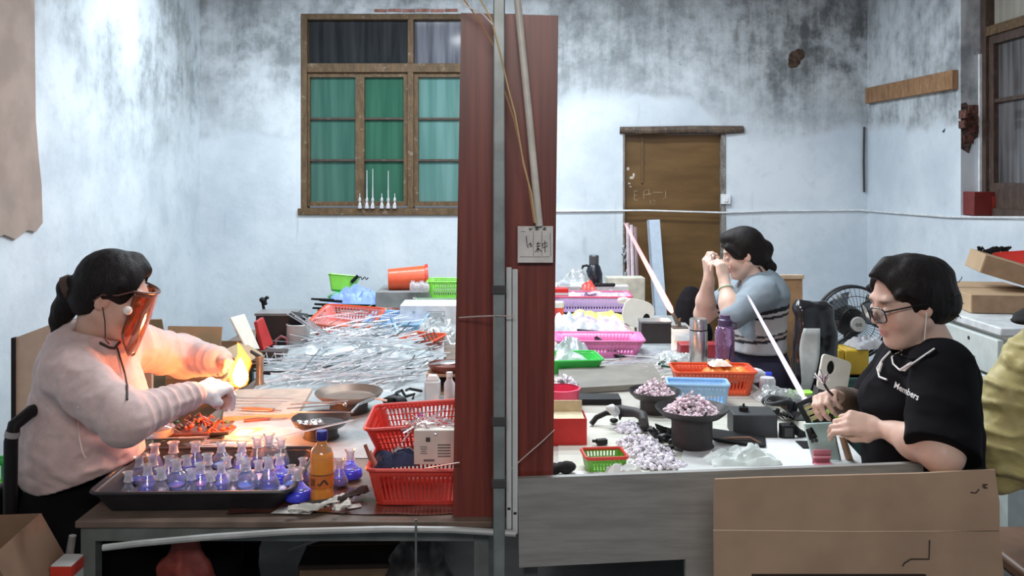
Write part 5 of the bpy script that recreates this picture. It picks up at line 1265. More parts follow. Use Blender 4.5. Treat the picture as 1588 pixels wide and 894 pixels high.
film('plastic_sheet', 'pale plastic sheet lying on the middle left table under the glass rods', [T(412, 563, TZ+.006), T(688, 563, TZ+.006), T(690, 475, TZ+.006), T(520, 475, TZ+.006)], m_paper, .008, 4)
# heap of rods
hc = T(545, 556); m_hp = mat('film_mound', (.36, .41, .43), .3, var=.25, coat=.4, bump=.1)
solo('film_mound', 'mound of crinkled clear film beneath the heap of glass rods', 'film', crumple(.84, .62, .085, 44, 34, 21, .45), m_hp, T(552, 553, TZ+.008), .08)
for i in range(230):
    u = random.random(); a = random.gauss(.55, .38)
    x = random.uniform(455, 650); y = random.uniform(508, 592)
    if x < 520 and y < 540: y += 25
    edge = min(1, (x-440)/90, (668-x)/60, (600-y)/40)
    p = T(x, y, TZ+.02); p.z = TZ+.018+max(0, edge)*random.uniform(.02, .095)
    solo('glass_rod', 'thin clear glass rod in the big loose heap on the left table', 'glass', random.choice(rods), None, p, (0, -random.gauss(.04, .14), a), 'glass rods in the big heap')
for i in range(12):
    a, b = T(400+i*9, 604-i*3, TZ+.012+.002*i), T(520+i*7, 560-i*4, TZ+.05+.003*i); solo('glass_rod', 'long clear glass rod fanning from the heap towards the flame', 'glass', MB().cyl(a, b, .003, None, 6), m_wgl, group='glass rods fanning from the heap')
for i in range(9):
    a = W(446+i*4, 483+i*1.5+random.uniform(-2, 5), 310); b = W(500+i*6, 520+i*3, 300); solo('glass_rod', 'clear glass rod leaning up out of the white canister', 'glass', MB().cyl(a, b, .0034, None, 6), m_wgl, group='glass rods leaning from the canister')
# far end of the left table
cn = thing('white_canister', 'white round canister with rods in it behind the glass heap', 'canister', T(463, 545))
part(cn, 'tub', MB().lathe([(0, 0), (.058, 0), (.060, .004), (.060, .135), (.063, .14), (.058, .142), (.056, .13), (.054, .02), (0, .02)], 24), m_wpvc); part(cn, 'black_lid', MB().box((.0, 0, .165), (.09, .06, .05), (.3, .2, .3)), P_BLK, bevel=.003)
basket('pale red plastic tray tilted open behind the glass heap', T(534, 524)+Vector((0, .1, .025)), .36, .30, .085, P_PRED, (.22, .05, -.18), .82, (14, 10), 3, rimm=P_ORED)
basket('pale blue mesh tray standing right of the pale red tray', T(612, 522)+Vector((0, .1, .02)), .33, .30, .07, P_BLUE, (.10, 0, -.12), .86, (20, 14), 3)
mb = MB(); mb.tube([W(606, 492, 285), W(611, 503, 285), W(617, 517, 290)], [.009, .010, .006], 8, flat=.4); solo('blue_spatula', 'short pale blue plastic strip standing in the blue mesh tray', 'strip', mb, P_SKY)
g1_ = basket('green plastic tray under the blue mound near the window wall', T(551, 474)+Vector((0, .1, 0)), .36, .28, .06, P_GREEN, -.08, .86, (0, 0), 1, name='plastic_tray', cat='tray')
for q in g1_.children: pass
mb = crumple(.36, .26, .16, 26, 20, 41, .8); solo('blue_netting', 'mound of pale blue plastic netting lying in the green tray', 'netting', mb, mat('blue_net', (.24, .36, .82), .5, var=.15, bump=.4), W(556, 466, 228)+Vector((0, 0, -.01)), -.1)
basket('lime plastic bowl tipped behind the blue netting', W(531, 452, 224), .2, .16, .10, P_LIME, (-.25, .1, .1), .75, (0, 0), 1, name='plastic_bowl', cat='bowl')
for i, (x, y) in enumerate(((495, 464), (500, 472), (508, 466), (497, 478), (505, 482), (490, 490), (498, 497), (512, 476))):
    solo('black_stick', f'thin black stick poking out left of the green tray, {ORD[i]} of a bundle', 'stick', MB().cyl(W(x-12, y, 236), W(x+22, y+2, 238), .007, .010, 7), P_BLK, group='black sticks beside the green tray')
mb = MB(); mb.tube([W(545, 438, 226), W(551, 432, 226), W(555, 428, 226)], .012, 7); mb.tube([W(554, 430, 226), W(560, 430, 226), W(561, 434, 226), W(566, 430, 226), W(568, 434, 226), W(571, 431, 226)], .005, 5)
solo('black_clip', 'small black twisted clip lying on top of the blue netting', 'clip', mb, P_BLK)
pn, h = pan('shallow dark red plate of brown scraps before the green trays', 596, 492, 482, .115, mat('dark_red_plate', (.16, .04, .03), .4), foot=False, name='shallow_plate')
pn.location.z = W(596, 482, 243).z-h
mb = MB()
for i in range(26): x, y = random.gauss(0, .04), random.gauss(0, .03); mb.tube([(x, y, 0), (x+random.uniform(-.03, .03), y+random.uniform(-.02, .02), .022)], .006, 5)
solo('metal_scraps', 'heap of brown and pale scraps lying on the dark red plate', 'scraps', mb, mat('scrap_brown', (.30, .22, .16), .5, var=.9, scale=70), pn.location+Vector((0, 0, h-.02)), kind='stuff')
mb = MB().box((0, 0, 0), (.58, .40, .13)); solo('storage_box', 'long grey box under the red bucket at the far end', 'box', mb, mat('grey_box', (.22, .23, .23), .6), W(652, 474, 231)+Vector((0, .12, .035)), bevel=.004)
wb = thing('white_carton', 'white carton with a small printed mark below the green baskets', 'box', T(668, 514)+Vector((0, .12, 0)))
part(wb, 'body', MB().box((0, 0, .075), (.36, .24, .15)), mat('carton_white', (.66, .69, .71), .6), bevel=.004)
pr = MB(); pr.box((.03, -.1205, .09), (.10, .001, .006)); pr.box((.03, -.1205, .115), (.10, .001, .004)); pr.box((-.018, -.1205, .10), (.004, .001, .03)); pr.box((.08, -.1205, .10), (.004, .001, .03)); pr.box((.03, -.1205, .102), (.07, .001, .010)); pr.box((-.10, -.1205, .11), (.02, .001, .012)); part(wb, 'print', pr, mat('pale_print', (.40, .42, .43), .7))
bk = thing('red_bucket', 'red plastic bucket lying on its side against the window wall', 'bucket', W(602, 434, 229), (0, math.pi/2-.03, .12))
part(bk, 'tub', MB().lathe([(0, 0), (.068, 0), (.072, .004), (.086, .26), (.083, .26), (.069, .012), (0, .012)], 28), P_ORED, smooth=40); part(bk, 'rim', MB().lathe([(.085, .248), (.095, .25), (.096, .268), (.086, .27)], 28), P_RED)
for i in range(4): solo('clear_jar', f'small clear glass jar before the mouth of the red bucket, {ORD[i]} from the bucket base', 'jar', MB().lathe([(0, 0), (.018, 0), (.02, .004), (.02, .04), (.012, .05), (.014, .06)], 12), M_FROST, W(640+i*7, 450+2*(i % 2), 236), group='clear jars before the red bucket')
basket('light green lattice basket at the far end, beside the red board', W(686, 462, 233)+Vector((.05, .06, 0)), .30, .22, .11, P_LIME, 0, .85, (14, 9), 2)
basket('pale green see-through basket below the light green one, beside the red board', W(676, 480, 238)+Vector((.05, .04, 0)), .38, .24, .08, thin('green_clear_plastic', (.8, .95, .8), .15, .5, (.62, .85, .62)), 0, .88, (14, 9), 2)
cr = crumple(.30, .22, .12, 22, 18, 51, .6); solo('film_bag', 'crumpled clear film bag behind the small red tray', 'bag', cr, thin('film_clear', (.95, .97, .98), .12, .45, (.82, .88, .88)), T(678, 530), .1)
basket('small orange-red tray of tools near the red board', T(656, 540), .20, .17, .06, P_ORED, (.05, 0, -.35), .8, (0, 0), 1, name='plastic_tray', cat='tray')
for i in range(4): solo('file_tool', f'dark metal file standing in the small orange-red tray, {ORD[i]} from its near side', 'tool', MB().cyl(T(668+i*5, 546-i*3, TZ+.02), T(656+i*5, 520-i*3, TZ+.10), .006, .004, 7), mat('file_brown', (.10, .05, .04), .4), group='files in the small red tray')
pn, h = pan('dark red-brown pan of metal tools on the wooden box stand', 684, 590, 552, .085, mat('brown_pan', (.16, .045, .03), .4, .2), foot=False)
mb = MB(); mb.add([(-.09, -.02, .0), (.0, -.045, .003), (.08, -.02, .004), (.06, .03, .004), (-.01, .035, .003)], [(0, 1, 2, 3, 4)])
solo('metal_plate', 'shiny pale metal trowel plate lying across the brown pan', 'plate', mb, MATS['bright_steel'], pn.location+Vector((0, -.01, h+.006)), .2, solid=.002)
solo('steel_pick', 'thin steel pick sticking out of the brown pan over the rods', 'tool', MB().cyl(pn.location+Vector((-.05, 0, h+.006)), pn.location+Vector((-.15, -.04, h-.02)), .003, .0015, 6), MATS['bright_steel'])
st = thing('box_stand', 'open pale wooden box stand carrying the brown pan', 'stand', T(690, 612)+Vector((.01, .05, 0)))
for z, nm in ((.006, 'shelf'), (.082, 'shelf')): part(st, nm, MB().box((0, 0, z), (.17, .14, .012)), mat('raw_wood', (.48, .29, .17), .6))
for x in (-.079, .079): part(st, 'side_panel', MB().box((x, 0, .044), (.012, .14, .064)), MATS['raw_wood'])
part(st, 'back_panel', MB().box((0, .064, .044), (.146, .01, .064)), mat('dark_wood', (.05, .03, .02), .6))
pn.location = st.location+Vector((0, 0, .088-h+.028)); 
for o in bpy.data.objects:
    if o.get('label') in ('shiny pale metal trowel plate lying across the brown pan',): o.location = pn.location+Vector((0, -.01, h+.006))
    if o.get('label') == 'thin steel pick sticking out of the brown pan over the rods': o.location = (0, 0, .034)
jg = thing('white_jug', 'small white plastic jug in front of the box stand', 'jug', T(671, 622))
part(jg, 'body', MB().box((0, 0, .042), (.062, .05, .084)), m_wpvc, bevel=.008); part(jg, 'shoulder', MB().box((0, 0, .094), (.055, .045, .022), None, .6), m_wpvc, bevel=.004)
jb = thing('clear_bottle', 'small clear bottle with a white label beside the white jug', 'bottle', T(697, 622))
part(jb, 'body', MB().lathe([(0, 0), (.02, 0), (.022, .005), (.022, .07), (.012, .085), (.012, .1), (0, .1)], 16), M_FROST, smooth=50); part(jb, 'cap', MB().cyl((0, 0, .098), (0, 0, .115), .013, None, 12), m_wpvc)
# torch shield and red book at the table's left edge
ts = thing('torch_shield', 'cream rectangular plate with rounded corners tilted beside the red folder', 'shield', T(392, 559, TZ), 0)
def rplate(L, H, r, th, hole=None, n=12):
    """rounded plate, with an elliptical hole (x, y, (rx, ry)) if asked"""
    hx, hy, hr = hole or (0, 0, (0, 0)); K = 4*n; pts = []
    def inside(x, y):
        qx, qy = max(abs(x)-(L/2-r), 0), max(abs(y)-(H/2-r), 0); return qx*qx+qy*qy < r*r
    for i in range(K):
        a = 2*math.pi*(i+.5)/K; lo, hi = 0, L+H
        for _ in range(24):
            m = (lo+hi)/2
            if inside(hx+m*math.cos(a), hy+m*math.sin(a)): lo = m
            else: hi = m
        pts.append((hx+lo*math.cos(a), hy+lo*math.sin(a)))
    mb = MB()
    if not hole: return mb.prism(pts, th)
    hp_ = [(hx+hr[0]*math.cos(2*math.pi*(i+.5)/K), hy+hr[1]*math.sin(2*math.pi*(i+.5)/K)) for i in range(K)]; k = K
    vs = [(x, y, z) for z in (0, th) for x, y in pts]+[(x, y, z) for z in (0, th) for x, y in hp_]; fs = []
    for i in range(k):
        j = (i+1) % k; fs += [(i, 2*k+i, 2*k+j, j), (k+i, k+j, 3*k+j, 3*k+i), (i, j, k+j, k+i), (2*k+i, 3*k+i, 3*k+j, 2*k+j)]
    return mb.add(vs, fs)
m_cream = mat('cream_plate', (.72, .70, .62), .5, var=.04)
P4 = [W(381, 545, 330), W(401, 543, 322), W(377, 488, 322), W(355, 494, 330)]
def quad(P, th, m, name, root, loc):
    n = (P[1]-P[0]).cross(P[3]-P[0]).normalized(); mb = MB(); vs = [p-loc for p in P]+[p-loc+n*th for p in P]
    mb.add(vs, [(0, 1, 2, 3), (7, 6, 5, 4)]+[(i, i+4, (i+1) % 4+4, (i+1) % 4) for i in range(4)]); return part(root, name, mb, m, bevel=.004, smooth=60)
quad(P4, .010, m_cream, 'plate', ts, ts.location)
sl = MB(); sl.cyl(W(366, 511, 326)-ts.location+Vector((0, -.008, 0)), W(371, 521, 326)-ts.location+Vector((0, -.008, 0)), .003, None, 6); part(ts, 'slot', sl, P_BLK)
part(ts, 'stand', MB().cyl((0, .01, .0), W(390, 540, 326)-ts.location+Vector((0, .012, 0)), .008, None, 8), MATS['dark_iron'])
bk = thing('red_folder', 'dark red folder standing behind the cream plate', 'folder', W(407, 545, 315)); quad([W(403, 545, 318), W(419, 535, 310), W(403, 493, 310), W(393, 500, 318)], .02, mat('folder_red', (.45, .03, .03), .45), 'cover', bk, bk.location)
dk = thing('dark_case', 'dark open case behind the red folder and black rod', 'case', T(424, 545)+Vector((0, .1, 0)))
part(dk, 'body', MB().box((0, 0, .09), (.20, .14, .18)), mat('dark_case', (.025, .018, .018), .5), bevel=.004); part(dk, 'lid_rim', MB().box((0, 0, .184), (.21, .15, .012)), mat('case_rim', (.2, .2, .2), .4))
mb = MB(); R1 = T(413, 530, TZ+.1); mb.tube([W(416, 529, 285), W(414, 510, 285), W(411, 490, 285), W(407, 468, 285)], .008, 8); mb.ball(W(408, 466, 285), (.022, .02, .016), 9, 6, (.0, .4, 0)); mb.ball(W(414, 462, 285), (.012, .012, .010), 8, 5); mb.ball(W(411, 471, 285), (.014, .014, .01), 8, 5)
solo('black_lamp_rod', 'black upright rod with a knobbed head behind the red folder', 'rod', mb, P_BLK)
sp = MB(); sp.tube([W(427, 540, 305), W(428, 528, 305), W(436, 522, 305), W(444, 525, 305), W(446, 534, 305)], .007, 7); solo('pink_cord', 'dull pink cord looped over the dark case', 'cord', sp, mat('dull_pink', (.30, .10, .12), .6))
bx = thing('dark_block', 'dark metal block holding white twisted wires at the rim of the heap', 'block', T(424, 568)+Vector((0, .03, 0)))
part(bx, 'body', MB().box((0, 0, .035), (.11, .08, .07)), mat('dark_block', (.05, .035, .035), .5), bevel=.003)
for i in range(3): part(bx, 'twisted_wire', MB().tube([(-.05+.04*i, -.043, .03), (-.03+.04*i, -.047, .065), (-.02+.04*i, -.044, .02)], .004, 6), m_wpvc)
# dropped pen-like spires on the window sill
for i, (x, top) in enumerate(((559, 300), (570, 264), (579, 262), (593, 300), (603, 265), (613, 300))):
    base = Vector((xs(x), YB-.03, WZ0+.046)); h = (zs_(top)-base.z); t = thing('glass_pipette', f'slender clear glass spire on the window sill, {ORD[i]} from the wall end', 'glass', base, 0, 'glass spires on the window sill')
    t['label'] = f'slender clear glass spire on the window sill, {ORD[i]} from the left'
    part(t, 'stem', MB().lathe([(0, h), (.004, h), (.005, h*.55), (.007, h*.45), (.006, .09), (.014, .075), (.014, .06), (.008, .05)], 8), M_FROST, smooth=50); part(t, 'foot', MB().lathe([(.008, .05), (.014, .04), (.019, .004), (.019, 0), (0, 0)], 10), M_FROST, smooth=50)
# ---------------------------------------------------------------- right table
M_PB = thin('pink_bead_glass', (.98, .93, .97), .08, 1.7, (.98, .78, .86)); M_LB = thin('lilac_bead_glass', (.97, .95, 1), .08, 1.7, (.92, .88, .97))
film('paper_sheet', 'wide pale beige paper sheet spread on the near right table', [T(866, 738), T(1335, 738), T(1262, 655), T(866, 640)], mat('beige_paper', (.56, .56, .49), .7, var=.06), .003, 61)
film('paper_sheet', 'white paper sheet spread by the phone before the woman in black', [T(1050, 738, TZ+.005), T(1348, 724, TZ+.005), T(1304, 676, TZ+.005), T(1062, 690, TZ+.005)], mat('white_paper', (.64, .67, .66), .6, var=.05), .003, 62)
film('paper_sheet', 'pale grey sheet spread on the far right table under glass pieces', [T(866, 560), T(1120, 560), T(1052, 490), T(866, 490)], m_paper, .004, 63)
wb = thing('drawing_board', 'flat pale wooden board lying across the middle of the right table', 'board', T(950, 604))
P = [T(866, 614), T(1030, 604), T(1012, 572), T(866, 582)]; pm = MB(); pm.v = [tuple(q-wb.location+Vector((0, 0, z))) for z in (.002, .028) for q in P]; pm.f = [(3, 2, 1, 0), (4, 5, 6, 7), (0, 1, 5, 4), (1, 2, 6, 5), (2, 3, 7, 6), (3, 0, 4, 7)]
part(wb, 'plank', pm, mat('board_pale', (.20, .185, .16), .6, var=.15, scale=8), bevel=.003)
# torches with their thin jets
def jet(name, label, base, tip, r0, core, edge, strength, lightc, power, gen):
    t = thing(name, label, 'flame', base); d = tip-base; L = d.length
    mb = MB().lathe([(0, 0), (r0*.5, L*.004), (r0, L*.05), (r0*.92, L*.25), (r0*.6, L*.7), (r0*.45, L*.93), (0, L)], 14, rot_to(d))
    part(t, 'jet', mb, flame(label[10:15]+'_gas', core, edge, strength, gen), smooth=80)
    mb = MB().lathe([(0, 0), (r0*.5, L*.01), (r0*.55, L*.1), (r0*.3, L*.35), (0, L*.55)], 12, rot_to(d)); part(t, 'inner_jet', mb, flame(name+'_core', (1, .97, .92), core, strength*2), smooth=80)
    point(name+'_light', base+d*.12+Vector((0, -.02, .0)), power, lightc, .03)
    return t
B1, T1 = W(1043, 486, 262), W(967, 343, 262); B2, T2 = W(1247, 618, 470), W(1157, 454, 462)
jet('jet_flame', 'long thin pink-white torch jet rising towards the brown door', B1, T1, .020, (1, .66, .52), (1, .30, .33), 1.5, (1, .55, .32), 2.0, (.15, .9, .75, (.9, .40, .44)))
jet('jet_flame', 'long thin lilac-white torch jet in front of the woman in black', B2, T2, .0098, (.90, .80, 1), (.70, .58, .88), 1.15, (.85, .8, 1), .4, (.3, 1, .8, (.78, .68, .92)))
th = thing('gas_torch', 'dark torch head on a stand at the foot of the pink jet', 'torch', B1.copy()); th.location.z = TZ
h0 = B1.z-TZ; d1 = (T1-B1).normalized()
part(th, 'nozzle', MB().cyl(Vector((0, 0, h0))-d1*.004, Vector((0, 0, h0))-d1*.07, .010, .016, 10), MATS['dark_iron']); part(th, 'stand', MB().tube([Vector((0, 0, h0))-d1*.07, (.04, 0, .06), (.04, 0, 0)], .010, 8), mat('bronze', (.22, .14, .08), .4, .5))
part(th, 'foot', MB().box((.04, 0, .006), (.09, .08, .012)), MATS['dark_iron']); part(th, 'valve', MB().cyl((.03, -.03, h0-.10), (.03, .03, h0-.10), .008, None, 8), MATS['bright_steel'])
th2 = thing('gas_torch', 'black slotted torch head on a stand at the foot of the lilac jet', 'torch', B2.copy()); th2.location.z = TZ
h0 = B2.z-TZ; d2 = (T2-B2).normalized(); R2 = rot_to(d2)
fr = MB()
for x0, x1, z0, z1 in ((-.032, .032, -.016, -.001), (-.032, .032, -.10, -.084), (-.032, -.016, -.084, -.016), (.016, .032, -.084, -.016)): fr.box((0, (x0+x1)/2, (z0+z1)/2), (.03, x1-x0, z1-z0))
M = Matrix.Translation((0, 0, h0)) @ R2; fr.v = [tuple(M @ Vector(v)) for v in fr.v]; part(th2, 'slotted_frame', fr, P_BLK, bevel=.0015)
sb = MB(); 
for k in range(3): sb.box((0, 0, -.03-.02*k), (.018, .034, .010))
sb.v = [tuple(M @ Vector(v)) for v in sb.v]; o = part(th2, 'brass_fins', sb, mat('brass', (.55, .45, .20), .35, .6))
part(th2, 'nozzle', MB().cyl(M @ Vector((0, 0, 0)), M @ Vector((0, 0, -.02)), .010, .012, 12), mat('pale_nozzle', (.65, .62, .66), .35)); part(th2, 'stand', MB().tube([M @ Vector((0, .0, -.08)), (.03, .02, .03), (.03, .02, 0)], .011, 8), MATS['dark_iron'])
part(th2, 'foot', MB().box((.03, .02, .005), (.08, .08, .010)), P_BLK)
for x, y, r, lab in ((1186, 652, .012, 'small black knob lying by the slotted torch'), (1200, 640, .010, 'small black fitting between the cable coil and the slotted torch')):
    mb = MB(); mb.cyl(T(x, y, TZ+.004), T(x, y, TZ+.03), r, r*.7, 9); mb.ball(T(x+6, y-3, TZ+.02), r*.9, 8, 5); mb.box(T(x-5, y+2, TZ+.012), (.02, .018, .02)); solo('torch_fitting', lab, 'fitting', mb, P_BLK)
bb = thing('black_block', 'small square black metal block beside the larger black box', 'block', T(1223, 684))
part(bb, 'body', MB().box((0, .02, .026), (.044, .04, .050)), P_BLK, bevel=.002); part(bb, 'side_plate', MB().box((.0, -.001, .028), (.028, .003, .03)), MATS['dark_iron'])
mb = MB(); mb.box((0, 0, 0), (.04, .03, .022), (.2, .4, .5)); mb.cyl((0, 0, .005), (-.035, 0, .035), .008, .01, 8); solo('torch_fitting', 'black angled fitting leaning on the slotted torch', 'fitting', mb, P_BLK, T(1240, 672, TZ+.02))
# burner with a black hose and pans of pink glass
p1, h1 = pan('wide dark pan heaped with pink glass pieces on a black drum', 1073, 694, 632, .120, m_pan2)
p2, h2 = pan('smaller dark pan of pink glass pieces behind the wide one', 1015, 640, 606, .098, m_pan2)
def beads(parent_loc, n, rx, ry, hz, m, label, name='glass_heap', seed=1, size=.0105, base=0):
    rnd = random.Random(seed); mb = MB()
    for i in range(n):
        a = rnd.uniform(0, 6.283); r = math.sqrt(rnd.random()); x, y = rx*r*math.cos(a), ry*r*math.sin(a); z = base+.004+hz*max(0, 1-r**1.3)*rnd.uniform(.35, 1)
        if i % 3 == 0: mb.ball((x, y, z), (size*rnd.uniform(.6, 1.1), size*.6, size*rnd.uniform(.4, .8)), 7, 4, (rnd.random()*3, rnd.random()*3, rnd.random()*3))
        else:
            d = Vector((rnd.gauss(0, 1), rnd.gauss(0, 1), rnd.gauss(0, .6))).normalized()*size*rnd.uniform(.8, 1.6); p = Vector((x, y, max(z, .004))); mb.tube([p-d*.5, p+d*.5], size*.27, 5)
    return solo(name, label, 'glass', mb, m, parent_loc, kind='stuff')
def mound(loc, rx, ry, hz, m, lab, name='glass_mound', seed=0):
    mb = MB(); mb.lathe([(rx, 0), (rx*.93, hz*.22), (rx*.66, hz*.62), (rx*.32, hz*.93), (0, hz)], 22); k = ry/rx
    v = np.array(mb.v); nn = vnoise(v*60, seed); mb.v = [(x*(1+.08*q), y*k*(1+.08*q), z*(1+.18*q)) for (x, y, z), q in zip(mb.v, nn)]
    return mb
beads(p1.location+Vector((-.002, 0, h1-.018)), 620, .088, .088, .066, M_PB, 'heap of pink glass pieces piled high in the wide dark pan', seed=3)
beads(p2.location+Vector((0, 0, h2-.018)), 420, .074, .074, .060, M_PB, 'heap of pinkish glass pieces in the smaller dark pan', seed=4)
hd = thing('gas_burner', 'black bent burner pipe with a hose and a white cap before the pans', 'burner', T(965, 645))
q = lambda x, y, z: T(x, y, z)-hd.location
part(hd, 'pipe', MB().tube([q(1000, 662, TZ+.03), q(996, 645, TZ+.055), q(985, 640, TZ+.06), q(965, 638, TZ+.055), q(958, 640, TZ+.05)], [.016, .019, .017, .021, .024], 12), MATS['sooty_metal'])
part(hd, 'hose', MB().tube([q(956, 640, TZ+.05), q(940, 641, TZ+.05), q(925, 648, TZ+.03), q(917, 658, TZ+.01)], .0095, 10), P_BLK)
part(hd, 'white_cap', MB().tube([q(955, 640, TZ+.06), q(948, 634, TZ+.08), q(940, 633, TZ+.082)], [.017, .017, .006], 10), m_wpvc)
part(hd, 'ring', MB().tube([q(962, 640, TZ+.05), q(960, 640, TZ+.05)], .027, 14), P_BLK); part(hd, 'foot', MB().box(q(995, 666, TZ+.004), (.08, .06, .008)), MATS['sooty_metal']); part(hd, 'support', MB().cyl(q(997, 665, TZ+.005), q(998, 655, TZ+.05), .014, None, 10), MATS['sooty_metal'])
# loose heap of lilac pieces on the paper
LH = [(975, 668, .05, .05), (990, 690, .075, .06), (1008, 705, .085, .06), (1020, 722, .09, .05)]
for i, (x, y, rx, ry) in enumerate(LH): beads(T(x, y, TZ+.004), 330, rx*.95, ry, .028, M_LB, f'spread of lilac glass pieces on the beige paper, {ORD[i]} heap from the far side', seed=11+i, size=.011)
beads(T(876, 600, TZ+.028), 120, .055, .05, .045, M_LB, 'small pile of lilac glass pieces beside the red board on the pale board', seed=21, size=.016)
mb = MB()
for i in range(16):
    x, y = random.uniform(1006, 1050), random.uniform(668, 692); p = T(x, y, TZ+.008); mb.tube([p, p+Vector((random.uniform(-.03, .03), random.uniform(-.02, .02), random.uniform(.005, .03))), p+Vector((random.uniform(-.04, .04), random.uniform(-.02, .02), 0))], .0055, 6)
mb.ball(T(1030, 680, TZ+.012), (.03, .02, .016), 9, 6); mb.ball(T(1043, 686, TZ+.012), (.018, .016, .012), 9, 6)
solo('metal_clamp', 'black tangled metal clamp lying by the drum of the wide pan', 'clamp', mb, mat('black_metal', (.025, .024, .025), .3, .5))
solo('black_tool', 'flat black tool lying under the metal clamp', 'tool', MB().box((0, 0, .006), (.09, .018, .010)), P_BLK, T(1040, 697), .25)
for x, y, lab in ((952, 648, 'small dark lump on the beige paper below the burner hose'), (992, 654, 'small dark lump on the beige paper beside the drum')): solo('dark_lump', lab, 'lump', MB().ball((0, 0, .008), (.016, .014, .009), 9, 6), P_BLK, T(x, y+8, TZ+.006))
solo('black_clip', 'black clip lying by the corner of the red box', 'clip', MB().box((0, 0, .010), (.035, .02, .016)).cyl((.0, 0, .01), (-.03, .01, .012), .005, None, 6), P_BLK, T(933, 690, TZ+.005), .3)
# pots and boxes next to the board
rb = thing('rose_tub', 'bright pink-red plastic tub standing on the red box beside the board', 'tub', T(872, 640)+Vector((0, .07, .0)))
part(rb, 'tub', MB().lathe([(0, 0), (.062, 0), (.066, .004), (.070, .075), (.067, .075), (.062, .01), (0, .01)], 28), P_ROSE, smooth=40); part(rb, 'rim', MB().lathe([(.0685, .070), (.075, .072), (.075, .078), (.068, .079)], 28), P_ROSE)
rx = carton('red gift box with a cream inside standing open beside the red board', T(885, 693)+Vector((-.03, .065, 0)), (.165, .11, .09), mat('red_card', (.60, .02, .02), .45, var=.08), .02, True, (0, 0, 0, 0), name='red_box')
part(rx, 'back_lining', MB().box((0, .052, .075), (.155, .004, .10)), mat('cream_lining', (.66, .58, .38), .7)); part(rx, 'lining', MB().box((0, 0, .085), (.155, .10, .003)), MATS['cream_lining'])
rb.location.z = TZ; 
mb = MB(); solo('black_stand', 'low black slab behind the pink tub beside the red board', 'stand', MB().box((0, 0, .012), (.30, .10, .024)), P_BLK, T(905, 630)+Vector((0, .06, .0)), bevel=.003)
# small basket under tissue
basket('small green basket with a red rim under white tissue', T(940, 737, TZ+.006)+Vector((0, .06, 0)), .125, .10, .045, plastic('olive_plastic', (.14, .42, .04)), .1, .88, (9, 7), 2, rimm=P_RED)
solo('tissue', 'crumpled white tissue in front of the small green basket', 'tissue', crumple(.11, .05, .035, 20, 12, 71), mat('tissue_white', (.82, .85, .83), .9), T(968, 736, TZ+.006), .2)
solo('tissue', 'flat white tissue beside the red board before the small green basket', 'tissue', crumple(.13, .06, .008, 20, 12, 72), MATS['tissue_white'], T(908, 738, TZ+.006), .05)
mb = MB()
for i in range(9): mb.ball((random.uniform(-.04, .03), random.uniform(-.01, .02), .012+random.random()*.02), (.022, .018, .016), 8, 6)
solo('black_cloth', 'small black crumpled cloth at the foot of the red board', 'cloth', mb, mat('black_cloth', (.012, .012, .013), .9), T(872, 738, TZ+.004))
solo('white_cloth', 'folded pale white cloth with dark creases before the pan lid', 'cloth', crumple(.22, .11, .045, 30, 18, 73, .5), mat('pale_cloth', (.66, .74, .72), .85), T(1150, 716, TZ+.006), .08)
ld = thing('square_tray', 'shallow black square plate lying behind the folded white cloth', 'plate', T(1145, 688)); part(ld, 'plate', MB().box((0, 0, .012), (.16, .11, .012), None, 1.12), P_BLK, bevel=.004, rot=(0, .08, -.25), loc=(0, 0, .004)); part(ld, 'cord', MB().tube([(-.06, -.03, .024), (-.02, -.04, .03), (.03, -.03, .028), (.07, -.05, .01)], .004, 6), mat('brown_cord', (.20, .10, .06), .6))
kb = thing('black_box', 'black box with a cap on top beside the wide pan', 'box', T(1173, 680)+Vector((0, .06, 0)), -.06)
part(kb, 'body', MB().box((0, 0, .04), (.15, .12, .080)), mat('matt_black', (.03, .033, .037), .55, var=.15), bevel=.004); part(kb, 'cap', MB().cyl((-.03, -.01, .08), (-.03, -.01, .095), .017, .016, 14), P_BLK); part(kb, 'pin', MB().cyl((-.03, -.01, .095), (-.03, -.01, .106), .004, None, 8), P_BLK)
mb = MB()
for k in range(5): mb.tube([T(1202, 622, TZ+.012+.009*k)+Vector((.05*math.cos(a)+.004*k, .035*math.sin(a), .008*math.sin(a*2+k))) for a in np.linspace(0, 5.6, 16)], .0055, 6)
solo('cable_coil', 'coil of black and grey cable behind the black box', 'cable', mb, mat('cable_dark', (.05, .055, .06), .45))
mb = MB()
for i in range(6): mb.tube([T(1195+i*5, 648-i*2, TZ+.008), T(1205+i*5, 640+i*2, TZ+.03), T(1222+i*3, 646, TZ+.012), T(1232+i*2, 640, TZ+.02)], .005, 6)
solo('metal_clamp', 'dark tangle of small clamps beside the slotted torch', 'clamp', mb, MATS['black_metal'])
# phone on a pink stand
PS = T(1275, 724); s0 = F/PS.y
pq = lambda x, y: Vector(((x-1275)/s0, 0, (724-y)/s0))
phn = thing('mobile_phone', 'pale mint smartphone propped upright on a pink stand', 'phone', PS+Vector((.0, .03, .006)), 0)
k_ = lambda x, y, d=0: pq(x, y)+Vector((0, (724-y)/s0*.25+d, 0))
pp = [k_(1264, 722), k_(1308, 722), k_(1300, 666), k_(1254, 668)]
quad([p+phn.location for p in pp], .008, mat('mint_back', (.50, .68, .64), .22, coat=.4, var=.04), 'body', phn, phn.location)
lp = MB()
for i in range(5): lp.cyl(*( (lambda a: (a, a+Vector((0, -.0025, 0))))(k_(*((1261, 676), (1267, 682), (1265, 690), (1272, 688), (1268, 685))[i], -.0015)) ), .0085 if i < 4 else .012, None, 14)
part(phn, 'camera_island', MB().tube([k_(1262, 675, -.001), k_(1268, 690, -.001)], [.013, .016], 12), P_BLK); 
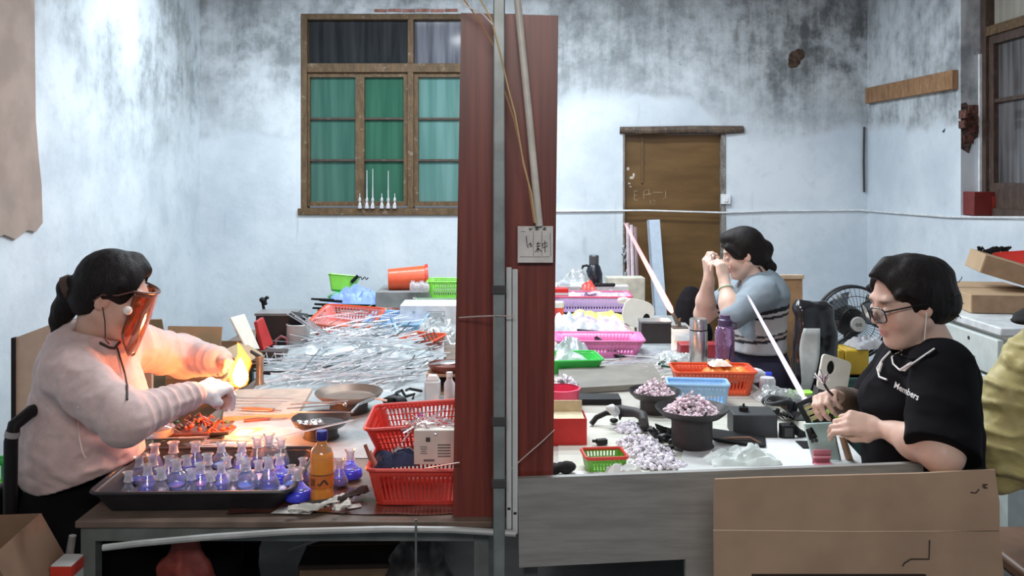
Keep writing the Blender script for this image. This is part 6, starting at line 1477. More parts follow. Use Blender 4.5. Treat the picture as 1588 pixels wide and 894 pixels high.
for i, (x, y) in enumerate(((1262, 676), (1268, 684), (1265, 692), (1271, 691))): a = k_(x, y, -.014); part(phn, 'lens', MB().cyl(a, a+Vector((0, -.003, 0)), .0055, None, 12), mat('lens_glass', (.05, .05, .06), .08, coat=.6))
part(phn, 'dark_edge', MB().tube([k_(1309, 722, .004), k_(1301, 666, .004)], .004, 6), mat('bronze_edge', (.12, .07, .05), .3))
sd = thing('phone_stand', 'small pink plastic stand in front of the phone', 'stand', T(1276, 725)); m_pk = plastic('dusty_pink', (.62, .20, .26))
part(sd, 'back_plate', MB().box((0, .012, .026), (.055, .006, .052), (.2, 0, 0)), m_pk, bevel=.002); part(sd, 'lip', MB().box((0, -.012, .008), (.055, .03, .012)), m_pk, bevel=.002); part(sd, 'cross_bar', MB().box((0, .002, .03), (.056, .006, .006), (.2, 0, 0)), plastic('pale_pink', (.75, .36, .42)), bevel=.001)
tp = thing('tape_roll', 'lime green roll of tape behind the phone below her hands', 'tape', T(1290, 660)+Vector((0, 0, .028)), (math.pi/2-.5, 0, .3))
part(tp, 'ring', MB().lathe([(.020, -.012), (.038, -.012), (.038, .012), (.020, .012), (.020, -.012)], 26), plastic('lime_tape', (.42, .80, .10)))
solo('lime_paper', 'lime green slip of paper lying beside the cream plate with the hole', 'paper', MB().box((0, 0, .012), (.11, .06, .020)), MATS['lime_tape'], T(1240, 616), .1, bevel=.002)
mb = MB()
for i in range(10):
    p = T(1262+i*4, 670-(i % 3)*5, TZ+.01); mb.tube([p, p+Vector((random.uniform(-.02, .02), .01, .03)), p+Vector((.03, 0, .008))], .006, 6)
solo('metal_clamp', 'heap of dark small clamps between the phone and the lime tape', 'clamp', mb, MATS['black_metal'])
wd = MB().cyl(T(1318, 716, TZ), T(1306, 676, TZ+.09), .012, .010, 8); solo('wooden_strut', 'pale wooden strut standing behind the phone', 'strut', wd, MATS['raw_wood'])
# glass piece in the right worker's hands
gp2 = thing('glass_branch', 'branched glass ornament held in the hands of the woman in black', 'glass', W(1284, 606, 518))
o0 = gp2.location
st_ = MB(); st_.tube([Vector((.03, 0, -.03)), Vector((0, 0, .0)), Vector((-.012, 0, .02))], .004, 6); part(gp2, 'stem', st_, mat('dark_stem', (.04, .03, .03), .3))
for i in range(14):
    a = random.uniform(-.9, .9); L = random.uniform(.02, .045); d = Vector((-math.sin(a)*.8-.25, random.uniform(-.3, .3), math.cos(a)))
    part(gp2, 'twig', MB().tube([Vector((-.012, 0, .02)), Vector((-.012, 0, .02))+d*L*.6, Vector((-.012, 0, .02))+d*L+Vector((random.uniform(-.01, .01), 0, 0))], [.002, .0022, .003], 5), M_PB)
# shield plates with a round hole
def shield(label, P, th, hole_px, hr, rot=0):
    A, B, C_, D = P; c = (A+B+C_+D)/4; ex = ((B-A)+(C_-D)).normalized(); ey = ((D-A)+(C_-B)); L = ((B-A).length+(C_-D).length)/2; H = ey.length/2; ey = (ey-ex*ey.dot(ex)).normalized(); ez = ex.cross(ey)
    t = thing('torch_shield', label, 'shield', c, Matrix((ex, ey, ez)).transposed())
    part(t, 'plate', rplate(L, H, .018, th, hole_px), m_cream, bevel=.002, smooth=50)
    return t
s1 = shield('cream plate with a large black hole tilted beside the far arm of the woman in black', [W(1286, 611, 440), W(1318, 600, 440), W(1326, 564, 432), W(1272, 546, 432)], .010, None, None) if 0 else None
c = W(1292, 582, 436); Rm = Matrix.Rotation(-.38, 3, 'Y') if 0 else (Matrix.Rotation(math.pi/2-.25, 3, 'X'))
t = thing('torch_shield', 'cream plate with a round black hole standing behind the hands of the woman in black', 'shield', c, (Matrix.Rotation(.32, 3, 'Z') @ Matrix.Rotation(math.pi/2-.15, 3, 'X') @ Matrix.Rotation(-.33, 3, 'Z')))
part(t, 'plate', rplate(.125, .125, .014, .009, (-.02, .022, (.0165, .024))), m_cream, bevel=.0015, smooth=50)
part(t, 'hole_backing', MB().lathe([(0, -.006), (.028, -.006), (.028, -.003), (0, -.003)], 18, Matrix.Translation((-.02, .022, 0))), P_BLK); part(t, 'stand', MB().box((-.02, -.065, -.02), (.05, .03, .03)), MATS['dark_iron']); part(t, 'stand_rod', MB().cyl((-.02, -.06, -.02), (.03, -.24, .0), .007, None, 8), MATS['dark_iron'])
# water bottle, steel flask, purple bottle, cup
sf = thing('steel_thermos', 'tall brushed steel thermos flask standing on the right table', 'thermos', T(1083, 572)); H_ = 78/sc(572)
m_ss = mat('brushed_steel', (.62, .62, .62), .28, .95, var=.08, scale=60)
part(sf, 'body', MB().lathe([(0, 0), (.040, 0), (.042, .003), (.042, H_*.74), (.040, H_*.76), (0, H_*.76)], 28), m_ss, smooth=40); part(sf, 'neck_band', MB().lathe([(.0395, H_*.755), (.0395, H_*.785), (0, H_*.785)], 28), P_BLK); part(sf, 'cap', MB().lathe([(.0405, H_*.785), (.0408, H_*.97), (.038, H_), (0, H_)], 28), m_ss, smooth=40)
pb_ = thing('purple_bottle', 'translucent purple plastic bottle with a dark cap beside the steel thermos', 'bottle', T(1124, 581)); H_ = 92/sc(581)
m_pur = thin('purple_plastic', (.80, .62, .82), .08, .35, (.50, .25, .55))
part(pb_, 'body', MB().lathe([(0, 0), (.040, 0), (.044, .005), (.044, H_*.30), (.041, H_*.36), (.044, H_*.42), (.044, H_*.72), (.036, H_*.80), (.026, H_*.83)], 26), m_pur, smooth=50); part(pb_, 'water', MB().lathe([(0, .003), (.040, .003), (.0405, H_*.45), (0, H_*.45)], 20), mat('purple_water', (.20, .10, .28), .15)); part(pb_, 'cap', MB().lathe([(.030, H_*.80), (.031, H_*.92), (.024, H_*.94), (.022, H_), (0, H_)], 20), mat('dark_purple', (.07, .045, .12), .35)); part(pb_, 'carry_loop', MB().tube([(.03, 0, H_*.88), (.052, 0, H_*.86), (.05, 0, H_*.76), (.034, 0, H_*.78)], .005, 7), MATS['dark_purple'])
cp = thing('plastic_cup', 'clear plastic cup standing before the purple bottle', 'cup', T(1127, 596)); part(cp, 'cup', MB().lathe([(0, .001), (.036, .001), (.046, .085), (.047, .087)], 22), thin('cup_plastic', (.97, .97, .98), .1, .35, (.86, .86, .9)), smooth=50); part(cp, 'stick', MB().cyl((.0, 0, .005), (.02, 0, .17), .0025, None, 6), P_BLK)
basket('orange-red slatted basket of orange wrappers behind the pale blue box', T(1112, 615)+Vector((0, .09, 0)), .33, .19, .095, P_ORED, -.04, .86, (18, 11), 1, lo=.12, hi=.62)
solo('orange_wrapper', 'crumpled orange wrapper filling the orange-red basket', 'wrapper', crumple(.22, .15, .06, 24, 16, 81, .5, 6), mat('orange_film', (.85, .30, .06), .35, coat=.3), T(1132, 606)+Vector((.0, .07, .055)), .1)
solo('white_wrapper', 'crumpled pale wrapper lying on the orange wrapper in the basket', 'wrapper', crumple(.09, .07, .03, 16, 12, 82, .5), mat('pale_film', (.82, .72, .60), .35, coat=.3), T(1118, 604)+Vector((0, .03, .095)), .1)
t = basket('pale blue box-shaped basket in front of the orange-red one', T(1086, 632)+Vector((0, .055, 0)), .235, .11, .085, P_SKY, -.10, .90, (14, 6), 1, lo=.1, hi=.5)
wt = thing('water_bottle', 'clear water bottle with a blue cap lying behind the orange-red basket', 'bottle', T(1160, 600)+Vector((0, .06, .036)), (0, math.pi/2, -.15))
part(wt, 'body', MB().lathe([(0, -.04), (.030, -.04), (.033, -.03), (.033, .05), (.028, .07), (.013, .09)], 20), M_FROST, smooth=50); part(wt, 'cap', MB().lathe([(0, .115), (.016, .115), (.018, .11), (.018, .088), (0, .088)], 18), mat('blue_cap', (.03, .06, .55), .35))
bw2 = thing('clear_jar', 'small clear jar with a blue-white label near the water bottle', 'jar', T(1190, 612)); part(bw2, 'jar', MB().lathe([(0, 0), (.03, 0), (.033, .005), (.033, .06), (.028, .07), (0, .07)], 18), M_FROST, smooth=50); part(bw2, 'dark_content', MB().lathe([(0, .004), (.028, .004), (.028, .035), (0, .035)], 16), mat('dark_blue_content', (.03, .04, .12), .4))
solo('clear_film', 'crumpled clear film lying right of the orange-red basket', 'film', crumple(.22, .14, .05, 24, 16, 83, .5), MATS['film_clear'], T(1210, 618), .2)
# the far half of the table
basket('bright pink shallow basket in the middle of the far right table', T(935, 556)+Vector((-.01, .12, 0)), .44, .26, .085, P_PINK, -.03, .82, (20, 12), 1, lo=.3, hi=.45)
t_ = basket('bright green tray holding a silver bag beside the red board', T(889, 582)+Vector((-.02, .12, 0)), .30, .22, .06, P_GREEN, .12, .82, (0, 0), 1, name='plastic_tray', cat='tray')
solo('silver_bag', 'crumpled silver-grey bag lying in the bright green tray', 'bag', crumple(.27, .19, .12, 26, 20, 84, .6), mat('silver_film', (.52, .58, .60), .3, .25, var=.2, coat=.3, bump=.3), T(886, 570)+Vector((-.02, .12, .01)), .1)
solo('yellow_disc', 'round yellow lid behind the silver bag in the green tray', 'lid', MB().lathe([(0, 0), (.045, 0), (.045, .012), (0, .016)], 20), plastic('yellow_plastic', (.80, .75, .12)), W(875, 530, 292), (.4, 0, 0))
mb = MB(); mb.add([tuple(T(*p)) for p in ((918, 525, .80), (926, 522, .82), (972, 556, .76), (962, 559, .755))], [(0, 1, 2, 3)]); solo('black_plate', 'black strip leaning between the green tray and the pink basket', 'strip', mb, P_BLK, solid=.006)
for i in range(36):
    x, y = random.uniform(935, 1040), random.uniform(545, 582); a, b = T(x-random.uniform(20, 45), y+random.uniform(-4, 6), TZ+.008+.003*(i % 4)), T(x+random.uniform(15, 40), y+random.uniform(-6, 4), TZ+.012+.004*(i % 5))
    solo('glass_rod', 'thin clear glass rod lying on the right table behind the pale board', 'glass', MB().cyl(a, b, .0034, None, 6), m_wgl, group='glass rods behind the pale board')
mb = MB(); mb.tube([T(1022, 565, TZ+.02), T(1035, 556, TZ+.02), T(1048, 560, TZ+.02), T(1040, 570, TZ+.02), T(1026, 568, TZ+.02)], .006, 6); solo('green_wire', 'dark green wire loop lying before the steel thermos', 'wire', mb, mat('dark_green', (.02, .10, .05), .4))
solo('clear_film', 'crumpled pale green-white film beside the dark green wire', 'film', crumple(.24, .18, .06, 24, 18, 85, .5), MATS['film_clear'], T(1052, 562), .1)
beads(T(1035, 596), 150, .10, .09, .02, M_PB, 'scattered pinkish glass pieces before the steel thermos', seed=31, size=.012)
solo('red_case', 'red case standing behind the steel thermos by her arm', 'case', MB().box((0, 0, .035), (.20, .10, .07)), mat('red_case', (.35, .03, .04), .4), T(1090, 560)+Vector((0, .10, 0)), bevel=.005)
dx_ = thing('dark_box', 'dark open-fronted box under the white visor with the black hole', 'box', T(1018, 534)+Vector((0, .06, 0))); part(dx_, 'body', MB().box((0, 0, .055), (.16, .12, .11)), mat('dark_case', (.025, .018, .018), .5), bevel=.003); part(dx_, 'lid', MB().box((0, 0, .116), (.165, .125, .010)), MATS['case_rim'])
c = W(989, 487, 270)
t = thing('torch_shield', 'white curved visor plate with a round black hole standing above the dark box', 'shield', c, (Matrix.Rotation(.25, 3, 'Z') @ Matrix.Rotation(math.pi/2-.2, 3, 'X') @ Matrix.Rotation(-.28, 3, 'Z')))
part(t, 'plate', rplate(.19, .16, .055, .010, (.055, -.015, (.022, .028)), 6), m_cream, bevel=.002, smooth=50); part(t, 'hole_backing', MB().lathe([(0, -.006), (.03, -.006), (.03, -.003), (0, -.003)], 18, Matrix.Translation((.055, -.015, 0))), P_BLK); part(t, 'top_fold', MB().box((-.03, .06, -.04), (.16, .03, .09)), m_cream, bevel=.01)
part(t, 'stand_rod', MB().cyl((0, -.05, -.01), (.02, -.19, .02), .007, None, 8), MATS['dark_iron'])
for (x, y, L, wd_, hz, sd_, col, lab) in ((930, 508, .42, .16, .05, 91, (.80, .78, .18), 'yellow and white crumpled bag left of the white visor'), (925, 522, .40, .16, .05, 92, (.66, .56, .70), 'pinkish crumpled film pile behind the pink basket'), (892, 522, .30, .18, .06, 93, (.60, .64, .70), 'pale crumpled film pile behind the green tray')):
    solo('film_bag', lab, 'bag', crumple(L, wd_, hz*1.6, 26, 16, sd_, .5), mat('film_%d' % sd_, col, .35, var=.2, coat=.3, bump=.3), T(x, y)+Vector((0, .1, .02)), .05)
for i in range(7): a, b = T(895+i*6, 512+i*1.5, .80), T(985-i*3, 520+i*2, .79); solo('black_strip', f'thin black strip lying in the film pile beside the white visor, {ORD[i]} from the back', 'strip', MB().cyl(a, b, .006, .005, 6), P_BLK, group='black strips in the film pile')
basket('wide rose-rimmed violet basket at the far end of the right table', T(930, 492)+Vector((-.04, .12, .03)), .50, .28, .10, P_VIO, -.03, .86, (22, 12), 1, rimm=P_ROSE, lo=.2, hi=.35)
solo('lilac_film', 'heaped lilac film pieces inside the violet basket', 'film', crumple(.44, .24, .11, 26, 18, 95, .4), mat('lilac_film', (.66, .58, .74), .35, var=.15, coat=.3), T(925, 488)+Vector((0, .14, .05)), .05)
bk_ = thing('black_thermos', 'black thermos jug with a handle at the far wall end of the right table', 'thermos', W(921, 434, 226)); bk_.location.z = .905; 
part(bk_, 'body', MB().lathe([(0, 0), (.055, 0), (.06, .006), (.058, .08), (.042, .13), (.03, .145)], 22), mat('navy_black', (.012, .014, .022), .3), smooth=50); part(bk_, 'cap', MB().lathe([(.03, .14), (.034, .145), (.034, .20), (.028, .206), (0, .206)], 20), mat('grey_cap', (.06, .065, .07), .3)); part(bk_, 'handle', MB().tube([(-.04, 0, .135), (-.075, 0, .13), (-.08, 0, .09), (-.055, 0, .06)], .009, 8), P_BLK)
solo('storage_box', 'grey-white box carrying the black thermos behind the violet basket', 'box', MB().box((0, 0, 0), (.52, .22, .15)), mat('grey_white_box', (.60, .60, .57), .6), (W(915, 450, 226).x, W(915, 450, 226).y+.05, .83), bevel=.004)
solo('beige_carton', 'beige carton standing beside the black thermos near the door', 'box', MB().box((0, 0, .09), (.26, .14, .18)), mat('beige_card', (.56, .53, .45), .7), T(972, 478)+Vector((0, .12, .02)), .05, bevel=.003)
bx = thing('red_carton', 'small red and white carton next to the red board at the far end', 'box', W(869, 452, 240)); bx.location.z = .83
part(bx, 'body', MB().box((0, 0, .05), (.10, .08, .10)), mat('red_card', (.6, .02, .02), .45), bevel=.003); part(bx, 'white_band', MB().box((0, 0, .065), (.102, .082, .016)), m_wpvc)
jr = thing('red_jar', 'small jar with a red label and white lid beside the red board', 'jar', T(865, 502)); part(jr, 'body', MB().lathe([(0, 0), (.034, 0), (.036, .005), (.036, .10), (0, .10)], 18), mat('red_label', (.66, .06, .05), .4)); part(jr, 'lid', MB().lathe([(.038, .10), (.038, .13), (.034, .135), (0, .135)], 18), m_wpvc)
solo('white_film', 'crumpled white film bag leaning on the black thermos', 'bag', crumple(.24, .16, .14, 22, 16, 97, .7), MATS['film_clear'], Vector((W(893, 436, 228).x, W(893, 436, 228).y, .905)), 0)
solo('red_film', 'small crumpled red packet lying before the black thermos', 'packet', crumple(.10, .07, .07, 14, 10, 98, .5), mat('red_film', (.65, .08, .06), .3, coat=.3), Vector((W(912, 436, 234).x, W(912, 436, 236).y, .905)), 0)
for i in range(6):
    a = W(925+i*5, 440, 230); solo('black_peg', f'small black peg lying at the foot of the black thermos, {ORD[i]} from the thermos', 'peg', MB().ball((0, 0, .014), (.02, .018, .014), 8, 5), P_BLK, Vector((a.x, a.y, .905 if i < 5 else .905)), 0, 'black pegs by the thermos')
# ---------------------------------------------------------------- things around the walls and floor
# planks leaning at the door
def lean(name, label, px, s, w, th, m, wx=None):
    """a long board leaning; px = (bottom x, y), (top x, y)"""
    (xa, ya), (xb, yb) = px; A = W(xa, ya, s[0]); B = W(xb, yb, s[1]); d = B-A
    t = thing(name, label, 'board', A, rot_to(d, (0, 1, 0))); L = d.length
    part(t, 'face', MB().box((0, 0, L/2), (w, th, L)), m, bevel=.002); part(t, 'edge_strip', MB().box((-w/2+.006, -th/2-.001, L/2), (.010, .004, L*.998)), mat('edge_grey', (.22, .25, .30), .5))
    return t
zA = lambda s: CY+EYE*s-4
lean('pale_plank', 'pale blue-grey board leaning upright against the brown door', ((1032, zA(203)), (1013, 342)), (203, 192.5), .10, .05, mat('blue_grey_board', (.46, .54, .64), .5, var=.06))
for i, (x0, x1, c, lab) in enumerate(((979, 973, (.55, .42, .45), 'thin pinkish strip leaning at the left edge of the door'), (986, 979, (.66, .55, .58), 'pale pink strip leaning beside the thin pinkish one at the door'), (994, 985, (.30, .20, .22), 'dark dusty strip leaning by the pale pink one at the door'))):
    A = W(x0, zA(201), 201); B = W(x1, 346+i*3, 192); solo('leaning_strip', lab, 'strip', MB().tube([A, B], .013, 4, flat=.5), mat('strip%d' % i, c, .6))
mb = MB()
for i in range(16): mb.ball(W(967+random.uniform(0, 9), 380+i*5, 191.5), (random.uniform(.01, .025), .012, random.uniform(.01, .03)), 6, 4)
solo('lace_cloth', 'strip of black and white ragged cloth hanging by the left door post', 'cloth', mb, mat('black_white_rag', (.35, .36, .37), .9, var=1, scale=45), kind='stuff')
# black chair behind the far woman, things right of her
def chair(label, loc, rot, m, mseat, back_h=.86, seat_h=.45, w=.42):
    t = thing('chair', label, 'chair', loc, rot)
    part(t, 'seat', MB().box((0, 0, seat_h), (w, w, .04)), mseat, bevel=.012)
    for sx in (-1, 1):
        for sy in (-1, 1): part(t, 'leg', MB().cyl((sx*(w/2-.02), sy*(w/2-.02), 0), (sx*(w/2-.03), sy*(w/2-.03), seat_h-.015), .014, None, 10), m)
        part(t, 'back_post', MB().tube([(-w/2+.01, sx*(w/2-.02), seat_h-.02), (-w/2-.02, sx*(w/2-.02), seat_h+.22), (-w/2-.05, sx*(w/2-.03), back_h)], .014, 10), m)
    bm_ = MB(); bm_.grid(lambda u, v: (-w/2-.035-.02*v-.02*math.cos((u-.5)*3), (u-.5)*(w-.04), seat_h+.18+(back_h-seat_h-.18)*v), 10, 6); part(t, 'backrest', bm_, mseat, solid=.025)
    return t
P_ = W(1186, 600, 312); ch_ = chair('brown-backed chair the woman in the striped sweater sits on', (P_.x-.03, P_.y, 0), math.pi, MATS['dark_iron'], mat('brown_seat', (.22, .11, .05), .6), .74, .405)
for o in (ch_,): pass
tb = thing('tan_board', 'tan cardboard panel standing behind the woman in the striped sweater', 'board', (W(1226, 500, 285).x, F/285, 0)); part(tb, 'panel', MB().box((0, 0, .55), (.125, .02, 1.10)), mat('tan_card', (.50, .29, .15), .7), bevel=.003); part(tb, 'top_edge', MB().box((0, -.003, 1.105), (.135, .035, .02)), mat('pale_wood', (.62, .45, .30), .6))
# black bag over a chair back, with a pale strip
PB = W(1262, 600, 345); bgc = thing('draped_chair', 'chair draped with a shiny black plastic bag between the two women', 'chair', (PB.x, PB.y, 0))
q = Sdf(); q.ell((0, 0, .74), (.07, .07, .28), .04); q.cap((-.055, 0, 1.06), (.055, .02, 1.05), .036, .034, .03); q.cap((-.05, -.02, 1.04), (-.07, -.03, .60), .035, .045, .03); q.cap((.06, -.01, 1.03), (.065, -.02, .5), .034, .045, .03); q.ell((0, 0, .98), (.06, .05, .09), .03)
part(bgc, 'bag', q.mesh('bag', mat('black_bag', (.010, .010, .012), .22, coat=.3, var=.1), .010, wrinkle(.010, 12, 77, (1, 1, .5))), None)
for sx in (-1, 1):
    for sy in (-1, 1): part(bgc, 'leg', MB().cyl((sx*.13, sy*.13, 0), (sx*.12, sy*.12, .55), .014, None, 8), MATS['dark_iron'])
part(bgc, 'seat', MB().box((0, 0, .55), (.30, .30, .03)), MATS['dark_iron'])
st = MB(); st.grid(lambda u, v: (-.035-.045*(1-v)+(u-.5)*.05*(1.3-.5*math.sin(v*6)), -.085+.01*math.sin(v*9)-.01*(1-v), .58+.40*v), 5, 14); part(bgc, 'pale_strap', st, mat('pale_bag', (.55, .58, .57), .5), solid=.003)
# fan
fn_ = thing('standing_fan', 'black standing fan with a grey hub behind the woman in black', 'fan', (W(1322, 505, 300).x, F/300, 0)); fz = EYE-(500-CY)/300
fr_ = (W(1322, 505, 300).x-fn_.location.x, 0, fz); Rf = .185; m_fan = mat('fan_black', (.015, .016, .018), .4)
part(fn_, 'base', MB().lathe([(0, 0), (.20, 0), (.20, .02), (.04, .045), (0, .05)], 28), m_fan); part(fn_, 'pole', MB().cyl((0, .08, .03), (0, .08, fz-.05), .016, None, 12), m_fan); part(fn_, 'motor', MB().tube([(0, .0, fz), (0, .06, fz), (0, .16, fz)], [.07, .08, .05], 18), m_fan)
for k, yy in ((0, -.05), (1, .05)):
    o = part(fn_, 'guard_ring', MB().tube([(Rf*math.cos(a), yy*.4, fz+Rf*math.sin(a)) for a in np.linspace(0, 2*math.pi, 41)], .007, 7, cap=False), m_fan)
wr2 = MB()
for i in range(44):
    a = 2*math.pi*i/44; wr2.tube([(.03*math.cos(a), -.075, fz+.03*math.sin(a)), (Rf*.6*math.cos(a), -.065, fz+Rf*.6*math.sin(a)), (Rf*math.cos(a), -.02, fz+Rf*math.sin(a))], .0013, 4)
for r in (.09, .14): wr2.tube([(r*math.cos(a), -.068+.02*(r > .1), fz+r*math.sin(a)) for a in np.linspace(0, 2*math.pi, 33)], .0018, 4, cap=False)
o = part(fn_, 'guard_wires', wr2, m_fan); o['kind'] = 'stuff'
for i in range(3):
    a = 2*math.pi*i/3+.4; bl_ = MB(); bl_.grid(lambda u, v: (math.cos(a+(u-.5)*1.5*(.5+v*.5))*(.04+.125*v), -.02+.03*(u-.5), fz+math.sin(a+(u-.5)*1.5*(.5+v*.5))*(.04+.125*v)), 8, 6); part(fn_, 'blade', bl_, thin('fan_blade', (.5, .52, .54), .15, .5, (.12, .13, .14)), solid=.002)
part(fn_, 'hub', MB().cyl((0, -.085, fz), (0, -.07, fz), .036, .04, 22), mat('hub_grey', (.50, .50, .49), .4)); lg = MB(); 
for k in (-1, 1): lg.tube([(k*.009+.006*math.cos(a), -.0865, fz+.007*math.sin(a)) for a in np.linspace(0, 2*math.pi, 12)], .0014, 4, cap=False)
part(fn_, 'emblem', lg, P_BLK)
yb = thing('yellow_crate', 'yellow plastic case on the teal box behind the woman in black', 'case', (W(1328, 580, 330).x, F/330+.06, .62)); YZ = EYE-(582-CY)/330
tl = thing('teal_box', 'dull teal metal box standing on the floor under the yellow case', 'box', (W(1335, 600, 330).x, F/330+.06, 0)); part(tl, 'body', MB().box((0, 0, YZ/2), (.24, .24, YZ)), mat('teal_metal', (.06, .15, .14), .5), bevel=.005); part(tl, 'lid', MB().box((0, 0, YZ-.01), (.25, .25, .02)), MATS['teal_metal'], bevel=.003)
yb.location.z = YZ
part(yb, 'body', MB().box((0, 0, .06), (.115, .14, .12)), plastic('mustard', (.55, .36, .03)), bevel=.008); part(yb, 'side_fin', MB().box((-.075, -.02, .07), (.03, .10, .10)), MATS['mustard'], bevel=.006)
gm = MB(); solo('grey_cloth', 'grey crumpled cloth lying on the yellow case behind her chest', 'cloth', crumple(.16, .14, .07, 18, 14, 101, .5), mat('grey_cloth', (.36, .36, .38), .9), (yb.location.x+.07, yb.location.y, YZ+.121), .2)
# white drawer desk against the right wall with cartons
dkx0 = 1462; s_f = 300
DL = W(1452, 500, 318); 
ds = thing('drawer_desk', 'old white drawer desk against the right wall under cardboard boxes', 'desk', (2.35, 4.32, 0), 0)
m_dk = mat('desk_white', (.62, .68, .66), .45, var=.06); ztop = 1.02
DW, DD = .64, 1.14     # width seen from her side, depth along the wall
part(ds, 'desk_top', MB().box((0, 0, ztop-.018), (DW, DD, .036)), mat('desk_top_pale', (.68, .72, .74), .4), bevel=.006)
part(ds, 'carcass', MB().box((0.01, -.315, (ztop-.036)/2), (DW-.05, .49, ztop-.036)), m_dk); part(ds, 'carcass', MB().box((0.01, .245, ztop-.09), (DW-.05, .62, .10)), m_dk); part(ds, 'side_panel', MB().box((0.01, .545, ztop/2-.02), (DW-.05, .025, ztop-.04)), m_dk); part(ds, 'back_panel', MB().box((.28, .24, ztop/2-.02), (.02, .6, ztop-.04)), m_dk)
for i, (z0, z1) in enumerate(((ztop-.21, ztop-.055), (ztop-.40, ztop-.225), (ztop-.60, ztop-.415), (ztop-.13, ztop-.055))):
    for j, (y0, y1) in enumerate(((-.55, -.08), ) if i < 3 else ((-.05, .53), )):
        dd = part(ds, 'drawer', MB().box((-DW/2+.012, (y0+y1)/2, (z0+z1)/2), (.03, y1-y0, z1-z0)), m_dk, bevel=.004)
        part(dd, 'handle', MB().tube([(-DW/2-.006, (y0+y1)/2-.05, z0+.05), (-DW/2-.02, (y0+y1)/2-.03, z0+.055), (-DW/2-.02, (y0+y1)/2+.03, z0+.055), (-DW/2-.006, (y0+y1)/2+.05, z0+.05)], .006, 6), MATS['grey_steel'])
        part(dd, 'keyhole', MB().cyl((-DW/2-.001, (y0+y1)/2, z1-.03), (-DW/2-.006, (y0+y1)/2, z1-.03), .008, None, 10), MATS['dark_iron'])
m_cb2 = mat('box_card', (.47, .33, .20), .8, var=.08, scale=6)
def cbox(label, c, size, rot, m=None, tape=True):
    t = thing('cardboard_box', label, 'box', c, rot); part(t, 'body', MB().box((0, 0, size[2]/2), size), m or m_cb2, bevel=.003)
    if tape: part(t, 'flap_seam', MB().box((0, 0, size[2]+.0008), (size[0]*.98, .008, .0016)), mat('seam_dark', (.2, .13, .08), .8)); part(t, 'end_flap', MB().box((0, -size[1]/2-.002, size[2]*.5), (size[0]*.96, .003, size[2]*.94)), mat('box_card_dark', (.30, .19, .11), .8))
    return t
cbox('brown cardboard box lying flat on the white drawer desk', (2.32, 4.40, ztop+.002), (.36, .55, .085), -.12)
cbox('long brown cardboard box tilted on top of the flat box on the desk', (2.43, 4.34, ztop+.12), (.42, .30, .09), (.02, .30, -.25))
cbox('brown cardboard box end jutting out beside the black cap', (2.60, 4.15, ztop+.004), (.16, .14, .10), .1) 
basket('red plastic tray lying on the tilted box by the right wall', (2.72, 4.62, ztop+.16), .40, .34, .06, P_RED, (.1, -.10, -.3), .85, (0, 0), 1, name='plastic_tray', cat='tray')
solo('red_bag', 'dark red cloth bag lying behind her hair on the desk', 'bag', crumple(.30, .3, .13, 20, 16, 111, .6), mat('red_cloth', (.30, .03, .03), .8), (2.20, 4.80, ztop+.02), .2)
mb = MB()
for i in range(12): mb.tube([(random.uniform(-.1, .12), random.uniform(-.05, .05), .0), (random.uniform(-.1, .1), 0, .05), (random.uniform(-.12, .12), 0, .01)], .007, 5)
solo('black_tangle', 'tangle of black wire by the wall above the tilted box', 'wire', mb, P_BLK, (2.60, 4.85, ztop+.20))
# jacket on a chair at the right edge
JX, JS = 1562, 545
P = W(1560, 700, 500); jc = thing('jacket_chair', 'chair with a padded dull yellow jacket hung over its back', 'chair', (P.x+.06, P.y, 0))
q = Sdf(); zz = lambda y: EYE-(y-CY)/500; xx = lambda x: (x-CX)/500-jc.location.x
q.chain([(xx(1612), 0, zz(510)), (xx(1584), -.02, zz(552)), (xx(1556), -.03, zz(605)), (xx(1542), -.03, zz(680)), (xx(1546), -.02, zz(735))], [.036, .05, .062, .068, .055], .05); q.chain([(xx(1650), .04, zz(535)), (xx(1630), .04, zz(600)), (xx(1620), .04, zz(700))], [.07, .10, .12], .06)
q.cap((xx(1598), -.06, zz(540)), (xx(1578), -.08, zz(720)), .035, .045, .04)
jk = q.mesh('jacket', mat('yellow_jacket', (.50, .42, .17), .55, var=.1, sheen=.2, bump=.15, scale=30), .007, seq(ridges((xx(1580), -.03, zz(520)), (xx(1548), -.03, zz(745)), .22, 95, .017, 121), wrinkle(.006, 14, 122)))
part(jc, 'jacket', jk, None); part(jc, 'zip_seam', MB().tube([(xx(1590), -.105, zz(550)), (xx(1583), -.12, zz(600)), (xx(1573), -.125, zz(660)), (xx(1568), -.12, zz(725))], .006, 6), mat('brown_zip', (.10, .06, .03), .5))
bk2 = MB(); bk2.grid(lambda u, v: (xx(1580)+.26*u, -.05+.02*math.sin(u*4), zz(740)+(.30)*v), 8, 8); part(jc, 'backrest', bk2, mat('brown_leather', (.16, .085, .05), .4), solid=.03)
for sx in (0, 1):
    for sy in (-1, 1): part(jc, 'leg', MB().cyl((xx(1556)+.30*sx, sy*.16, 0), (xx(1560)+.30*sx, sy*.16, .46), .018, None, 10), mat('khaki_metal', (.16, .13, .08), .5))
part(jc, 'seat', MB().box((xx(1558)+.15, 0, .47), (.36, .38, .05)), MATS['brown_leather'], bevel=.015); part(jc, 'armrest', MB().tube([(xx(1556), -.18, .46), (xx(1554), -.19, zz(770)), (xx(1600), -.19, zz(765))], .02, 10), MATS['khaki_metal'])
q = Sdf(); q.ell((0, 0, 0), (.055, .05, .022), .02); q.ell((.03, 0, .012), (.05, .05, .03), .02); q.ell((-.04, -.02, -.008), (.035, .035, .012), .01)
solo('black_garment', 'black folded cloth lying on top of the yellow jacket', 'cap', q.mesh('black_garment', MATS['black_cloth'], .006), None, W(1601, 492, 505))
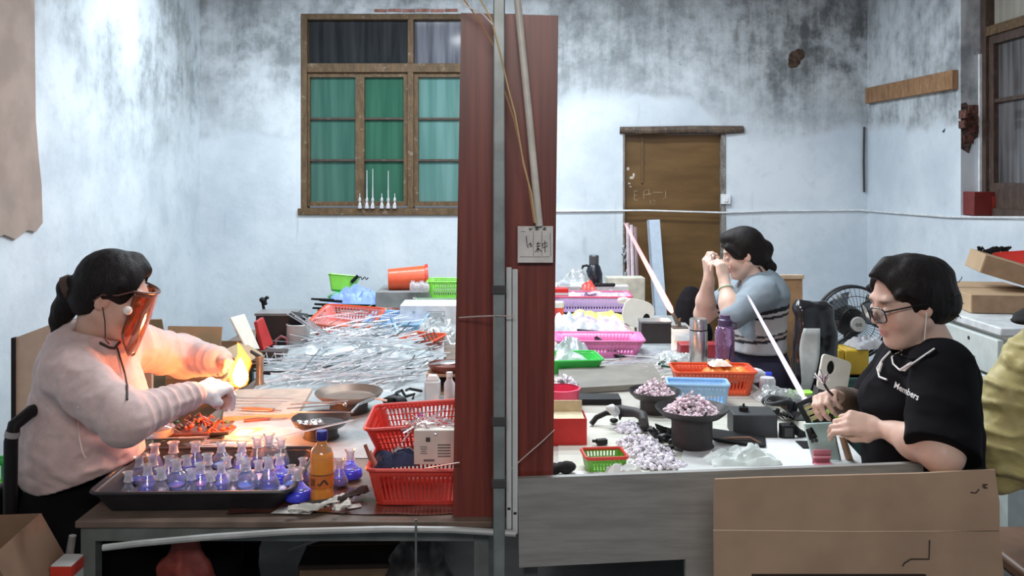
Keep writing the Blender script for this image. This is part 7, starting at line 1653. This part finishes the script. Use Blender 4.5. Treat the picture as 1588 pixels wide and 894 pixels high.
# left side, behind the pink sweater
tp_ = W(128, 570, 400); bb_ = thing('beige_screen', 'tall beige panel with a dark edge standing behind the woman in pink', 'panel', (W(120, 570, 400).x, F/400, 0))
sx_ = lambda x: (x-CX)/400-bb_.location.x; sz_ = lambda y: EYE-(y-CY)/400
pm = MB(); M = Matrix(((1, 0, 0, 0), (0, 0, 1, 0), (0, 1, 0, 0), (0, 0, 0, 1))); pm.prism([(sx_(24), 0), (sx_(235), 0), (sx_(235), sz_(512)), (sx_(80), sz_(503)), (sx_(24), sz_(524))], .02, M); part(bb_, 'panel', pm, mat('beige_panel', (.50, .42, .33), .7, var=.06), smooth=0)
part(bb_, 'dark_edge', MB().box((sx_(22), .005, sz_(524)/2), (.014, .03, sz_(524))), P_BLK)
m_cb3 = mat('shade_card', (.36, .25, .15), .8, var=.1, scale=6)
carton('open cardboard box by the wall behind the outstretched bare arm', (W(222, 600, 310).x, F/310, 0), (.30, .28, EYE-(520-CY)/310), m_cb3, .1, True, (1, 1, 1, 1), ang=(-60, 20, 30, 20))
carton('dark-flapped cardboard box beside the open one, nearer to the table', (W(318, 600, 336).x, F/336, 0), (.26, .24, EYE-(532-CY)/330), m_cb3, -.1, True, (1, 1, 1, 1), ang=(-100, 30, 20, 25))
kb2 = cbox('brown cardboard box with black marks just under the bare forearm', (W(315, 620, 372).x, F/372, 0), (.24, .20, EYE-(570-CY)/372), 0, m_cb3, True); 
mk = MB()
for x in (-.02, 0, .03): mk.box((x, -.1035, EYE-(590-CY)/372), (.012, .003, .03))
part(kb2, 'print', mk, ink)
solo('green_packet', 'small bright green packet standing on the marked cardboard box', 'packet', crumple(.09, .07, .07, 14, 10, 131, .5), plastic('bright_green', (.08, .50, .05)), (W(336, 575, 372).x, F/372, EYE-(570-CY)/372+.002), 0)
pw_ = thing('white_funnel', 'pale plastic strip leaning between the boxes behind the sweater sleeve', 'strip', (W(272, 600, 380).x, F/380, 0)); part(pw_, 'blade', MB().tube([(0, 0, .3), (0, 0, EYE-(596-CY)/380), (-.012, 0, EYE-(572-CY)/380)], [.02, .018, .004], 8, flat=.3), mat('pale_strip', (.55, .58, .60), .4)); part(pw_, 'foot', MB().cyl((0, 0, 0), (0, 0, .3), .02, None, 8), MATS['pale_strip'])
# her chair, crates at the left edge
bc_ = thing('black_chair', 'black curved-arm chair the woman in pink sits on', 'chair', (W(115, 800, 515).x, F/515, 0))
cxp = lambda x, s=535: (x-CX)/s-bc_.location.x; czp = lambda y, s=535: EYE-(y-CY)/s
for sy in (-.24, .22):
    sa = F/(bc_.location.y+sy) if sy < 0 else 476
    part(bc_, 'arm_frame', MB().tube([(cxp(15, sa), sy, 0), (cxp(16, sa), sy, czp(760, sa)), (cxp(17, sa), sy, czp(685, sa)), (cxp(22, sa), sy, czp(660, sa)), (cxp(33, sa), sy+.05, czp(646, sa)), (cxp(44, sa), sy+.13, czp(648, sa))], .018, 12), mat('chair_black', (.009, .008, .009), .5, spec=.25))
for x, y in ((cxp(112), -.18), (cxp(112), .18)): part(bc_, 'leg', MB().cyl((x+.12, y, 0), (x+.12, y, .44), .016, None, 10), MATS['chair_black'])
part(bc_, 'seat', MB().box((.0, 0, .41), (.42, .42, .04)), MATS['chair_black'], bevel=.012); part(bc_, 'backrest', MB().box((cxp(4), -.01, .66), (.025, .44, .20)), MATS['chair_black'], bevel=.01)
part(bc_, 'grey_band', MB().tube([(cxp(18, 565), -.24, czp(678, 565)), (cxp(20, 565), -.24, czp(669, 565))], .0195, 12), mat('band_grey', (.35, .33, .33), .4))
CXp, CYp = W(0, 800, 400).x, F/400
basket('dark blue plastic crate on the floor behind the black chair', (CXp+.0, CYp, 0), .46, .36, .30, plastic('dark_blue_crate', (.02, .03, .16)), 0, .95, (12, 9), 3, name='plastic_crate', cat='crate')
basket('green plastic crate stacked on the dark blue crate behind the black chair', (CXp, CYp, .305), .46, .36, .20, plastic('crate_green', (.03, .35, .06)), 0, .95, (12, 9), 2, name='plastic_crate', cat='crate')
for i in range(8):
    x = CXp-.17+.05*i; t = thing('small_bottle', f'small {"lime green" if i % 3 else "blue"} bottle standing in the green crate, {ORD[i]} from the wall side', 'bottle', (x, CYp-.08+.05*(i % 2), .31), 0, 'small bottles in the green crate')
    part(t, 'body', MB().lathe([(0, 0), (.02, 0), (.022, .004), (.022, .17), (.012, .2), (.012, .215), (0, .215)], 12), P_LIME if i % 3 else plastic('bottle_blue', (.06, .08, .45)), smooth=50); part(t, 'cap', MB().cyl((0, 0, .213), (0, 0, .235), .013, None, 10), MATS['crate_green'] if i % 3 else MATS['bottle_blue'])
# carton at bottom left, near the camera
carton('open brown cardboard carton on the floor below the black chair in front', (-1.385, 2.24, 0), (.30, .28, .755), mat('near_card', (.22, .13, .08), .85, var=.15, scale=6), .10, True, (0, 1, 0, 0), ang=(0, 62, 0, 0), th=.006)
sm = thing('red_white_carton', 'small white carton with a red lid band beside the table leg', 'box', (W(105, 900, 600).x, F/600, 0)); hz_ = EYE-(868-CY)/600
part(sm, 'body', MB().box((0, 0, hz_/2), (.052, .07, hz_)), m_wpvc, bevel=.002); part(sm, 'red_band', MB().box((0, 0, hz_-.018), (.054, .072, .028)), P_RED)
solo('grey_sleeve', 'grey rolled tube standing behind the small red and white carton', 'tube', MB().tube([(0, 0, 0), (0, 0, .58), (.012, 0, .655)], [.013, .012, .010], 10), mat('grey_tube', (.3, .29, .28), .7), (W(106, 830, 560).x, F/560, 0))
# under the left table
solo('red_bag', 'dull red plastic bag standing on the floor under the left table', 'bag', (lambda q: (q.ell((0, 0, .33), (.095, .045, .34), .05), q.cap((-.04, 0, .60), (-.02, 0, .655), .03, .02, .05), q.mesh('red_bag', mat('red_bag', (.20, .03, .02), .6, var=.3), .010, wrinkle(.010, 16, 141)))[-1])(Sdf()), None, (W(292, 894, 575).x, F/575+.005, 0))
solo('clear_bag', 'grey translucent plastic bag on the floor under the left table', 'bag', (lambda q: (q.ell((0, 0, .24), (.13, .12, .26), .05), q.cap((0, 0, .45), (.03, 0, .60), .06, .03, .06), q.mesh('clear_bag', mat('grey_bag', (.10, .095, .095), .35, var=.3), .012, wrinkle(.016, 8, 143)))[-1])(Sdf()), None, (W(600, 894, 500).x+.10, F/500, 0))
cbox('dark cardboard box on the floor under the left table', (W(500, 894, 480).x+.10, F/480, 0), (.30, .30, .46), .05, mat('dark_card', (.07, .045, .035), .85))
mb = MB().cyl((-.1, 0, 0), (.1, .02, .06), .004, None, 6); solo('pale_rod', 'thin pale rod lying on the dark box under the left table', 'rod', mb, m_wpvc, (W(500, 894, 480).x, F/480-.05, .462))
0 and cbox('grey box on the floor behind the left table leg', (W(150, 860, 500).x+.0, F/500, 0), (.20, .2, .58), 0, mat('dim_box', (.14, .13, .11), .8))

sb_ = thing('padded_chair', 'black rounded chair back beyond the far elbow of the woman in the striped sweater', 'chair', (W(1072, 500, 250).x, F/250, 0))
q = Sdf(); q.ell((0, 0, .80), (.10, .06, .17), .03); q.ell((.02, 0, .66), (.11, .07, .14), .03); part(sb_, 'backrest', q.mesh('backrest', mat('black_fabric', (.008, .008, .011), .85, spec=.15), .010, wrinkle(.004, 12, 151)), None)
part(sb_, 'seat', MB().box((.10, 0, .47), (.38, .38, .06)), MATS['black_fabric'], bevel=.015); part(sb_, 'post', MB().cyl((0, 0, .45), (0, 0, .70), .02, None, 10), P_BLK)
for sx in (-.07, .27):
    for sy in (-.17, .17): part(sb_, 'leg', MB().cyl((sx, sy, 0), (sx, sy, .45), .014, None, 8), P_BLK)
